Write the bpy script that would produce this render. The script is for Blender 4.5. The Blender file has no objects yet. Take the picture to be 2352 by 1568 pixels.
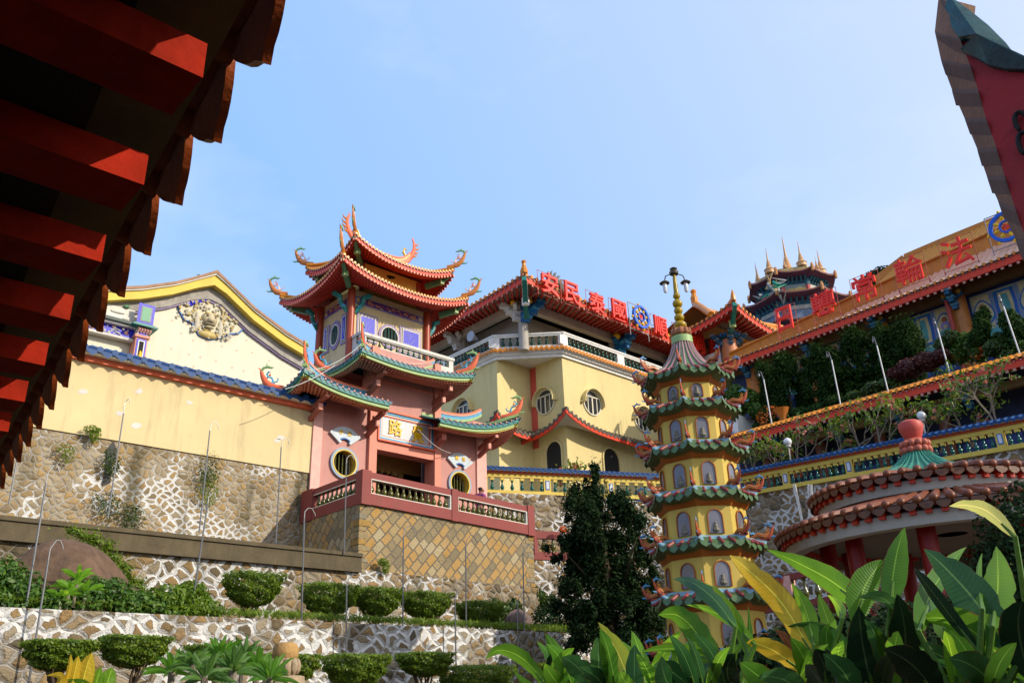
import bpy, math, random
import numpy as np
from mathutils import Vector, Matrix
SC = bpy.context.scene
rad = math.radians
# ------------------------------------------------------------------ camera
# World axes run along the temple fronts: X recedes to the right, Y to the left.
FOC, PIT, ROL, YAW = 1965.0, rad(23.34), rad(1.955), rad(46.92)   # focal length in units of a 2352 wide frame
EYE = np.array([0, 0, 1.7])
_h = np.array([math.cos(YAW), math.sin(YAW), 0]); _z = np.array([0, 0, 1.0])
_r0 = np.array([math.sin(YAW), -math.cos(YAW), 0])
CF = _h * math.cos(PIT) + _z * math.sin(PIT); _u0 = -_h * math.sin(PIT) + _z * math.cos(PIT)
CR = _r0 * math.cos(ROL) - _u0 * math.sin(ROL); CU = _r0 * math.sin(ROL) + _u0 * math.cos(ROL)
cam = bpy.data.cameras.new('camera'); cam_o = bpy.data.objects.new('camera', cam); SC.collection.objects.link(cam_o)
cam.sensor_width = 36; cam.lens = 36 * FOC / 2352; cam.clip_end = 3000; cam.clip_start = 0.05
cam_o.matrix_world = Matrix(((CR[0], CU[0], -CF[0], EYE[0]), (CR[1], CU[1], -CF[1], EYE[1]), (CR[2], CU[2], -CF[2], EYE[2]), (0, 0, 0, 1)))
SC.camera = cam_o
# ------------------------------------------------------------------ sky, sun, exposure
SUN_EL = rad(28); SUN_V = np.array([0.40, -0.9165, 0.0])            # horizontal direction towards the sun
world = bpy.data.worlds.new("World"); SC.world = world; world.use_nodes = True
wn, wl = world.node_tree.nodes, world.node_tree.links
bg = wn['Background']; bg.inputs['Strength'].default_value = 0.15
sky = wn.new('ShaderNodeTexSky'); sky.sky_type = 'NISHITA'; sky.sun_disc = False
sky.sun_elevation = SUN_EL; sky.sun_rotation = math.atan2(SUN_V[0], SUN_V[1])
sky.air_density = 1.0; sky.dust_density = 0.6; sky.ozone_density = 2.0; sky.altitude = 100
tc = wn.new('ShaderNodeTexCoord'); mp = wn.new('ShaderNodeMapping'); mp.inputs['Scale'].default_value = (1, 1, 2.2)
nz = wn.new('ShaderNodeTexNoise'); nz.inputs['Scale'].default_value = 2.2; nz.inputs['Detail'].default_value = 7; nz.inputs['Roughness'].default_value = .55
rp = wn.new('ShaderNodeValToRGB'); rp.color_ramp.elements[0].position = .46; rp.color_ramp.elements[1].position = .74
rp.color_ramp.elements[0].color = (.0, .0, .0, 1); rp.color_ramp.elements[1].color = (.62, .62, .62, 1)
hz_ = wn.new('ShaderNodeMix'); hz_.data_type = 'RGBA'; hz_.inputs[0].default_value = .72; hz_.inputs[7].default_value = (1.9, 3.15, 5.5, 1)   # even humid haze over the blue
mx = wn.new('ShaderNodeMix'); mx.data_type = 'RGBA'; mx.inputs[7].default_value = (3.6, 4.1, 4.9, 1)                                             # thin cloud
wl.new(tc.outputs['Generated'], mp.inputs[0]); wl.new(mp.outputs[0], nz.inputs['Vector']); wl.new(nz.outputs['Fac'], rp.inputs[0])
sd_ = wn.new('ShaderNodeVectorMath'); sd_.operation = 'DOT_PRODUCT'; sd_.inputs[1].default_value = (SUN_V[0] * math.cos(SUN_EL), SUN_V[1] * math.cos(SUN_EL), math.sin(SUN_EL)); wl.new(tc.outputs['Generated'], sd_.inputs[0])
gl_ = wn.new('ShaderNodeMapRange'); gl_.inputs[1].default_value = -.45; gl_.inputs[2].default_value = 1.2; gp_ = wn.new('ShaderNodeMath'); gp_.operation = 'POWER'; gp_.inputs[1].default_value = 1.5; wl.new(sd_.outputs['Value'], gl_.inputs[0])   # haze glows towards the sun
gm_ = wn.new('ShaderNodeMix'); gm_.data_type = 'RGBA'; gm_.inputs[6].default_value = (1.6, 3.1, 5.9, 1); gm_.inputs[7].default_value = (7.0, 6.3, 5.4, 1); wl.new(gl_.outputs[0], gp_.inputs[0]); wl.new(gp_.outputs[0], gm_.inputs[0]); wl.new(gm_.outputs[2], hz_.inputs[7])
wl.new(sky.outputs[0], hz_.inputs[6]); wl.new(hz_.outputs[2], mx.inputs[6])
wl.new(rp.outputs[0], mx.inputs[0]); wl.new(mx.outputs[2], bg.inputs['Color'])
sun = bpy.data.lights.new('sun', 'SUN'); sun.energy = 3.0; sun.angle = rad(0.5); sun.color = (1, .90, .74)
sun_o = bpy.data.objects.new('sun', sun); SC.collection.objects.link(sun_o)
_d = Vector((SUN_V[0] * math.cos(SUN_EL), SUN_V[1] * math.cos(SUN_EL), math.sin(SUN_EL)))
sun_o.rotation_euler = _d.to_track_quat('Z', 'Y').to_euler(); sun_o.location = (20, -30, 60)
SC.view_settings.view_transform = 'Standard'; SC.view_settings.look = 'None'; SC.view_settings.gamma = 1
SC.view_settings.exposure = 0.55
SC.cycles.max_bounces = 6; SC.cycles.transparent_max_bounces = 4; SC.cycles.diffuse_bounces = 3

# ------------------------------------------------------------------ measuring helpers: a photo point on a plane of the place
def ray(x, y):
    d = CF * FOC + CR * (x - 1176) + CU * (784 - y); return d / np.linalg.norm(d)
def px(x, y, X): d = ray(x, y); return EYE + d * (X / d[0])
def py(x, y, Y): d = ray(x, y); return EYE + d * (Y / d[1])
def pz(x, y, z): d = ray(x, y); return EYE + d * ((z - 1.7) / d[2])
def pd(x, y, D): return EYE + ray(x, y) * D
V3 = lambda *a: np.array(a, float)
def unit(a): return np.asarray(a, float) / (np.linalg.norm(a) + 1e-12)
rng = np.random.default_rng(7); random.seed(7)

# ------------------------------------------------------------------ materials
MATS = {}
def nodes_of(name):
    m = bpy.data.materials.new(name); m.use_nodes = True
    t = m.node_tree; return m, t.nodes, t.links, t.nodes['Principled BSDF']
def M(name, col, rough=.6, var=.18, scale=2.5, bump=.15, bscale=40, stain=0.0, spec=.4, metal=0, grime=(.10, .09, .07)):
    if name in MATS: return MATS[name]
    lu = .3 * col[0] + .6 * col[1] + .1 * col[2]; col = tuple(min(.95, max(.004, lu + (c_ - lu) * 1.22)) for c_ in col)
    m, n, l, b = nodes_of(name)
    b.inputs['Roughness'].default_value = rough; b.inputs['Specular IOR Level'].default_value = spec; b.inputs['Metallic'].default_value = metal
    c = n.new('ShaderNodeTexCoord')
    n1 = n.new('ShaderNodeTexNoise'); n1.inputs['Scale'].default_value = scale; n1.inputs['Detail'].default_value = 6; n1.inputs['Roughness'].default_value = .65
    l.new(c.outputs['Object'], n1.inputs['Vector'])
    mr = n.new('ShaderNodeMapRange'); mr.inputs[1].default_value = .25; mr.inputs[2].default_value = .75
    l.new(n1.outputs['Fac'], mr.inputs[0])
    mixc = n.new('ShaderNodeMix'); mixc.data_type = 'RGBA'
    k0, k1 = 1 - var, 1 + var * .6
    mixc.inputs[6].default_value = (col[0] * k0, col[1] * k0, col[2] * k0, 1); mixc.inputs[7].default_value = tuple(min(1, x * k1) for x in col) + (1,)
    l.new(mr.outputs[0], mixc.inputs[0]); out = mixc.outputs[2]
    if stain:
        mp_ = n.new('ShaderNodeMapping'); mp_.inputs['Scale'].default_value = (1.1, 1.1, .16); l.new(c.outputs['Object'], mp_.inputs[0])
        n2 = n.new('ShaderNodeTexNoise'); n2.inputs['Scale'].default_value = 2.2; n2.inputs['Detail'].default_value = 8; n2.inputs['Roughness'].default_value = .7
        l.new(mp_.outputs[0], n2.inputs['Vector'])
        r2 = n.new('ShaderNodeMapRange'); r2.inputs[1].default_value = .5; r2.inputs[2].default_value = .85; r2.inputs[4].default_value = stain
        l.new(n2.outputs['Fac'], r2.inputs[0])
        ms = n.new('ShaderNodeMix'); ms.data_type = 'RGBA'; ms.inputs[7].default_value = (*grime, 1)
        l.new(r2.outputs[0], ms.inputs[0]); l.new(out, ms.inputs[6]); out = ms.outputs[2]
    l.new(out, b.inputs['Base Color'])
    if bump:
        n3 = n.new('ShaderNodeTexNoise'); n3.inputs['Scale'].default_value = bscale; n3.inputs['Detail'].default_value = 4
        l.new(c.outputs['Object'], n3.inputs['Vector'])
        bp = n.new('ShaderNodeBump'); bp.inputs['Strength'].default_value = bump; bp.inputs['Distance'].default_value = .02
        l.new(n3.outputs['Fac'], bp.inputs['Height']); l.new(bp.outputs[0], b.inputs['Normal'])
    MATS[name] = m; return m
def leaf_mat(name, dark, light, trans=.35, rough=.45, spec=.35):
    if name in MATS: return MATS[name]
    m, n, l, b = nodes_of(name)
    g = n.new('ShaderNodeNewGeometry'); mixc = n.new('ShaderNodeMix'); mixc.data_type = 'RGBA'
    mixc.inputs[6].default_value = (*dark, 1); mixc.inputs[7].default_value = (*light, 1)
    l.new(g.outputs['Random Per Island'], mixc.inputs[0]); l.new(mixc.outputs[2], b.inputs['Base Color'])
    b.inputs['Roughness'].default_value = rough; b.inputs['Specular IOR Level'].default_value = spec
    tr = n.new('ShaderNodeBsdfTranslucent'); hs = n.new('ShaderNodeHueSaturation'); hs.inputs['Value'].default_value = 1.7; hs.inputs['Hue'].default_value = .485
    l.new(mixc.outputs[2], hs.inputs['Color']); l.new(hs.outputs[0], tr.inputs['Color'])
    ms = n.new('ShaderNodeMixShader'); ms.inputs[0].default_value = trans
    l.new(b.outputs[0], ms.inputs[1]); l.new(tr.outputs[0], ms.inputs[2]); l.new(ms.outputs[0], n['Material Output'].inputs['Surface'])
    MATS[name] = m; return m
def blade_mat(name, col, col2, trans=.45):
    """a large leaf: midrib and side veins from its UV (u along, v across)"""
    if name in MATS: return MATS[name]
    m, n, l, b = nodes_of(name)
    uv = n.new('ShaderNodeUVMap'); sx = n.new('ShaderNodeSeparateXYZ'); l.new(uv.outputs[0], sx.inputs[0])
    wv = n.new('ShaderNodeTexWave'); wv.inputs['Scale'].default_value = 1; wv.inputs['Distortion'].default_value = 1.2
    ma = n.new('ShaderNodeMath'); ma.operation = 'ABSOLUTE'; l.new(sx.outputs[1], ma.inputs[0])
    mm = n.new('ShaderNodeMath'); mm.operation = 'MULTIPLY_ADD'; mm.inputs[1].default_value = -.55; l.new(ma.outputs[0], mm.inputs[0])
    m4 = n.new('ShaderNodeMath'); m4.operation = 'MULTIPLY'; m4.inputs[1].default_value = 8; l.new(sx.outputs[0], m4.inputs[0]); l.new(m4.outputs[0], mm.inputs[2])
    cb = n.new('ShaderNodeCombineXYZ'); l.new(mm.outputs[0], cb.inputs[0]); l.new(cb.outputs[0], wv.inputs['Vector'])
    nz_ = n.new('ShaderNodeTexNoise'); nz_.inputs['Scale'].default_value = 2.2; nz_.inputs['Detail'].default_value = 6
    tco = n.new('ShaderNodeTexCoord'); l.new(tco.outputs['Object'], nz_.inputs['Vector'])
    mixc = n.new('ShaderNodeMix'); mixc.data_type = 'RGBA'; mixc.inputs[6].default_value = (*col, 1); mixc.inputs[7].default_value = (*col2, 1)
    mr = n.new('ShaderNodeMapRange'); mr.inputs[1].default_value = .35; mr.inputs[2].default_value = .7; l.new(nz_.outputs['Fac'], mr.inputs[0]); l.new(mr.outputs[0], mixc.inputs[0])
    m2 = n.new('ShaderNodeMix'); m2.data_type = 'RGBA'; m2.blend_type = 'MULTIPLY'; m2.inputs[0].default_value = .05
    l.new(mixc.outputs[2], m2.inputs[6]); l.new(wv.outputs['Color'], m2.inputs[7])
    rib = n.new('ShaderNodeMapRange'); rib.inputs[1].default_value = .02; rib.inputs[2].default_value = .06; rib.inputs[3].default_value = 1; rib.inputs[4].default_value = 0
    l.new(ma.outputs[0], rib.inputs[0])
    m3 = n.new('ShaderNodeMix'); m3.data_type = 'RGBA'; m3.inputs[7].default_value = (min(1, col2[0] * 1.9 + .05), min(1, col2[1] * 1.6 + .05), col2[2] * 1.5 + .02, 1)
    l.new(rib.outputs[0], m3.inputs[0]); l.new(m2.outputs[2], m3.inputs[6])
    en = n.new('ShaderNodeTexNoise'); en.inputs['Scale'].default_value = 9; en.inputs['Detail'].default_value = 5; l.new(tco.outputs['Object'], en.inputs['Vector'])   # dry brown rim and spots
    ea = n.new('ShaderNodeMath'); ea.operation = 'MULTIPLY_ADD'; ea.inputs[1].default_value = .55; l.new(en.outputs['Fac'], ea.inputs[0]); l.new(ma.outputs[0], ea.inputs[2])
    er_ = n.new('ShaderNodeMapRange'); er_.inputs[1].default_value = 1.22; er_.inputs[2].default_value = 1.30; er_.inputs[4].default_value = .85; l.new(ea.outputs[0], er_.inputs[0])
    m6 = n.new('ShaderNodeMix'); m6.data_type = 'RGBA'; m6.inputs[7].default_value = (.13, .075, .025, 1); l.new(er_.outputs[0], m6.inputs[0]); l.new(m3.outputs[2], m6.inputs[6]); m3 = m6
    l.new(m3.outputs[2], b.inputs['Base Color'])
    b.inputs['Roughness'].default_value = .45; b.inputs['Specular IOR Level'].default_value = .28
    bp = n.new('ShaderNodeBump'); bp.inputs['Strength'].default_value = .18; bp.inputs['Distance'].default_value = .006
    l.new(wv.outputs['Fac'], bp.inputs['Height']); l.new(bp.outputs[0], b.inputs['Normal'])
    tr = n.new('ShaderNodeBsdfTranslucent'); hs = n.new('ShaderNodeHueSaturation'); hs.inputs['Value'].default_value = 2.2; hs.inputs['Hue'].default_value = .48
    l.new(m3.outputs[2], hs.inputs['Color']); l.new(hs.outputs[0], tr.inputs['Color'])
    ms = n.new('ShaderNodeMixShader'); ms.inputs[0].default_value = trans
    l.new(b.outputs[0], ms.inputs[1]); l.new(tr.outputs[0], ms.inputs[2]); l.new(ms.outputs[0], n['Material Output'].inputs['Surface'])
    MATS[name] = m; return m
def stone_mat(name, scale=3.0, w0=.035, wx=.07, white=.5, seed=0.0, cols=((.12, .095, .06), (.30, .19, .08), (.235, .19, .125), (.34, .28, .195)), rot=45, rnd=.8, mortar=(.36, .32, .27), dark=.55, wscale=.45, moss=.3, brick=False, relief=.25, streak=.0):
    """rubble wall in UV metres: cells for the stones, raised mortar that is painted white in patches"""
    m, n, l, b = nodes_of(name)
    uv = n.new('ShaderNodeUVMap'); mp_ = n.new('ShaderNodeMapping'); mp_.inputs['Location'].default_value = (seed * 7.3, seed * 3.1, 0)
    l.new(uv.outputs[0], mp_.inputs[0])
    dn = n.new('ShaderNodeTexNoise'); dn.inputs['Scale'].default_value = 1.6; dn.inputs['Detail'].default_value = 2; l.new(mp_.outputs[0], dn.inputs['Vector'])
    vs = n.new('ShaderNodeVectorMath'); vs.operation = 'MULTIPLY_ADD'; vs.inputs[1].default_value = (.42, .42, 0) if not brick else (.1, .1, 0)
    l.new(dn.outputs['Color'], vs.inputs[0]); l.new(mp_.outputs[0], vs.inputs[2])
    ro = n.new('ShaderNodeMapping'); ro.inputs['Rotation'].default_value = (0, 0, rad(rot)); ro.inputs['Scale'].default_value = (scale, scale * (1.25 if not brick else 1), 1)
    l.new(vs.outputs[0], ro.inputs[0])
    fine = n.new('ShaderNodeTexNoise'); fine.inputs['Scale'].default_value = 26; fine.inputs['Detail'].default_value = 5; l.new(mp_.outputs[0], fine.inputs['Vector'])
    if brick:
        bt = n.new('ShaderNodeTexBrick'); bt.inputs['Scale'].default_value = 1; bt.inputs['Brick Width'].default_value = .95; bt.inputs['Row Height'].default_value = .62
        bt.inputs['Mortar Size'].default_value = .055; bt.inputs['Mortar Smooth'].default_value = .7; bt.inputs['Color1'].default_value = (0, 0, 0, 1); bt.inputs['Color2'].default_value = (1, 1, 1, 1)
        bt.inputs['Mortar'].default_value = (.5, .5, .5, 1); bt.offset = .37; bt.squash = .7; bt.squash_frequency = 3
        l.new(ro.outputs[0], bt.inputs['Vector'])
        cell = bt.outputs['Color']
        inv = n.new('ShaderNodeMath'); inv.operation = 'MULTIPLY_ADD'; inv.inputs[1].default_value = -.12; inv.inputs[2].default_value = .12; l.new(bt.outputs['Fac'], inv.inputs[0]); edge = inv.outputs[0]
    else:
        v1 = n.new('ShaderNodeTexVoronoi'); v1.voronoi_dimensions = '2D'; v1.inputs['Scale'].default_value = 1; v1.inputs['Randomness'].default_value = rnd; l.new(ro.outputs[0], v1.inputs['Vector'])
        v2 = n.new('ShaderNodeTexVoronoi'); v2.voronoi_dimensions = '2D'; v2.feature = 'DISTANCE_TO_EDGE'; v2.inputs['Scale'].default_value = 1; v2.inputs['Randomness'].default_value = rnd; l.new(ro.outputs[0], v2.inputs['Vector'])
        cell = v1.outputs['Color']; edge = v2.outputs['Distance']
    sep = n.new('ShaderNodeSeparateColor'); l.new(cell, sep.inputs[0])
    ad = n.new('ShaderNodeMath'); ad.operation = 'MULTIPLY_ADD'; ad.inputs[1].default_value = .5; ad.inputs[2].default_value = -.25; l.new(fine.outputs['Fac'], ad.inputs[0])
    ad2 = n.new('ShaderNodeMath'); ad2.operation = 'ADD'; l.new(ad.outputs[0], ad2.inputs[0]); l.new(sep.outputs[0], ad2.inputs[1])
    ramp = n.new('ShaderNodeValToRGB'); cr = ramp.color_ramp
    for i, c_ in enumerate(cols):
        e = cr.elements[i] if i < 2 else cr.elements.new(1)
        e.position = i / (len(cols) - 1) * .9 + .05; e.color = (*c_, 1)
    l.new(ad2.outputs[0], ramp.inputs[0])
    bigm = n.new('ShaderNodeTexNoise'); bigm.inputs['Scale'].default_value = wscale; bigm.inputs['Detail'].default_value = 7; bigm.inputs['Roughness'].default_value = .68; l.new(mp_.outputs[0], bigm.inputs['Vector'])
    wm = n.new('ShaderNodeMapRange'); wm.inputs[1].default_value = 1 - white - .025; wm.inputs[2].default_value = 1 - white + .025; l.new(bigm.outputs['Fac'], wm.inputs[0])
    ww = n.new('ShaderNodeMath'); ww.operation = 'MULTIPLY_ADD'; ww.inputs[1].default_value = wx; ww.inputs[2].default_value = w0; l.new(wm.outputs[0], ww.inputs[0])
    wj = n.new('ShaderNodeMath'); wj.operation = 'MULTIPLY_ADD'; wj.inputs[1].default_value = .10; l.new(dn.outputs['Fac'], wj.inputs[0]); l.new(ww.outputs[0], wj.inputs[2])
    wj2 = n.new('ShaderNodeMath'); wj2.operation = 'SUBTRACT'; wj2.inputs[1].default_value = .05; l.new(wj.outputs[0], wj2.inputs[0])
    sb = n.new('ShaderNodeMath'); sb.operation = 'SUBTRACT'; l.new(edge, sb.inputs[0]); l.new(wj2.outputs[0], sb.inputs[1])
    mk = n.new('ShaderNodeMapRange'); mk.inputs[1].default_value = 0; mk.inputs[2].default_value = .02; mk.inputs[3].default_value = 1; mk.inputs[4].default_value = 0; l.new(sb.outputs[0], mk.inputs[0])
    mc = n.new('ShaderNodeMix'); mc.data_type = 'RGBA'; mc.inputs[6].default_value = (*mortar, 1); mc.inputs[7].default_value = (.60, .59, .57, 1); l.new(wm.outputs[0], mc.inputs[0])
    dk = n.new('ShaderNodeTexNoise'); dk.inputs['Scale'].default_value = 1.1; dk.inputs['Detail'].default_value = 8; dk.inputs['Roughness'].default_value = .7; l.new(mp_.outputs[0], dk.inputs['Vector'])
    dr = n.new('ShaderNodeMapRange'); dr.inputs[1].default_value = .52; dr.inputs[2].default_value = .75; dr.inputs[4].default_value = dark; l.new(dk.outputs['Fac'], dr.inputs[0])
    m1 = n.new('ShaderNodeMix'); m1.data_type = 'RGBA'; m1.inputs[7].default_value = (.07, .06, .04, 1); l.new(dr.outputs[0], m1.inputs[0]); l.new(ramp.outputs[0], m1.inputs[6])
    mf = n.new('ShaderNodeMix'); mf.data_type = 'RGBA'; l.new(mk.outputs[0], mf.inputs[0]); l.new(m1.outputs[2], mf.inputs[6]); l.new(mc.outputs[2], mf.inputs[7])
    gr = n.new('ShaderNodeMapRange'); gr.inputs[1].default_value = .63; gr.inputs[2].default_value = .72; gr.inputs[4].default_value = moss; l.new(fine.outputs['Fac'], gr.inputs[0])
    m5 = n.new('ShaderNodeMix'); m5.data_type = 'RGBA'; m5.inputs[7].default_value = (.09, .10, .03, 1); l.new(gr.outputs[0], m5.inputs[0]); l.new(mf.outputs[2], m5.inputs[6])
    if streak:   # dark seepage streaks down the wall
        sm = n.new('ShaderNodeMapping'); sm.inputs['Scale'].default_value = (.55, .07, 1); l.new(vs.outputs[0], sm.inputs[0])
        sn = n.new('ShaderNodeTexNoise'); sn.inputs['Scale'].default_value = 1.6; sn.inputs['Detail'].default_value = 6; sn.inputs['Roughness'].default_value = .62; l.new(sm.outputs[0], sn.inputs['Vector'])
        sr = n.new('ShaderNodeMapRange'); sr.inputs[1].default_value = .56; sr.inputs[2].default_value = .68; sr.inputs[4].default_value = streak; l.new(sn.outputs['Fac'], sr.inputs[0])
        m7 = n.new('ShaderNodeMix'); m7.data_type = 'RGBA'; m7.inputs[7].default_value = (.055, .05, .025, 1); l.new(sr.outputs[0], m7.inputs[0]); l.new(m5.outputs[2], m7.inputs[6]); m5 = m7
    l.new(m5.outputs[2], b.inputs['Base Color']); b.inputs['Roughness'].default_value = .9; b.inputs['Specular IOR Level'].default_value = .2
    hm = n.new('ShaderNodeMath'); hm.operation = 'MINIMUM'; hm.inputs[1].default_value = .32; l.new(edge, hm.inputs[0])
    h2 = n.new('ShaderNodeMath'); h2.operation = 'MULTIPLY_ADD'; h2.inputs[1].default_value = .2; l.new(mk.outputs[0], h2.inputs[0]); l.new(hm.outputs[0], h2.inputs[2])
    h3 = n.new('ShaderNodeMath'); h3.operation = 'MULTIPLY_ADD'; h3.inputs[1].default_value = .18; l.new(fine.outputs['Fac'], h3.inputs[0]); l.new(h2.outputs[0], h3.inputs[2])
    bp = n.new('ShaderNodeBump'); bp.inputs['Strength'].default_value = .9; bp.inputs['Distance'].default_value = relief
    l.new(h3.outputs[0], bp.inputs['Height']); l.new(bp.outputs[0], b.inputs['Normal'])
    MATS[name] = m; return m

# ------------------------------------------------------------------ mesh builder and object tree
ORG = {}
class MB:
    def __init__(s): s.v = []; s.f = []; s.m = []; s.uv = {}; s.np = []
    def add(s, vs, fs, mi=0, uvs=None):
        o = len(s.v); s.v += [tuple(map(float, p)) for p in vs]
        for k, f in enumerate(fs):
            if uvs is not None: s.uv[len(s.f)] = [uvs[i] for i in f]
            s.f.append([i + o for i in f]); s.m.append(mi)
    def box(s, a, b, mi=0):
        (x0, y0, z0), (x1, y1, z1) = a, b
        s.add([(x0, y0, z0), (x1, y0, z0), (x1, y1, z0), (x0, y1, z0), (x0, y0, z1), (x1, y0, z1), (x1, y1, z1), (x0, y1, z1)],
              [(0, 3, 2, 1), (4, 5, 6, 7), (0, 1, 5, 4), (1, 2, 6, 5), (2, 3, 7, 6), (3, 0, 4, 7)], mi)
    def beam(s, p, q, w, h, mi=0, up=(0, 0, 1)):
        p, q = np.asarray(p, float), np.asarray(q, float); d = unit(q - p); sd = np.cross(d, up)
        sd = unit(sd if np.linalg.norm(sd) > 1e-6 else (1, 0, 0)); u = np.cross(sd, d)
        c = [p + sd * a * w / 2 + u * b * h / 2 for a, b in ((-1, -1), (1, -1), (1, 1), (-1, 1))] + [q + sd * a * w / 2 + u * b * h / 2 for a, b in ((-1, -1), (1, -1), (1, 1), (-1, 1))]
        s.add(c, [(0, 1, 2, 3), (7, 6, 5, 4), (0, 4, 5, 1), (1, 5, 6, 2), (2, 6, 7, 3), (3, 7, 4, 0)], mi)
    def tube(s, pts, r, n=8, mi=0, cap=True, flat=1.0):
        pts = [np.asarray(p, float) for p in pts]; k = len(pts)
        rs = [r] * k if np.isscalar(r) else list(r)
        vs = []; ref = None
        for i, p in enumerate(pts):
            t = unit(pts[min(i + 1, k - 1)] - pts[max(i - 1, 0)])
            if ref is None: ref = np.array([0, 0, 1.]) if abs(t[2]) < .9 else np.array([1., 0, 0])
            a = unit(ref - t * (ref @ t)); ref = a; b = np.cross(t, a)
            for j in range(n):
                an = 2 * math.pi * j / n; vs.append(p + (a * math.cos(an) + b * math.sin(an) * flat) * rs[i])
        fs = [(i * n + j, i * n + (j + 1) % n, (i + 1) * n + (j + 1) % n, (i + 1) * n + j) for i in range(k - 1) for j in range(n)]
        if cap: fs += [tuple(range(n))[::-1], tuple((k - 1) * n + j for j in range(n))]
        s.add(vs, fs, mi)
    def lathe(s, prof, c=(0, 0, 0), n=16, mi=0, a0=0.0, cap=True):
        c = np.asarray(c, float); vs = []; k = len(prof)
        for r, z in prof:
            for j in range(n):
                an = a0 + 2 * math.pi * j / n; vs.append(c + (r * math.cos(an), r * math.sin(an), z))
        fs = [(i * n + j, i * n + (j + 1) % n, (i + 1) * n + (j + 1) % n, (i + 1) * n + j) for i in range(k - 1) for j in range(n)]
        if cap: fs += [tuple(range(n))[::-1], tuple((k - 1) * n + j for j in range(n))]
        s.add(vs, fs, mi)
    def poly(s, pts2, o, ax, ay, d, mi=0, uvs=False):
        """polygon in the plane o + ax*u + ay*v, extruded d along ax x ay"""
        o, ax, ay = (np.asarray(t, float) for t in (o, ax, ay)); nn = np.cross(ax, ay); n = len(pts2)
        a = [o + ax * u + ay * v for u, v in pts2]; b = [p + nn * d for p in a]
        sgn = sum(pts2[i][0] * pts2[(i + 1) % n][1] - pts2[(i + 1) % n][0] * pts2[i][1] for i in range(n)) > 0
        top = tuple(range(n, 2 * n)) if sgn else tuple(range(n, 2 * n))[::-1]
        bot = tuple(range(n))[::-1] if sgn else tuple(range(n))
        fs = [bot, top]
        for i in range(n):
            j = (i + 1) % n; fs.append((i, j, j + n, i + n) if sgn else (i + n, j + n, j, i))
        s.add(a + b, fs, mi)
    def ring(s, c, ax, ay, ro, ri, d, mi=0, n=28, ey=1.0):
        c, ax, ay = (np.asarray(t, float) for t in (c, ax, ay)); nn = np.cross(ax, ay); vs = []
        for j in range(n):
            a = 2 * math.pi * j / n; e = ax * math.cos(a) + ay * math.sin(a) * ey
            vs += [c + e * ro, c + e * ri, c + e * ro + nn * d, c + e * ri + nn * d]
        fs = []
        for j in range(n):
            a, b = 4 * j, 4 * ((j + 1) % n)
            fs += [(a + 2, b + 2, b + 3, a + 3), (a, a + 1, b + 1, b), (a, b, b + 2, a + 2), (a + 1, a + 3, b + 3, b + 1)]
        s.add(vs, fs, mi)
    def ball(s, c, r, mi=0, n=10, k=7):
        c = np.asarray(c, float); r = np.array([r, r, r]) if np.isscalar(r) else np.asarray(r, float)
        vs = [c + r * (math.sin(math.pi * i / k) * math.cos(2 * math.pi * j / n), math.sin(math.pi * i / k) * math.sin(2 * math.pi * j / n), math.cos(math.pi * i / k)) for i in range(k + 1) for j in range(n)]
        s.add(vs, [(i * n + j, (i + 1) * n + j, (i + 1) * n + (j + 1) % n, i * n + (j + 1) % n) for i in range(k) for j in range(n)], mi)
    def wallquad(s, p, q, z0, z1, mi=0, z0b=None, z1b=None):
        """vertical sheet from p to q (xy) with UV in metres"""
        z0b = z0 if z0b is None else z0b; z1b = z1 if z1b is None else z1b
        L = math.hypot(q[0] - p[0], q[1] - p[1]); k = max(1, int(L / 2)); vs = []; uv = []
        for i in range(k + 1):
            t = i / k; x, y = p[0] + (q[0] - p[0]) * t, p[1] + (q[1] - p[1]) * t
            for z in (z0 + (z0b - z0) * t, z1 + (z1b - z1) * t): vs.append((x, y, z)); uv.append((L * t, z))
        s.add(vs, [(2 * i, 2 * i + 2, 2 * i + 3, 2 * i + 1) for i in range(k)], mi, uv)
    def leaves(s, P, N, size, asp=.5, mi=0, fold=.25):
        """one small folded leaf per point"""
        P = np.asarray(P, float); k = len(P); N = N / (np.linalg.norm(N, axis=1, keepdims=True) + 1e-9)
        t = rng.normal(size=(k, 3)); t -= (t * N).sum(1, keepdims=True) * N; t /= np.linalg.norm(t, axis=1, keepdims=True) + 1e-9
        b = np.cross(N, t); L = (size * rng.uniform(.6, 1.35, size=(k, 1))) if np.isscalar(size) else np.asarray(size).reshape(-1, 1)
        A = P - t * L * .5; B = P + b * L * asp * .5 + N * L * fold * .3; Cc = P + t * L * .5 - N * L * .1; D = P - b * L * asp * .5 + N * L * fold * .3
        s.np.append((np.stack([A, B, Cc, D], 1).reshape(-1, 3), mi))
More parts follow.
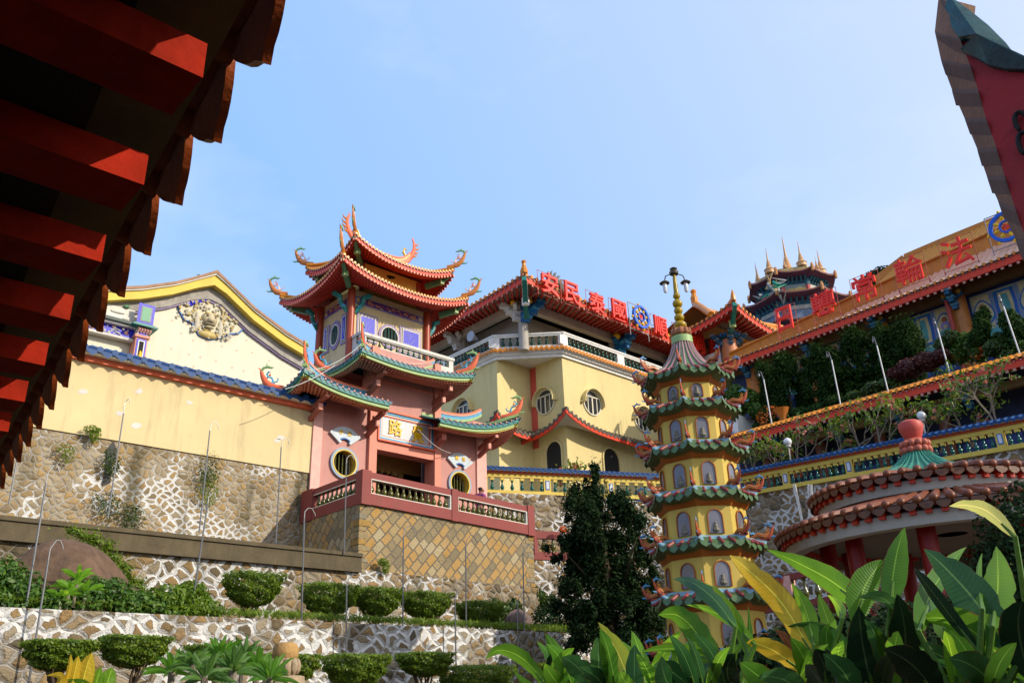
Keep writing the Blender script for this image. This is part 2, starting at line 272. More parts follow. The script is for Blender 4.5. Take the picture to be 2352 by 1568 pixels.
    def mesh(s, name, org):
        me = bpy.data.meshes.new(name); org = np.asarray(org, float)
        if s.np:
            base = len(s.v); vv = [np.array(s.v, float).reshape(-1, 3)] + [a for a, _ in s.np]; V = np.concatenate(vv) - org
            loops = [i for f in s.f for i in f]; starts = []; c = 0
            for f in s.f: starts.append(c); c += len(f)
            nq = sum(len(a) // 4 for a, _ in s.np); idx = np.arange(nq * 4) + base
            loops = np.concatenate([np.array(loops, int), idx]); st = np.concatenate([np.array(starts, int), c + np.arange(nq) * 4])
            mi = np.concatenate([np.array(s.m, int)] + [np.full(len(a) // 4, k) for a, k in s.np])
            me.vertices.add(len(V)); me.vertices.foreach_set('co', V.ravel()); me.loops.add(len(loops)); me.loops.foreach_set('vertex_index', loops.astype(np.int32))
            me.polygons.add(len(st)); me.polygons.foreach_set('loop_start', st.astype(np.int32)); me.polygons.foreach_set('material_index', mi.astype(np.int32))
            me.update(calc_edges=True); me.validate()
        else:
            me.from_pydata((np.array(s.v, float).reshape(-1, 3) - org).tolist(), [], s.f); me.polygons.foreach_set('material_index', s.m)
            if s.uv:
                u = me.uv_layers.new(name='UVMap'); flat = []
                for k, f in enumerate(s.f): flat += [c for q in s.uv.get(k, [(0, 0)] * len(f)) for c in q]
                u.data.foreach_set('uv', flat)
            me.update()
        return me
    def build(s, name, mats, parent=None, smooth=False, org=None, label=None, cat=None, group=None, kind=None, fix=False):
        if org is None: org = ORG[parent.name] if parent else V3(0, 0, 0)
        me = s.mesh(name, org)
        for m in (mats if isinstance(mats, (list, tuple)) else [mats]): me.materials.append(m)
        if fix:
            import bmesh
            bm = bmesh.new(); bm.from_mesh(me); bmesh.ops.recalc_face_normals(bm, faces=bm.faces); bm.to_mesh(me); bm.free()
        if smooth:
            me.polygons.foreach_set('use_smooth', [True] * len(me.polygons))
            try: me.set_sharp_from_angle(angle=rad(42))
            except Exception: pass
        o = bpy.data.objects.new(name, me); SC.collection.objects.link(o); ORG[o.name] = np.asarray(org, float)
        if parent: o.parent = parent
        else: o.location = tuple(org)
        tag(o, label, cat, group, kind); return o
def tag(o, label=None, cat=None, group=None, kind=None):
    for k, v in (('label', label), ('category', cat), ('group', group), ('kind', kind)):
        if v: o[k] = v
    return o
def thing(name, label, cat, loc, group=None):
    o = bpy.data.objects.new(name, None); SC.collection.objects.link(o); o.location = tuple(map(float, loc)); o.empty_display_size = .2
    ORG[o.name] = np.asarray(loc, float); return tag(o, label, cat, group)
def inst(src, parent, loc, rz=0.0, sc=1.0, name=None):
    """another copy of a part made about its own origin"""
    o = src.copy(); SC.collection.objects.link(o); o.parent = parent; o.name = name or src.name.split('.')[0]
    o.location = tuple(np.asarray(loc, float) - ORG[parent.name]); o.rotation_euler = (0, 0, rz); o.scale = (sc, sc, sc) if np.isscalar(sc) else sc
    return o
def proto(mb, name, mats, smooth=True):
    """mesh made about the origin, kept only as data for inst()"""
    me = mb.mesh(name, (0, 0, 0))
    for m in (mats if isinstance(mats, (list, tuple)) else [mats]): me.materials.append(m)
    if smooth:
        me.polygons.foreach_set('use_smooth', [True] * len(me.polygons)); me.set_sharp_from_angle(angle=rad(42))
    return bpy.data.objects.new(name, me)
_fc = {}
def glyph(ch, off=.0):
    """outline of a written character as flat mesh data (unit size, centred)"""
    if (ch, off) in _fc: return _fc[ch, off]
    cu = bpy.data.curves.new('t', 'FONT'); cu.body = ch; cu.size = 1; cu.extrude = .5; cu.offset = off; cu.resolution_u = 3
    ob = bpy.data.objects.new('t', cu); SC.collection.objects.link(ob); dg = bpy.context.evaluated_depsgraph_get()
    me = ob.evaluated_get(dg).to_mesh(); vs = np.array([v.co[:] for v in me.vertices]).reshape(-1, 3); fs = [tuple(p.vertices) for p in me.polygons]
    ob.evaluated_get(dg).to_mesh_clear(); bpy.data.objects.remove(ob); bpy.data.curves.remove(cu)
    if len(vs): vs[:, :2] -= (vs[:, :2].max(0) + vs[:, :2].min(0)) / 2; vs[:, :2] /= max(np.ptp(vs[:, 0]), np.ptp(vs[:, 1]))
    _fc[ch, off] = (vs, fs); return vs, fs
def put_glyph(mb, ch, c, ax, ay, w, h, d, mi=0, off=.0):
    vs, fs = glyph(ch, off); c, ax, ay = (np.asarray(t, float) for t in (c, ax, ay)); nn = np.cross(ax, ay)
    mb.add([c + ax * v[0] * w + ay * v[1] * h + nn * v[2] * d for v in vs], fs, mi)
# ------------------------------------------------------------------ Chinese roof pieces
TILE = ((0, 0), (.18, .0), (.26, .62), (.5, 1), (.74, .62), (.82, .0))
class Eave:
    """one roof slope between the eave A-B and the upper line IA-IB, with turned up corners"""
    def __init__(s, A, B, IA, IB, upA=0, upB=0, k=3.5, sag=0.0, out=None):
        s.A, s.B, s.IA, s.IB = (np.asarray(q, float) for q in (A, B, IA, IB)); s.uA, s.uB, s.k, s.sag = upA, upB, k, sag
        s.along = unit(s.B - s.A); ins = (s.IA + s.IB - s.A - s.B) / 2; ins = ins - s.along * (ins @ s.along); s.ins = unit(V3(ins[0], ins[1], 0)); s.L = np.linalg.norm(s.B - s.A)
    def P(s, u, t):
        e = s.A + (s.B - s.A) * u; i = s.IA + (s.IB - s.IA) * u; p = e + (i - e) * t
        up = s.uA * (1 - u) ** s.k + s.uB * u ** s.k
        return p + V3(0, 0, up * (1 - t) ** 1.6 - s.sag * math.sin(math.pi * t))
    def tiles(s, mb, n, r, mi=0, nt=9, ends=None, drip=None, er=1.0):
        us = [(j + q) / n for j in range(n) for q, _ in TILE] + [1.0]; hs = [h for j in range(n) for _, h in TILE] + [0.0]
        vs = []; 
        for i in range(nt + 1):
            t = i / nt
            for u, h in zip(us, hs): vs.append(s.P(u, t) + V3(0, 0, h * r))
        w = len(us); mb.add(vs, [(i * w + j, i * w + j + 1, (i + 1) * w + j + 1, (i + 1) * w + j) for i in range(nt) for j in range(w - 1)], mi)
        o = -s.ins
        if ends is not None:
            for j in range(n):
                c = s.P((j + .5) / n, 0) + V3(0, 0, r * .35) + o * .03; a = s.along; R_ = r * er
                vs = [c + (a * math.cos(q) + V3(0, 0, 1) * math.sin(q)) * R_ for q in np.arange(8) * math.pi / 4]
                vs2 = [p - o * r * 2 for p in vs]
                mb.add(vs + vs2, [tuple(range(8))] + [(i, i + 8, (i + 1) % 8 + 8, (i + 1) % 8) for i in range(8)], ends)
        if drip is not None:
            for j in range(n + 1):
                u = min(1, max(0, j / n)); c = s.P(u, 0) + o * .02; w_ = s.L / n * .42
                mb.add([c + s.along * w_, c - s.along * w_, c - s.along * w_ * .75 - V3(0, 0, r * .9), c - V3(0, 0, r * 1.9), c + s.along * w_ * .75 - V3(0, 0, r * .9)], [(0, 1, 2, 3, 4)], drip)
    def board(s, mb, h, th=.05, back=.06, drop=.0, mi=0, n=40):
        i_ = s.ins
        pts = [s.P(j / n, 0) + i_ * back - V3(0, 0, drop) for j in range(n + 1)]; vs = []
        for p in pts: vs += [p, p - V3(0, 0, h), p - V3(0, 0, h) + i_ * th, p + i_ * th]
        mb.add(vs, [(4 * j + a, 4 * j + b, 4 * j + 4 + b, 4 * j + 4 + a) for j in range(n) for a, b in ((0, 1), (1, 2), (2, 3), (3, 0))], mi)
    def soffit(s, mb, th, t1=1.0, mi=0, n=40, nt=6):
        vs = []
        for i in range(nt + 1):
            t = i / nt * t1 + .01
            for j in range(n + 1): vs.append(s.P(j / n, t) - V3(0, 0, th))
        w = n + 1; mb.add(vs, [(i * w + j, (i + 1) * w + j, (i + 1) * w + j + 1, i * w + j + 1) for i in range(nt) for j in range(n)], mi)
    def rafters(s, mb, n, w, h, th, t0=.02, t1=.6, mi=0, tip=None):
        for j in range(n):
            u = (j + .5) / n; q = [s.P(u, t0 + (t1 - t0) * k / 3) - V3(0, 0, th + h / 2) for k in range(4)]
            for a, b in zip(q, q[1:]): mb.beam(a, b, w, h, mi)
            if tip is not None: mb.beam(q[0] - s.ins * .02, q[0] + s.ins * .03, w * 1.02, h * 1.02, tip)
    def line(s, u, dz, n=14, t0=0.0, t1=1.0): return [s.P(u, t0 + (t1 - t0) * i / n) + V3(0, 0, dz) for i in range(n + 1)]
def rect_roof(a, b, ia, ib, ze, zi, up, k=3.5, sag=.0):
    """four Eaves round a rectangle a..b (xy) rising to rectangle ia..ib"""
    (x0, y0), (x1, y1), (u0, v0), (u1, v1) = a, b, ia, ib
    c = [(x0, y0, ze), (x1, y0, ze), (x1, y1, ze), (x0, y1, ze)]; d = [(u0, v0, zi), (u1, v0, zi), (u1, v1, zi), (u0, v1, zi)]
    return [Eave(c[i], c[(i + 1) % 4], d[i], d[(i + 1) % 4], up, up, k, sag) for i in range(4)]
def horn(mb, p, out, s, mi=(0, 1, 2, 3), style=0):
    """turned up ridge end with scrolls, in the vertical plane of 'out'; materials: body, leaf, accent, pale"""
    p = np.asarray(p, float); o = unit(V3(out[0], out[1], 0)); z = V3(0, 0, 1); sd = np.cross(o, z)
    Q = lambda a, b, c=0: p + o * a * s + z * b * s + sd * c * s
    mb.tube([Q(-.55, .0), Q(-.15, .0), Q(.22, .12), Q(.5, .38), Q(.68, .72), Q(.78, 1.02)], [.12 * s, .18 * s, .21 * s, .18 * s, .13 * s, .09 * s], 8, mi[0], flat=.6)
    mb.tube([Q(.78, 1.0), Q(.86, 1.18), Q(1.0, 1.24)], [.07 * s, .05 * s, .01 * s], 6, mi[0], flat=.6)
    mb.tube([Q(.78, 1.02), Q(.66, 1.22), Q(.42, 1.28), Q(.18, 1.2), Q(.06, 1.24)], [.09 * s, .085 * s, .085 * s, .06 * s, .01 * s], 6, mi[1], flat=.6)
    mb.tube([Q(.5, 1.26), Q(.5, 1.42), Q(.43, 1.5)], [.05 * s, .035 * s, .005 * s], 6, mi[1], flat=.6)
    mb.tube([Q(.12, .2), Q(.05, .42), Q(.16, .62), Q(.36, .66), Q(.44, .84), Q(.34, .98), Q(.22, .92)], [.07 * s, .075 * s, .07 * s, .07 * s, .07 * s, .06 * s, .02 * s], 6, mi[3], flat=.7)
    mb.tube([Q(.36, .66), Q(.46, .56), Q(.42, .44), Q(.32, .46)], [.045 * s, .04 * s, .035 * s, .02 * s], 6, mi[2], flat=.7)
    mb.tube([Q(.02, .3), Q(-.16, .36), Q(-.24, .5), Q(-.14, .58)], [.045 * s, .045 * s, .035 * s, .015 * s], 6, mi[3], flat=.7)
    mb.tube([Q(.3, .12), Q(.62, .22), Q(.84, .2), Q(.98, .3)], [.06 * s, .07 * s, .05 * s, .01 * s], 6, mi[1], flat=.6)
    mb.ball(Q(.26, .78), .07 * s, mi[2], 7, 5)
def baluster(h, r, n=10):
    mb = MB(); mb.lathe([(r * .55, 0), (r * .75, h * .03), (r * .6, h * .08), (r * .62, h * .14), (r * .95, h * .24), (r * 1.0, h * .34), (r * .8, h * .46), (r * .46, h * .58), (r * .36, h * .76), (r * .42, h * .86), (r * .68, h * .9), (r * .5, h * .95), (r * .7, h)], n=n); return mb
# ------------------------------------------------------------------ shared paints
CREAM = M('cream_wall', (.66, .58, .40), .75, .08, .7, .12, 30, .28)
YEL = M('yellow_wash', (.62, .515, .315), .75, .10, .6, .12, 30, .5)
HALLY = M('hall_yellow', (.63, .53, .29), .7, .08, .5, .06, 25, .32)
WHITE = M('white_paint', (.74, .73, .70), .6, .1, 2, .1, 30, .3)
GREYW = M('grey_white_paint', (.60, .58, .54), .7, .14, 2, .1, 30, .45)
RED = M('roof_red', (.52, .065, .04), .5, .2, 4, .1)
REDD = M('dark_red', (.30, .05, .04), .55, .2, 3, .12, 30, .3)
RAIL = M('maroon_plaster', (.215, .058, .052), .7, .14, 2, .2, 60, .3)
CORAL = M('coral_paint', (.66, .17, .10), .5, .15, 5)
ORANGE = M('orange_tile', (.56, .23, .055), .35, .3, 8, .1)
TILER = M('rusty_tile', (.42, .15, .065), .45, .3, 7, .15)
TILEB = M('brown_tile', (.23, .09, .055), .5, .35, 7, .2, 30, .3)
GREENP = M('green_paint', (.10, .20, .11), .5, .22, 5)
GREENL = M('pale_green_paint', (.30, .42, .20), .5, .22, 5)
TEAL = M('teal_paint', (.02, .17, .15), .45, .25, 5)
BLUE = M('blue_glaze', (.012, .055, .17), .5, .4, 6, .1, spec=.25)
BLUEP = M('blue_paint', (.03, .12, .36), .5, .3, 5)
SKYB = M('sky_blue_paint', (.10, .30, .46), .5, .25, 5)
ROYAL = M('royal_blue_enamel', (.006, .010, .42), .45, .1, 6)
PINK = M('pink_mosaic', (.47, .245, .215), .6, .12, 1.5, .3, 90, .35)
PINKL = M('pale_pink_trim', (.68, .40, .35), .6, .15, 4)
LILAC = M('lilac_trim', (.27, .21, .36), .55, .35, 14)
GOLD = M('gold_paint', (.75, .48, .06), .35, .2, 9, .2, 60)
SILVER = M('grey_panel', (.55, .56, .58), .4, .08, 2)
DGREEN = M('dark_green_glaze', (.012, .055, .035), .18, .4, 8, .05, spec=.6)
OLIVE = M('olive_glaze', (.075, .075, .012), .2, .4, 9, .05, spec=.6)
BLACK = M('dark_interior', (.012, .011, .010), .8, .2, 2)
GLASS = M('dark_glass', (.03, .035, .04), .08, .3, 2, 0, spec=.7)
DARKW = M('stained_timber', (.045, .022, .016), .8, .3, 3, .2)
CONC = M('weathered_concrete', (.22, .19, .15), .9, .3, 2, .4, 30, .7)
COLM = M('column_red_brown', (.30, .065, .035), .4, .18, 3, .05)
STEEL = M('galvanised_steel', (.20, .20, .20), .35, .15, 6, 0, metal=.7)
SOIL = M('soil', (.07, .05, .03), .95, .35, 3, .5, 12)
BARK = M('bark', (.085, .06, .04), .9, .35, 12, .6, 30)
BARKP = M('pale_bark', (.20, .17, .135), .85, .3, 12, .3, 30)
YELP = M('yellow_trim', (.60, .46, .14), .55, .1, 2, .08, 30, .2)
# ================================================================== SETTING: ground and garden beds
def sheet(name, x0, y0, x1, y1, z, mat, kind='structure', n=30, amp=.0):
    mb = MB(); vs = []
    for i in range(n + 1):
        for j in range(n + 1): vs.append((x0 + (x1 - x0) * i / n, y0 + (y1 - y0) * j / n, z + amp * (rng.random() - .5)))
    mb.add(vs, [(i * (n + 1) + j, (i + 1) * (n + 1) + j, (i + 1) * (n + 1) + j + 1, i * (n + 1) + j + 1) for i in range(n) for j in range(n)])
    return mb.build(name, mat, kind=kind)
GROUND = M('ground_paving', (.085, .075, .06), .9, .3, .6, .3, 20, .4)
sheet('ground', -900, -900, 1500, 1500, 0, GROUND, n=12)
mb = MB(); mb.box((-9, -9.5, 0), (3.2, -5.2, 4.6)); mb.box((-9.4, -9.9, 4.6), (3.6, -4.9, 4.8), 1); mb.build('shade_block', [M('rear_wall', (.12, .07, .05), .8, .2, 1), TILEB], label='unseen dark block added behind the viewpoint to shade the ground', cat='light blocker')  # unseen block added to shade the ground before the near eave
mb = MB(); mb.box((-9, -4.8, .004), (2.2, 9, .05)); mb.build('walkway', M('walkway_dark', (.05, .04, .033), .9, .3, 1, .2), kind='structure')  # dark floor slab added to cut bounce light under the near eave
# terrain behind: the slope of the hill carrying the halls (only ever seen between the buildings)
mb = MB(); mb.box((22.2, 28.4, -.5), (36.4, 60, 9.6)); mb.box((36.4, 24.2, -.5), (90, 90, 9.9)); mb.box((10.2, 60, -.5), (120, 120, 9)); mb.box((-30, 32.4, -.5), (22.1, 60, 8.2))
mb.build('bounce_terrain', M('bounce_pale', (.42, .39, .33), .9, .2, .6, .3, 20, .4), kind='structure')  # terrain made pale to bounce sun onto the shaded hall faces
mb = MB(); mb.box((-30, 17.45, -.3), (20.6, 21.7, 3.61)); mb.build('planting_bed_soil', SOIL, kind='structure')
mb = MB(); mb.box((-30, 21.95, 3.3), (13.9, 25.2, 5.8)); mb.build('upper_bed_soil', SOIL, kind='structure')
mb = MB(); mb.box((-30, 14.2, -.3), (20.6, 17.1, 1.55)); mb.build('lower_bed_soil', SOIL, kind='structure')

# ================================================================== retaining walls of the garden terraces
ST_A = stone_mat('rubble_upper', 4.3, .05, .12, .46, 1.0, rnd=.62, relief=.11, streak=.75, cols=((.20, .155, .09), (.36, .235, .10), (.29, .235, .155), (.37, .30, .20)), wscale=.42, mortar=(.40, .37, .325))
ST_B = stone_mat('rubble_middle', 3.3, .04, .15, .49, 2.0, rnd=.7, relief=.2, streak=.6, wscale=.75, dark=.8)
ST_C = stone_mat('rubble_lower', 3.4, .12, .13, .51, 3.3, rnd=.7, relief=.2, streak=.35, wscale=.6, mortar=(.31, .28, .24))
ST_D = stone_mat('rubble_right', 2.6, .03, .13, .52, 5.7, wscale=.6, dark=.7)
ASHLAR = stone_mat('diagonal_masonry', 2.35, .07, 0, -1, 4.0, rot=-47, cols=((.22, .18, .11), (.36, .27, .14), (.42, .24, .07), (.40, .33, .20)), mortar=(.19, .165, .13), brick=True, moss=.15, dark=.45)
def wall_thing(name, label, p, q, z0, z1, mat, thick=.35, z0b=None, z1b=None, cap=None):
    """stone wall from p to q; its visible face is on the right hand side of p->q"""
    mb = MB(); mb.wallquad(p, q, z0, z1, 0, z0b, z1b); d = unit(V3(q[0] - p[0], q[1] - p[1], 0)); n = V3(-d[1], d[0], 0) * thick
    za, zb = (z0 if z0b is None else z0b), (z1 if z1b is None else z1b)
    a, b = V3(p[0], p[1], 0), V3(q[0], q[1], 0)
    mb.add([a + (0, 0, z1), b + (0, 0, zb), b + n + (0, 0, zb), a + n + (0, 0, z1), a + n + (0, 0, z0), b + n + (0, 0, za), a + (0, 0, z0), b + (0, 0, za)],
           [(0, 1, 2, 3), (3, 2, 5, 4), (0, 3, 4, 6), (1, 7, 5, 2)], 1)
    return mb.build(name, [mat, CONC], label=label, cat='retaining wall')
wall_thing('retaining_wall', 'lowest rubble wall with broad pale mortar behind the bottom row of hedges', (-30, 17.2), (20.6, 17.2), .0, 3.62, ST_C, .3)
wall_thing('retaining_wall', 'middle rubble wall with bold white mortar behind the clipped bushes', (-30, 21.75), (21.2, 21.75), 3.4, 6.02, ST_B, .28, z1b=5.55)
wall_thing('retaining_wall', 'high tan rubble wall below the long yellow wall', (-30, 25.45), (14.2, 25.45), 5.6, 9.75, ST_A, .5, z1b=9.42)
# concrete gutter beam along the head of the middle wall
mb = MB(); mb.box((-30, 21.6, 5.52), (13.93, 22.3, 5.97)); mb.box((-30, 21.55, 5.95), (13.93, 21.75, 6.05))
o = mb.build('concrete_ledge', M('ledge_concrete', (.105, .085, .055), .9, .35, 2, .5, 20, .8, grime=(.04, .035, .02)), label='stained grey concrete ledge between the two upper rubble walls', cat='ledge')
# long yellow wall with its blue tile coping
Yw = 25.4
t = thing('boundary_wall', 'long plain yellow wall with blue tile coping left of the pink gate', 'wall', (4, Yw, 9.4))
mb = MB(); zt = py(725, 945, Yw)[2]; xr = 14.27
mb.box((-30, Yw, 9.3), (xr, Yw + .4, zt + .12)); mb.build('wall', YEL, t)
mb = MB(); mb.box((-30, Yw - .14, zt - .02), (xr, Yw + .0, zt + .13)); mb.box((-30, Yw - .2, zt + .13), (xr, Yw + .5, zt + .2), 1)
mb.build('cornice', [CORAL, WHITE], t)
mb = MB(); e = Eave((-12, Yw - .42, zt + .24), (xr, Yw - .42, zt + .24), (-12, Yw + .45, zt + .62), (xr, Yw + .45, zt + .62)); e.tiles(mb, 62, .1, 0, 3, ends=0, drip=0); e.board(mb, .1, .2, .05, 0, 1, 10)
mb.build('coping', [BLUE, WHITE], t)
mb = MB(); 
for k in range(7):
    x, z = rng.uniform(6, 13.3), rng.uniform(9.7, 11.0); mb.poly([(a * rng.uniform(.5, 1.2), b * rng.uniform(.5, 1.2)) for a, b in ((-.16, -.05), (0, -.1), (.15, .0), (.12, .08), (0, .1), (-.12, .06))], (x, Yw - .002, z), (1, 0, 0), (0, 0, 1), .003)
mb.build('peeled_patch', GREYW, t)

# ================================================================== gabled temple hall behind the wall
Yg = 32.0
t = thing('gabled_hall', 'cream gabled temple hall with curved yellow bargeboard and lion relief', 'temple hall', (12, Yg, 9))
edge = [(60, 690), (120, 676), (183, 664), (241.7, 661), (329.6, 658), (402.8, 648), (457.7, 634), (497, 622), (523.7, 648), (586, 709), (659, 764), (706.8, 793)]
E3 = [py(x, y, Yg - .5) for x, y in edge]; E2 = [(p[0], p[2]) for p in E3]
def offs(k): return [(x + (0 if i != 7 else 0), z - k * (1.0 if i != 7 else 1.25)) for i, (x, z) in enumerate(E2)]
X0, Z0 = V3(1, 0, 0), V3(0, 0, 1)
mb = MB(); mb.poly(offs(.75) + [(E2[-1][0], 9), (E2[0][0], 9)], (0, Yg + .3, 0), X0, Z0, .3); mb.build('wall', M('gable_cream', (.68, .645, .535), .8, .1, .7, .15, 25, .3), t, fix=True)
def strip(k0, k1, y, d, mat, name, par=t):
    mb = MB(); a, b = offs(k0), offs(k1); n = len(a)
    vs = [(x, y, z) for x, z in a] + [(x, y, z) for x, z in b] + [(x, y + d, z) for x, z in a] + [(x, y + d, z) for x, z in b]
    fs = []
    for i in range(n - 1): fs += [(i, i + n, i + n + 1, i + 1), (i + 2 * n, i + 2 * n + 1, i + 3 * n + 1, i + 3 * n), (i, i + 1, i + 2 * n + 1, i + 2 * n), (i + n, i + 3 * n, i + 3 * n + 1, i + n + 1)]
    fs += [(0, 2 * n, 3 * n, n), (n - 1, 2 * n - 1, 4 * n - 1, 3 * n - 1)]; mb.add(vs, fs); return mb.build(name, mat, par)
strip(.0, .12, Yg - .62, .9, M('weathered_ridge', (.35, .22, .15), .8, .3, 4), 'verge_tiles'); strip(.12, .17, Yg - .58, .8, WHITE, 'verge_moulding')
strip(.17, .53, Yg - .5, .6, YELP if False else M('gable_yellow', (.68, .52, .17), .7, .12, 1.2, .1, 30, .35), 'bargeboard')
strip(.53, .95, Yg - .18, .3, M('grey_frieze', (.36, .34, .31), .85, .35, 3, .3, 20, .7, grime=(.05, .05, .07)), 'frieze'); strip(.95, 1.02, Yg - .12, .2, LILAC, 'frieze_moulding')
mb = MB()   # roof body behind the gable
for i in range(len(E2) - 1):
    (xa, za), (xb, zb) = E2[i], E2[i + 1]; mb.add([(xa, Yg + .2, za), (xb, Yg + .2, zb), (xb, Yg + 12, zb), (xa, Yg + 12, za)], [(0, 1, 2, 3)])
mb.build('roof', TILEB, t)
c = py(480, 738, Yg - .05)   # lion relief on its moulded plate
plate = [py(cx * .3662, 516.8 + cy * .3662, Yg) for cx, cy in ((1112, 500), (1125, 545), (1150, 590), (1200, 615), (1225, 650), (1245, 690), (1310, 718), (1390, 708), (1430, 685), (1490, 682), (1520, 655), (1535, 612), (1490, 560), (1430, 490), (1360, 420), (1290, 450), (1200, 475))]
mb = MB(); mb.poly([(p[0], p[2]) for p in plate], (0, Yg + .02, 0), X0, Z0, .07); pl = mb.build('relief_plate', M('plate_cream', (.62, .58, .46), .75, .2, 2, .2), t, fix=True)
mb = MB(); mb.tube([p + V3(0, -.03, 0) for p in plate[:12]], .05, 6); mb.build('plate_rim', BLUEP, pl)
mb = MB(); R_ = np.random.default_rng(3)
for k in range(150):   # curling mane and clouds
    a = R_.uniform(0, 2 * math.pi); rr = R_.uniform(.45, 1.25); p = V3(c[0] + rr * 1.15 * math.cos(a) + .05, Yg - .08, c[2] + rr * .72 * math.sin(a) + .12)
    if p[2] < c[2] - .75: continue
    w = R_.uniform(.05, .11); mb.tube([p + V3(w * math.cos(q) * (1 - q / 8), -.03 * q / 3, w * math.sin(q) * (1 - q / 8)) for q in np.linspace(R_.uniform(0, 3), R_.uniform(4, 6), 6)], [.035, .045, .045, .04, .035, .015], 5, int(R_.choice([0, 0, 1, 2])))
mb.ball(c + (0, -.05, .08), (.34, .22, .30), 1); mb.ball(c + (0, -.22, -.02), (.16, .14, .13), 1); mb.ball(c + (-.15, -.2, .15), (.07, .07, .07), 3); mb.ball(c + (.15, -.2, .15), (.07, .07, .07), 3)
mb.ball(c + (0, -.16, -.2), (.24, .1, .07), 3); mb.ball(c + (0, -.14, -.32), (.2, .1, .06), 1); mb.ball(c + (-.16, -.16, .27), (.11, .07, .05), 2); mb.ball(c + (.16, -.16, .27), (.11, .07, .05), 2)
mb.ball(c + (0, -.02, -.62), (.42, .12, .16), 2); mb.ball(c + (-.5, -.02, -.2), (.12, .1, .4), 0); mb.ball(c + (.5, -.02, -.22), (.12, .1, .4), 0)
mb.build('lion_relief', [M('relief_grey', (.52, .49, .41), .8, .25, 5), M('relief_tan', (.50, .44, .31), .7, .3, 6), M('relief_gold', (.48, .38, .18), .6, .3, 6), M('relief_dark', (.20, .17, .12), .8, .3, 5)], t, smooth=True)
mb = MB()
for k in range(9):
    for x, y in (((232 + 12 * k) * 0 + 495 + 16 * k, 664 + 15 * k * .95), (488 - 11 * k, 672 + 3.6 * k)):
        if k < 6 or x > 495: mb.ball(py(x, y + 8, Yg - .1), (.2, .05, .07), 0, 8, 5)
mb.build('frieze_clouds', ROYAL, t, smooth=True)
mb = MB()   # little flower stamps on the plaster
for k in range(34):
    x, y = 395 + (k % 9) * 34 + (k // 9 % 2) * 15 + R_.uniform(-6, 6), 735 + (k // 9) * 34 + (k % 9) * 9 + R_.uniform(-5, 5)
    if x < 690 and y < 880 + (x - 400) * .0: p = py(x, y, Yg); mb.poly([(.055 * math.cos(q), .055 * math.sin(q)) for q in np.arange(6) * math.pi / 3], (p[0], Yg - .002, p[2]), X0, Z0, .004)
mb.build('flower_stamp', M('stamp_pink', (.62, .50, .40), .8, .2, 9), t)
# ridge-end animal
p = py(470, 634, Yg); mb = MB(); horn(mb, p + (0, 1.0, .1), (1, 0, 0), .32, (0, 0, 0, 0)); horn(mb, p + (.35, 1.0, .1), (-1, 0, 0), .28, (0, 0, 0, 0)); mb.build('ridge_ornament', M('ornament_grey', (.12, .14, .13), .7, .3, 8), t, smooth=True)
# glazed pilaster and side wing
pil = thing('glazed_pilaster', 'tall pilaster of royal blue and green glazed panels against the cream hall', 'pilaster', py(326, 826, Yg - .6))
xa, xb = py(310, 790, Yg - .6)[0], py(338, 790, Yg - .6)[0]; zb_, z1_, z2_, z3_, z4_ = (py(322, q, Yg - .6)[2] for q in (840, 775, 752, 738, 712))
mb = MB(); mb.box((xa, Yg - .6, 9), (xb, Yg + .05, z1_)); mb.box((xa - .06, Yg - .66, z1_), (xb + .06, Yg + .05, z1_ + .1)); mb.build('shaft', M('pilaster_rose', (.55, .27, .22), .6, .15, 5), pil)
def panel(name, x0, x1, z0, z1, mats, y, b=(.05, .09, .13), parent=pil):
    mb = MB()
    for k, (i, m) in enumerate(zip((0,) + b, range(len(mats)))): mb.box((x0 + i, y - .02 - .012 * k, z0 + i), (x1 - i, y, z1 - i), m)
    return mb, mb.build(name, mats, parent)
_, pa = panel('panel', xa + .04, xb - .04, z1_ - 1.25, z1_ - .06, [ROYAL, WHITE, BLACK], Yg - .6, (.06, .1)); mb = MB()
cx_ = (xa + xb) / 2; mb.lathe([(.10, 0), (.13, .08), (.07, .16), (.09, .22), (.05, .3), (.06, .36), (.01, .46)], (cx_, Yg - .66, z1_ - 1.0), 8); mb.build('vase_relief', GOLD, pa, smooth=True)
panel('panel', xa + .04, xb - .04, z1_ - 2.2, z1_ - 1.35, [ROYAL, WHITE, ROYAL], Yg - .6, (.06, .1))
mb = MB(); mb.box((xa, Yg - .6, z1_ + .1), (xb, Yg, z2_)); mb.box((xa + .08, Yg - .63, z1_ + .12), (xb - .08, Yg - .6, z2_ - .1), 1)
for k in range(5): mb.tube([V3(xa + .02 + k * (xb - xa) / 4.3, Yg - .64, z2_ + .02), V3(xa + .06 + k * (xb - xa) / 4.3, Yg - .72, z2_ - .12), V3(xa + .02 + k * (xb - xa) / 4.3, Yg - .64, z2_ - .2)], .04, 6, 2)
mb.build('capital', [GREYW, ROYAL, PINKL], pil)
mb = MB(); mb.box((xa - .25, Yg - .85, z2_), (xb + .25, Yg, z2_ + .07)); mb.box((xa - .15, Yg - .75, z2_ + .07), (xb + .15, Yg, z2_ + .14)); mb.build('abacus', TEAL, pil)
panel('panel', xa - .08, xb + .1, z2_ + .15, z2_ + 1.0, [ROYAL, LILAC, M('emerald', (.0, .19, .09), .4, .1, 4)], Yg - .62, (.1, .14))
fr = thing('frieze_band', 'royal blue frieze with white plum blossom left of the glazed pilaster', 'frieze', py(250, 750, Yg - .3))
za, zb = py(250, 766, Yg - .3)[2], py(250, 744, Yg - .3)[2]
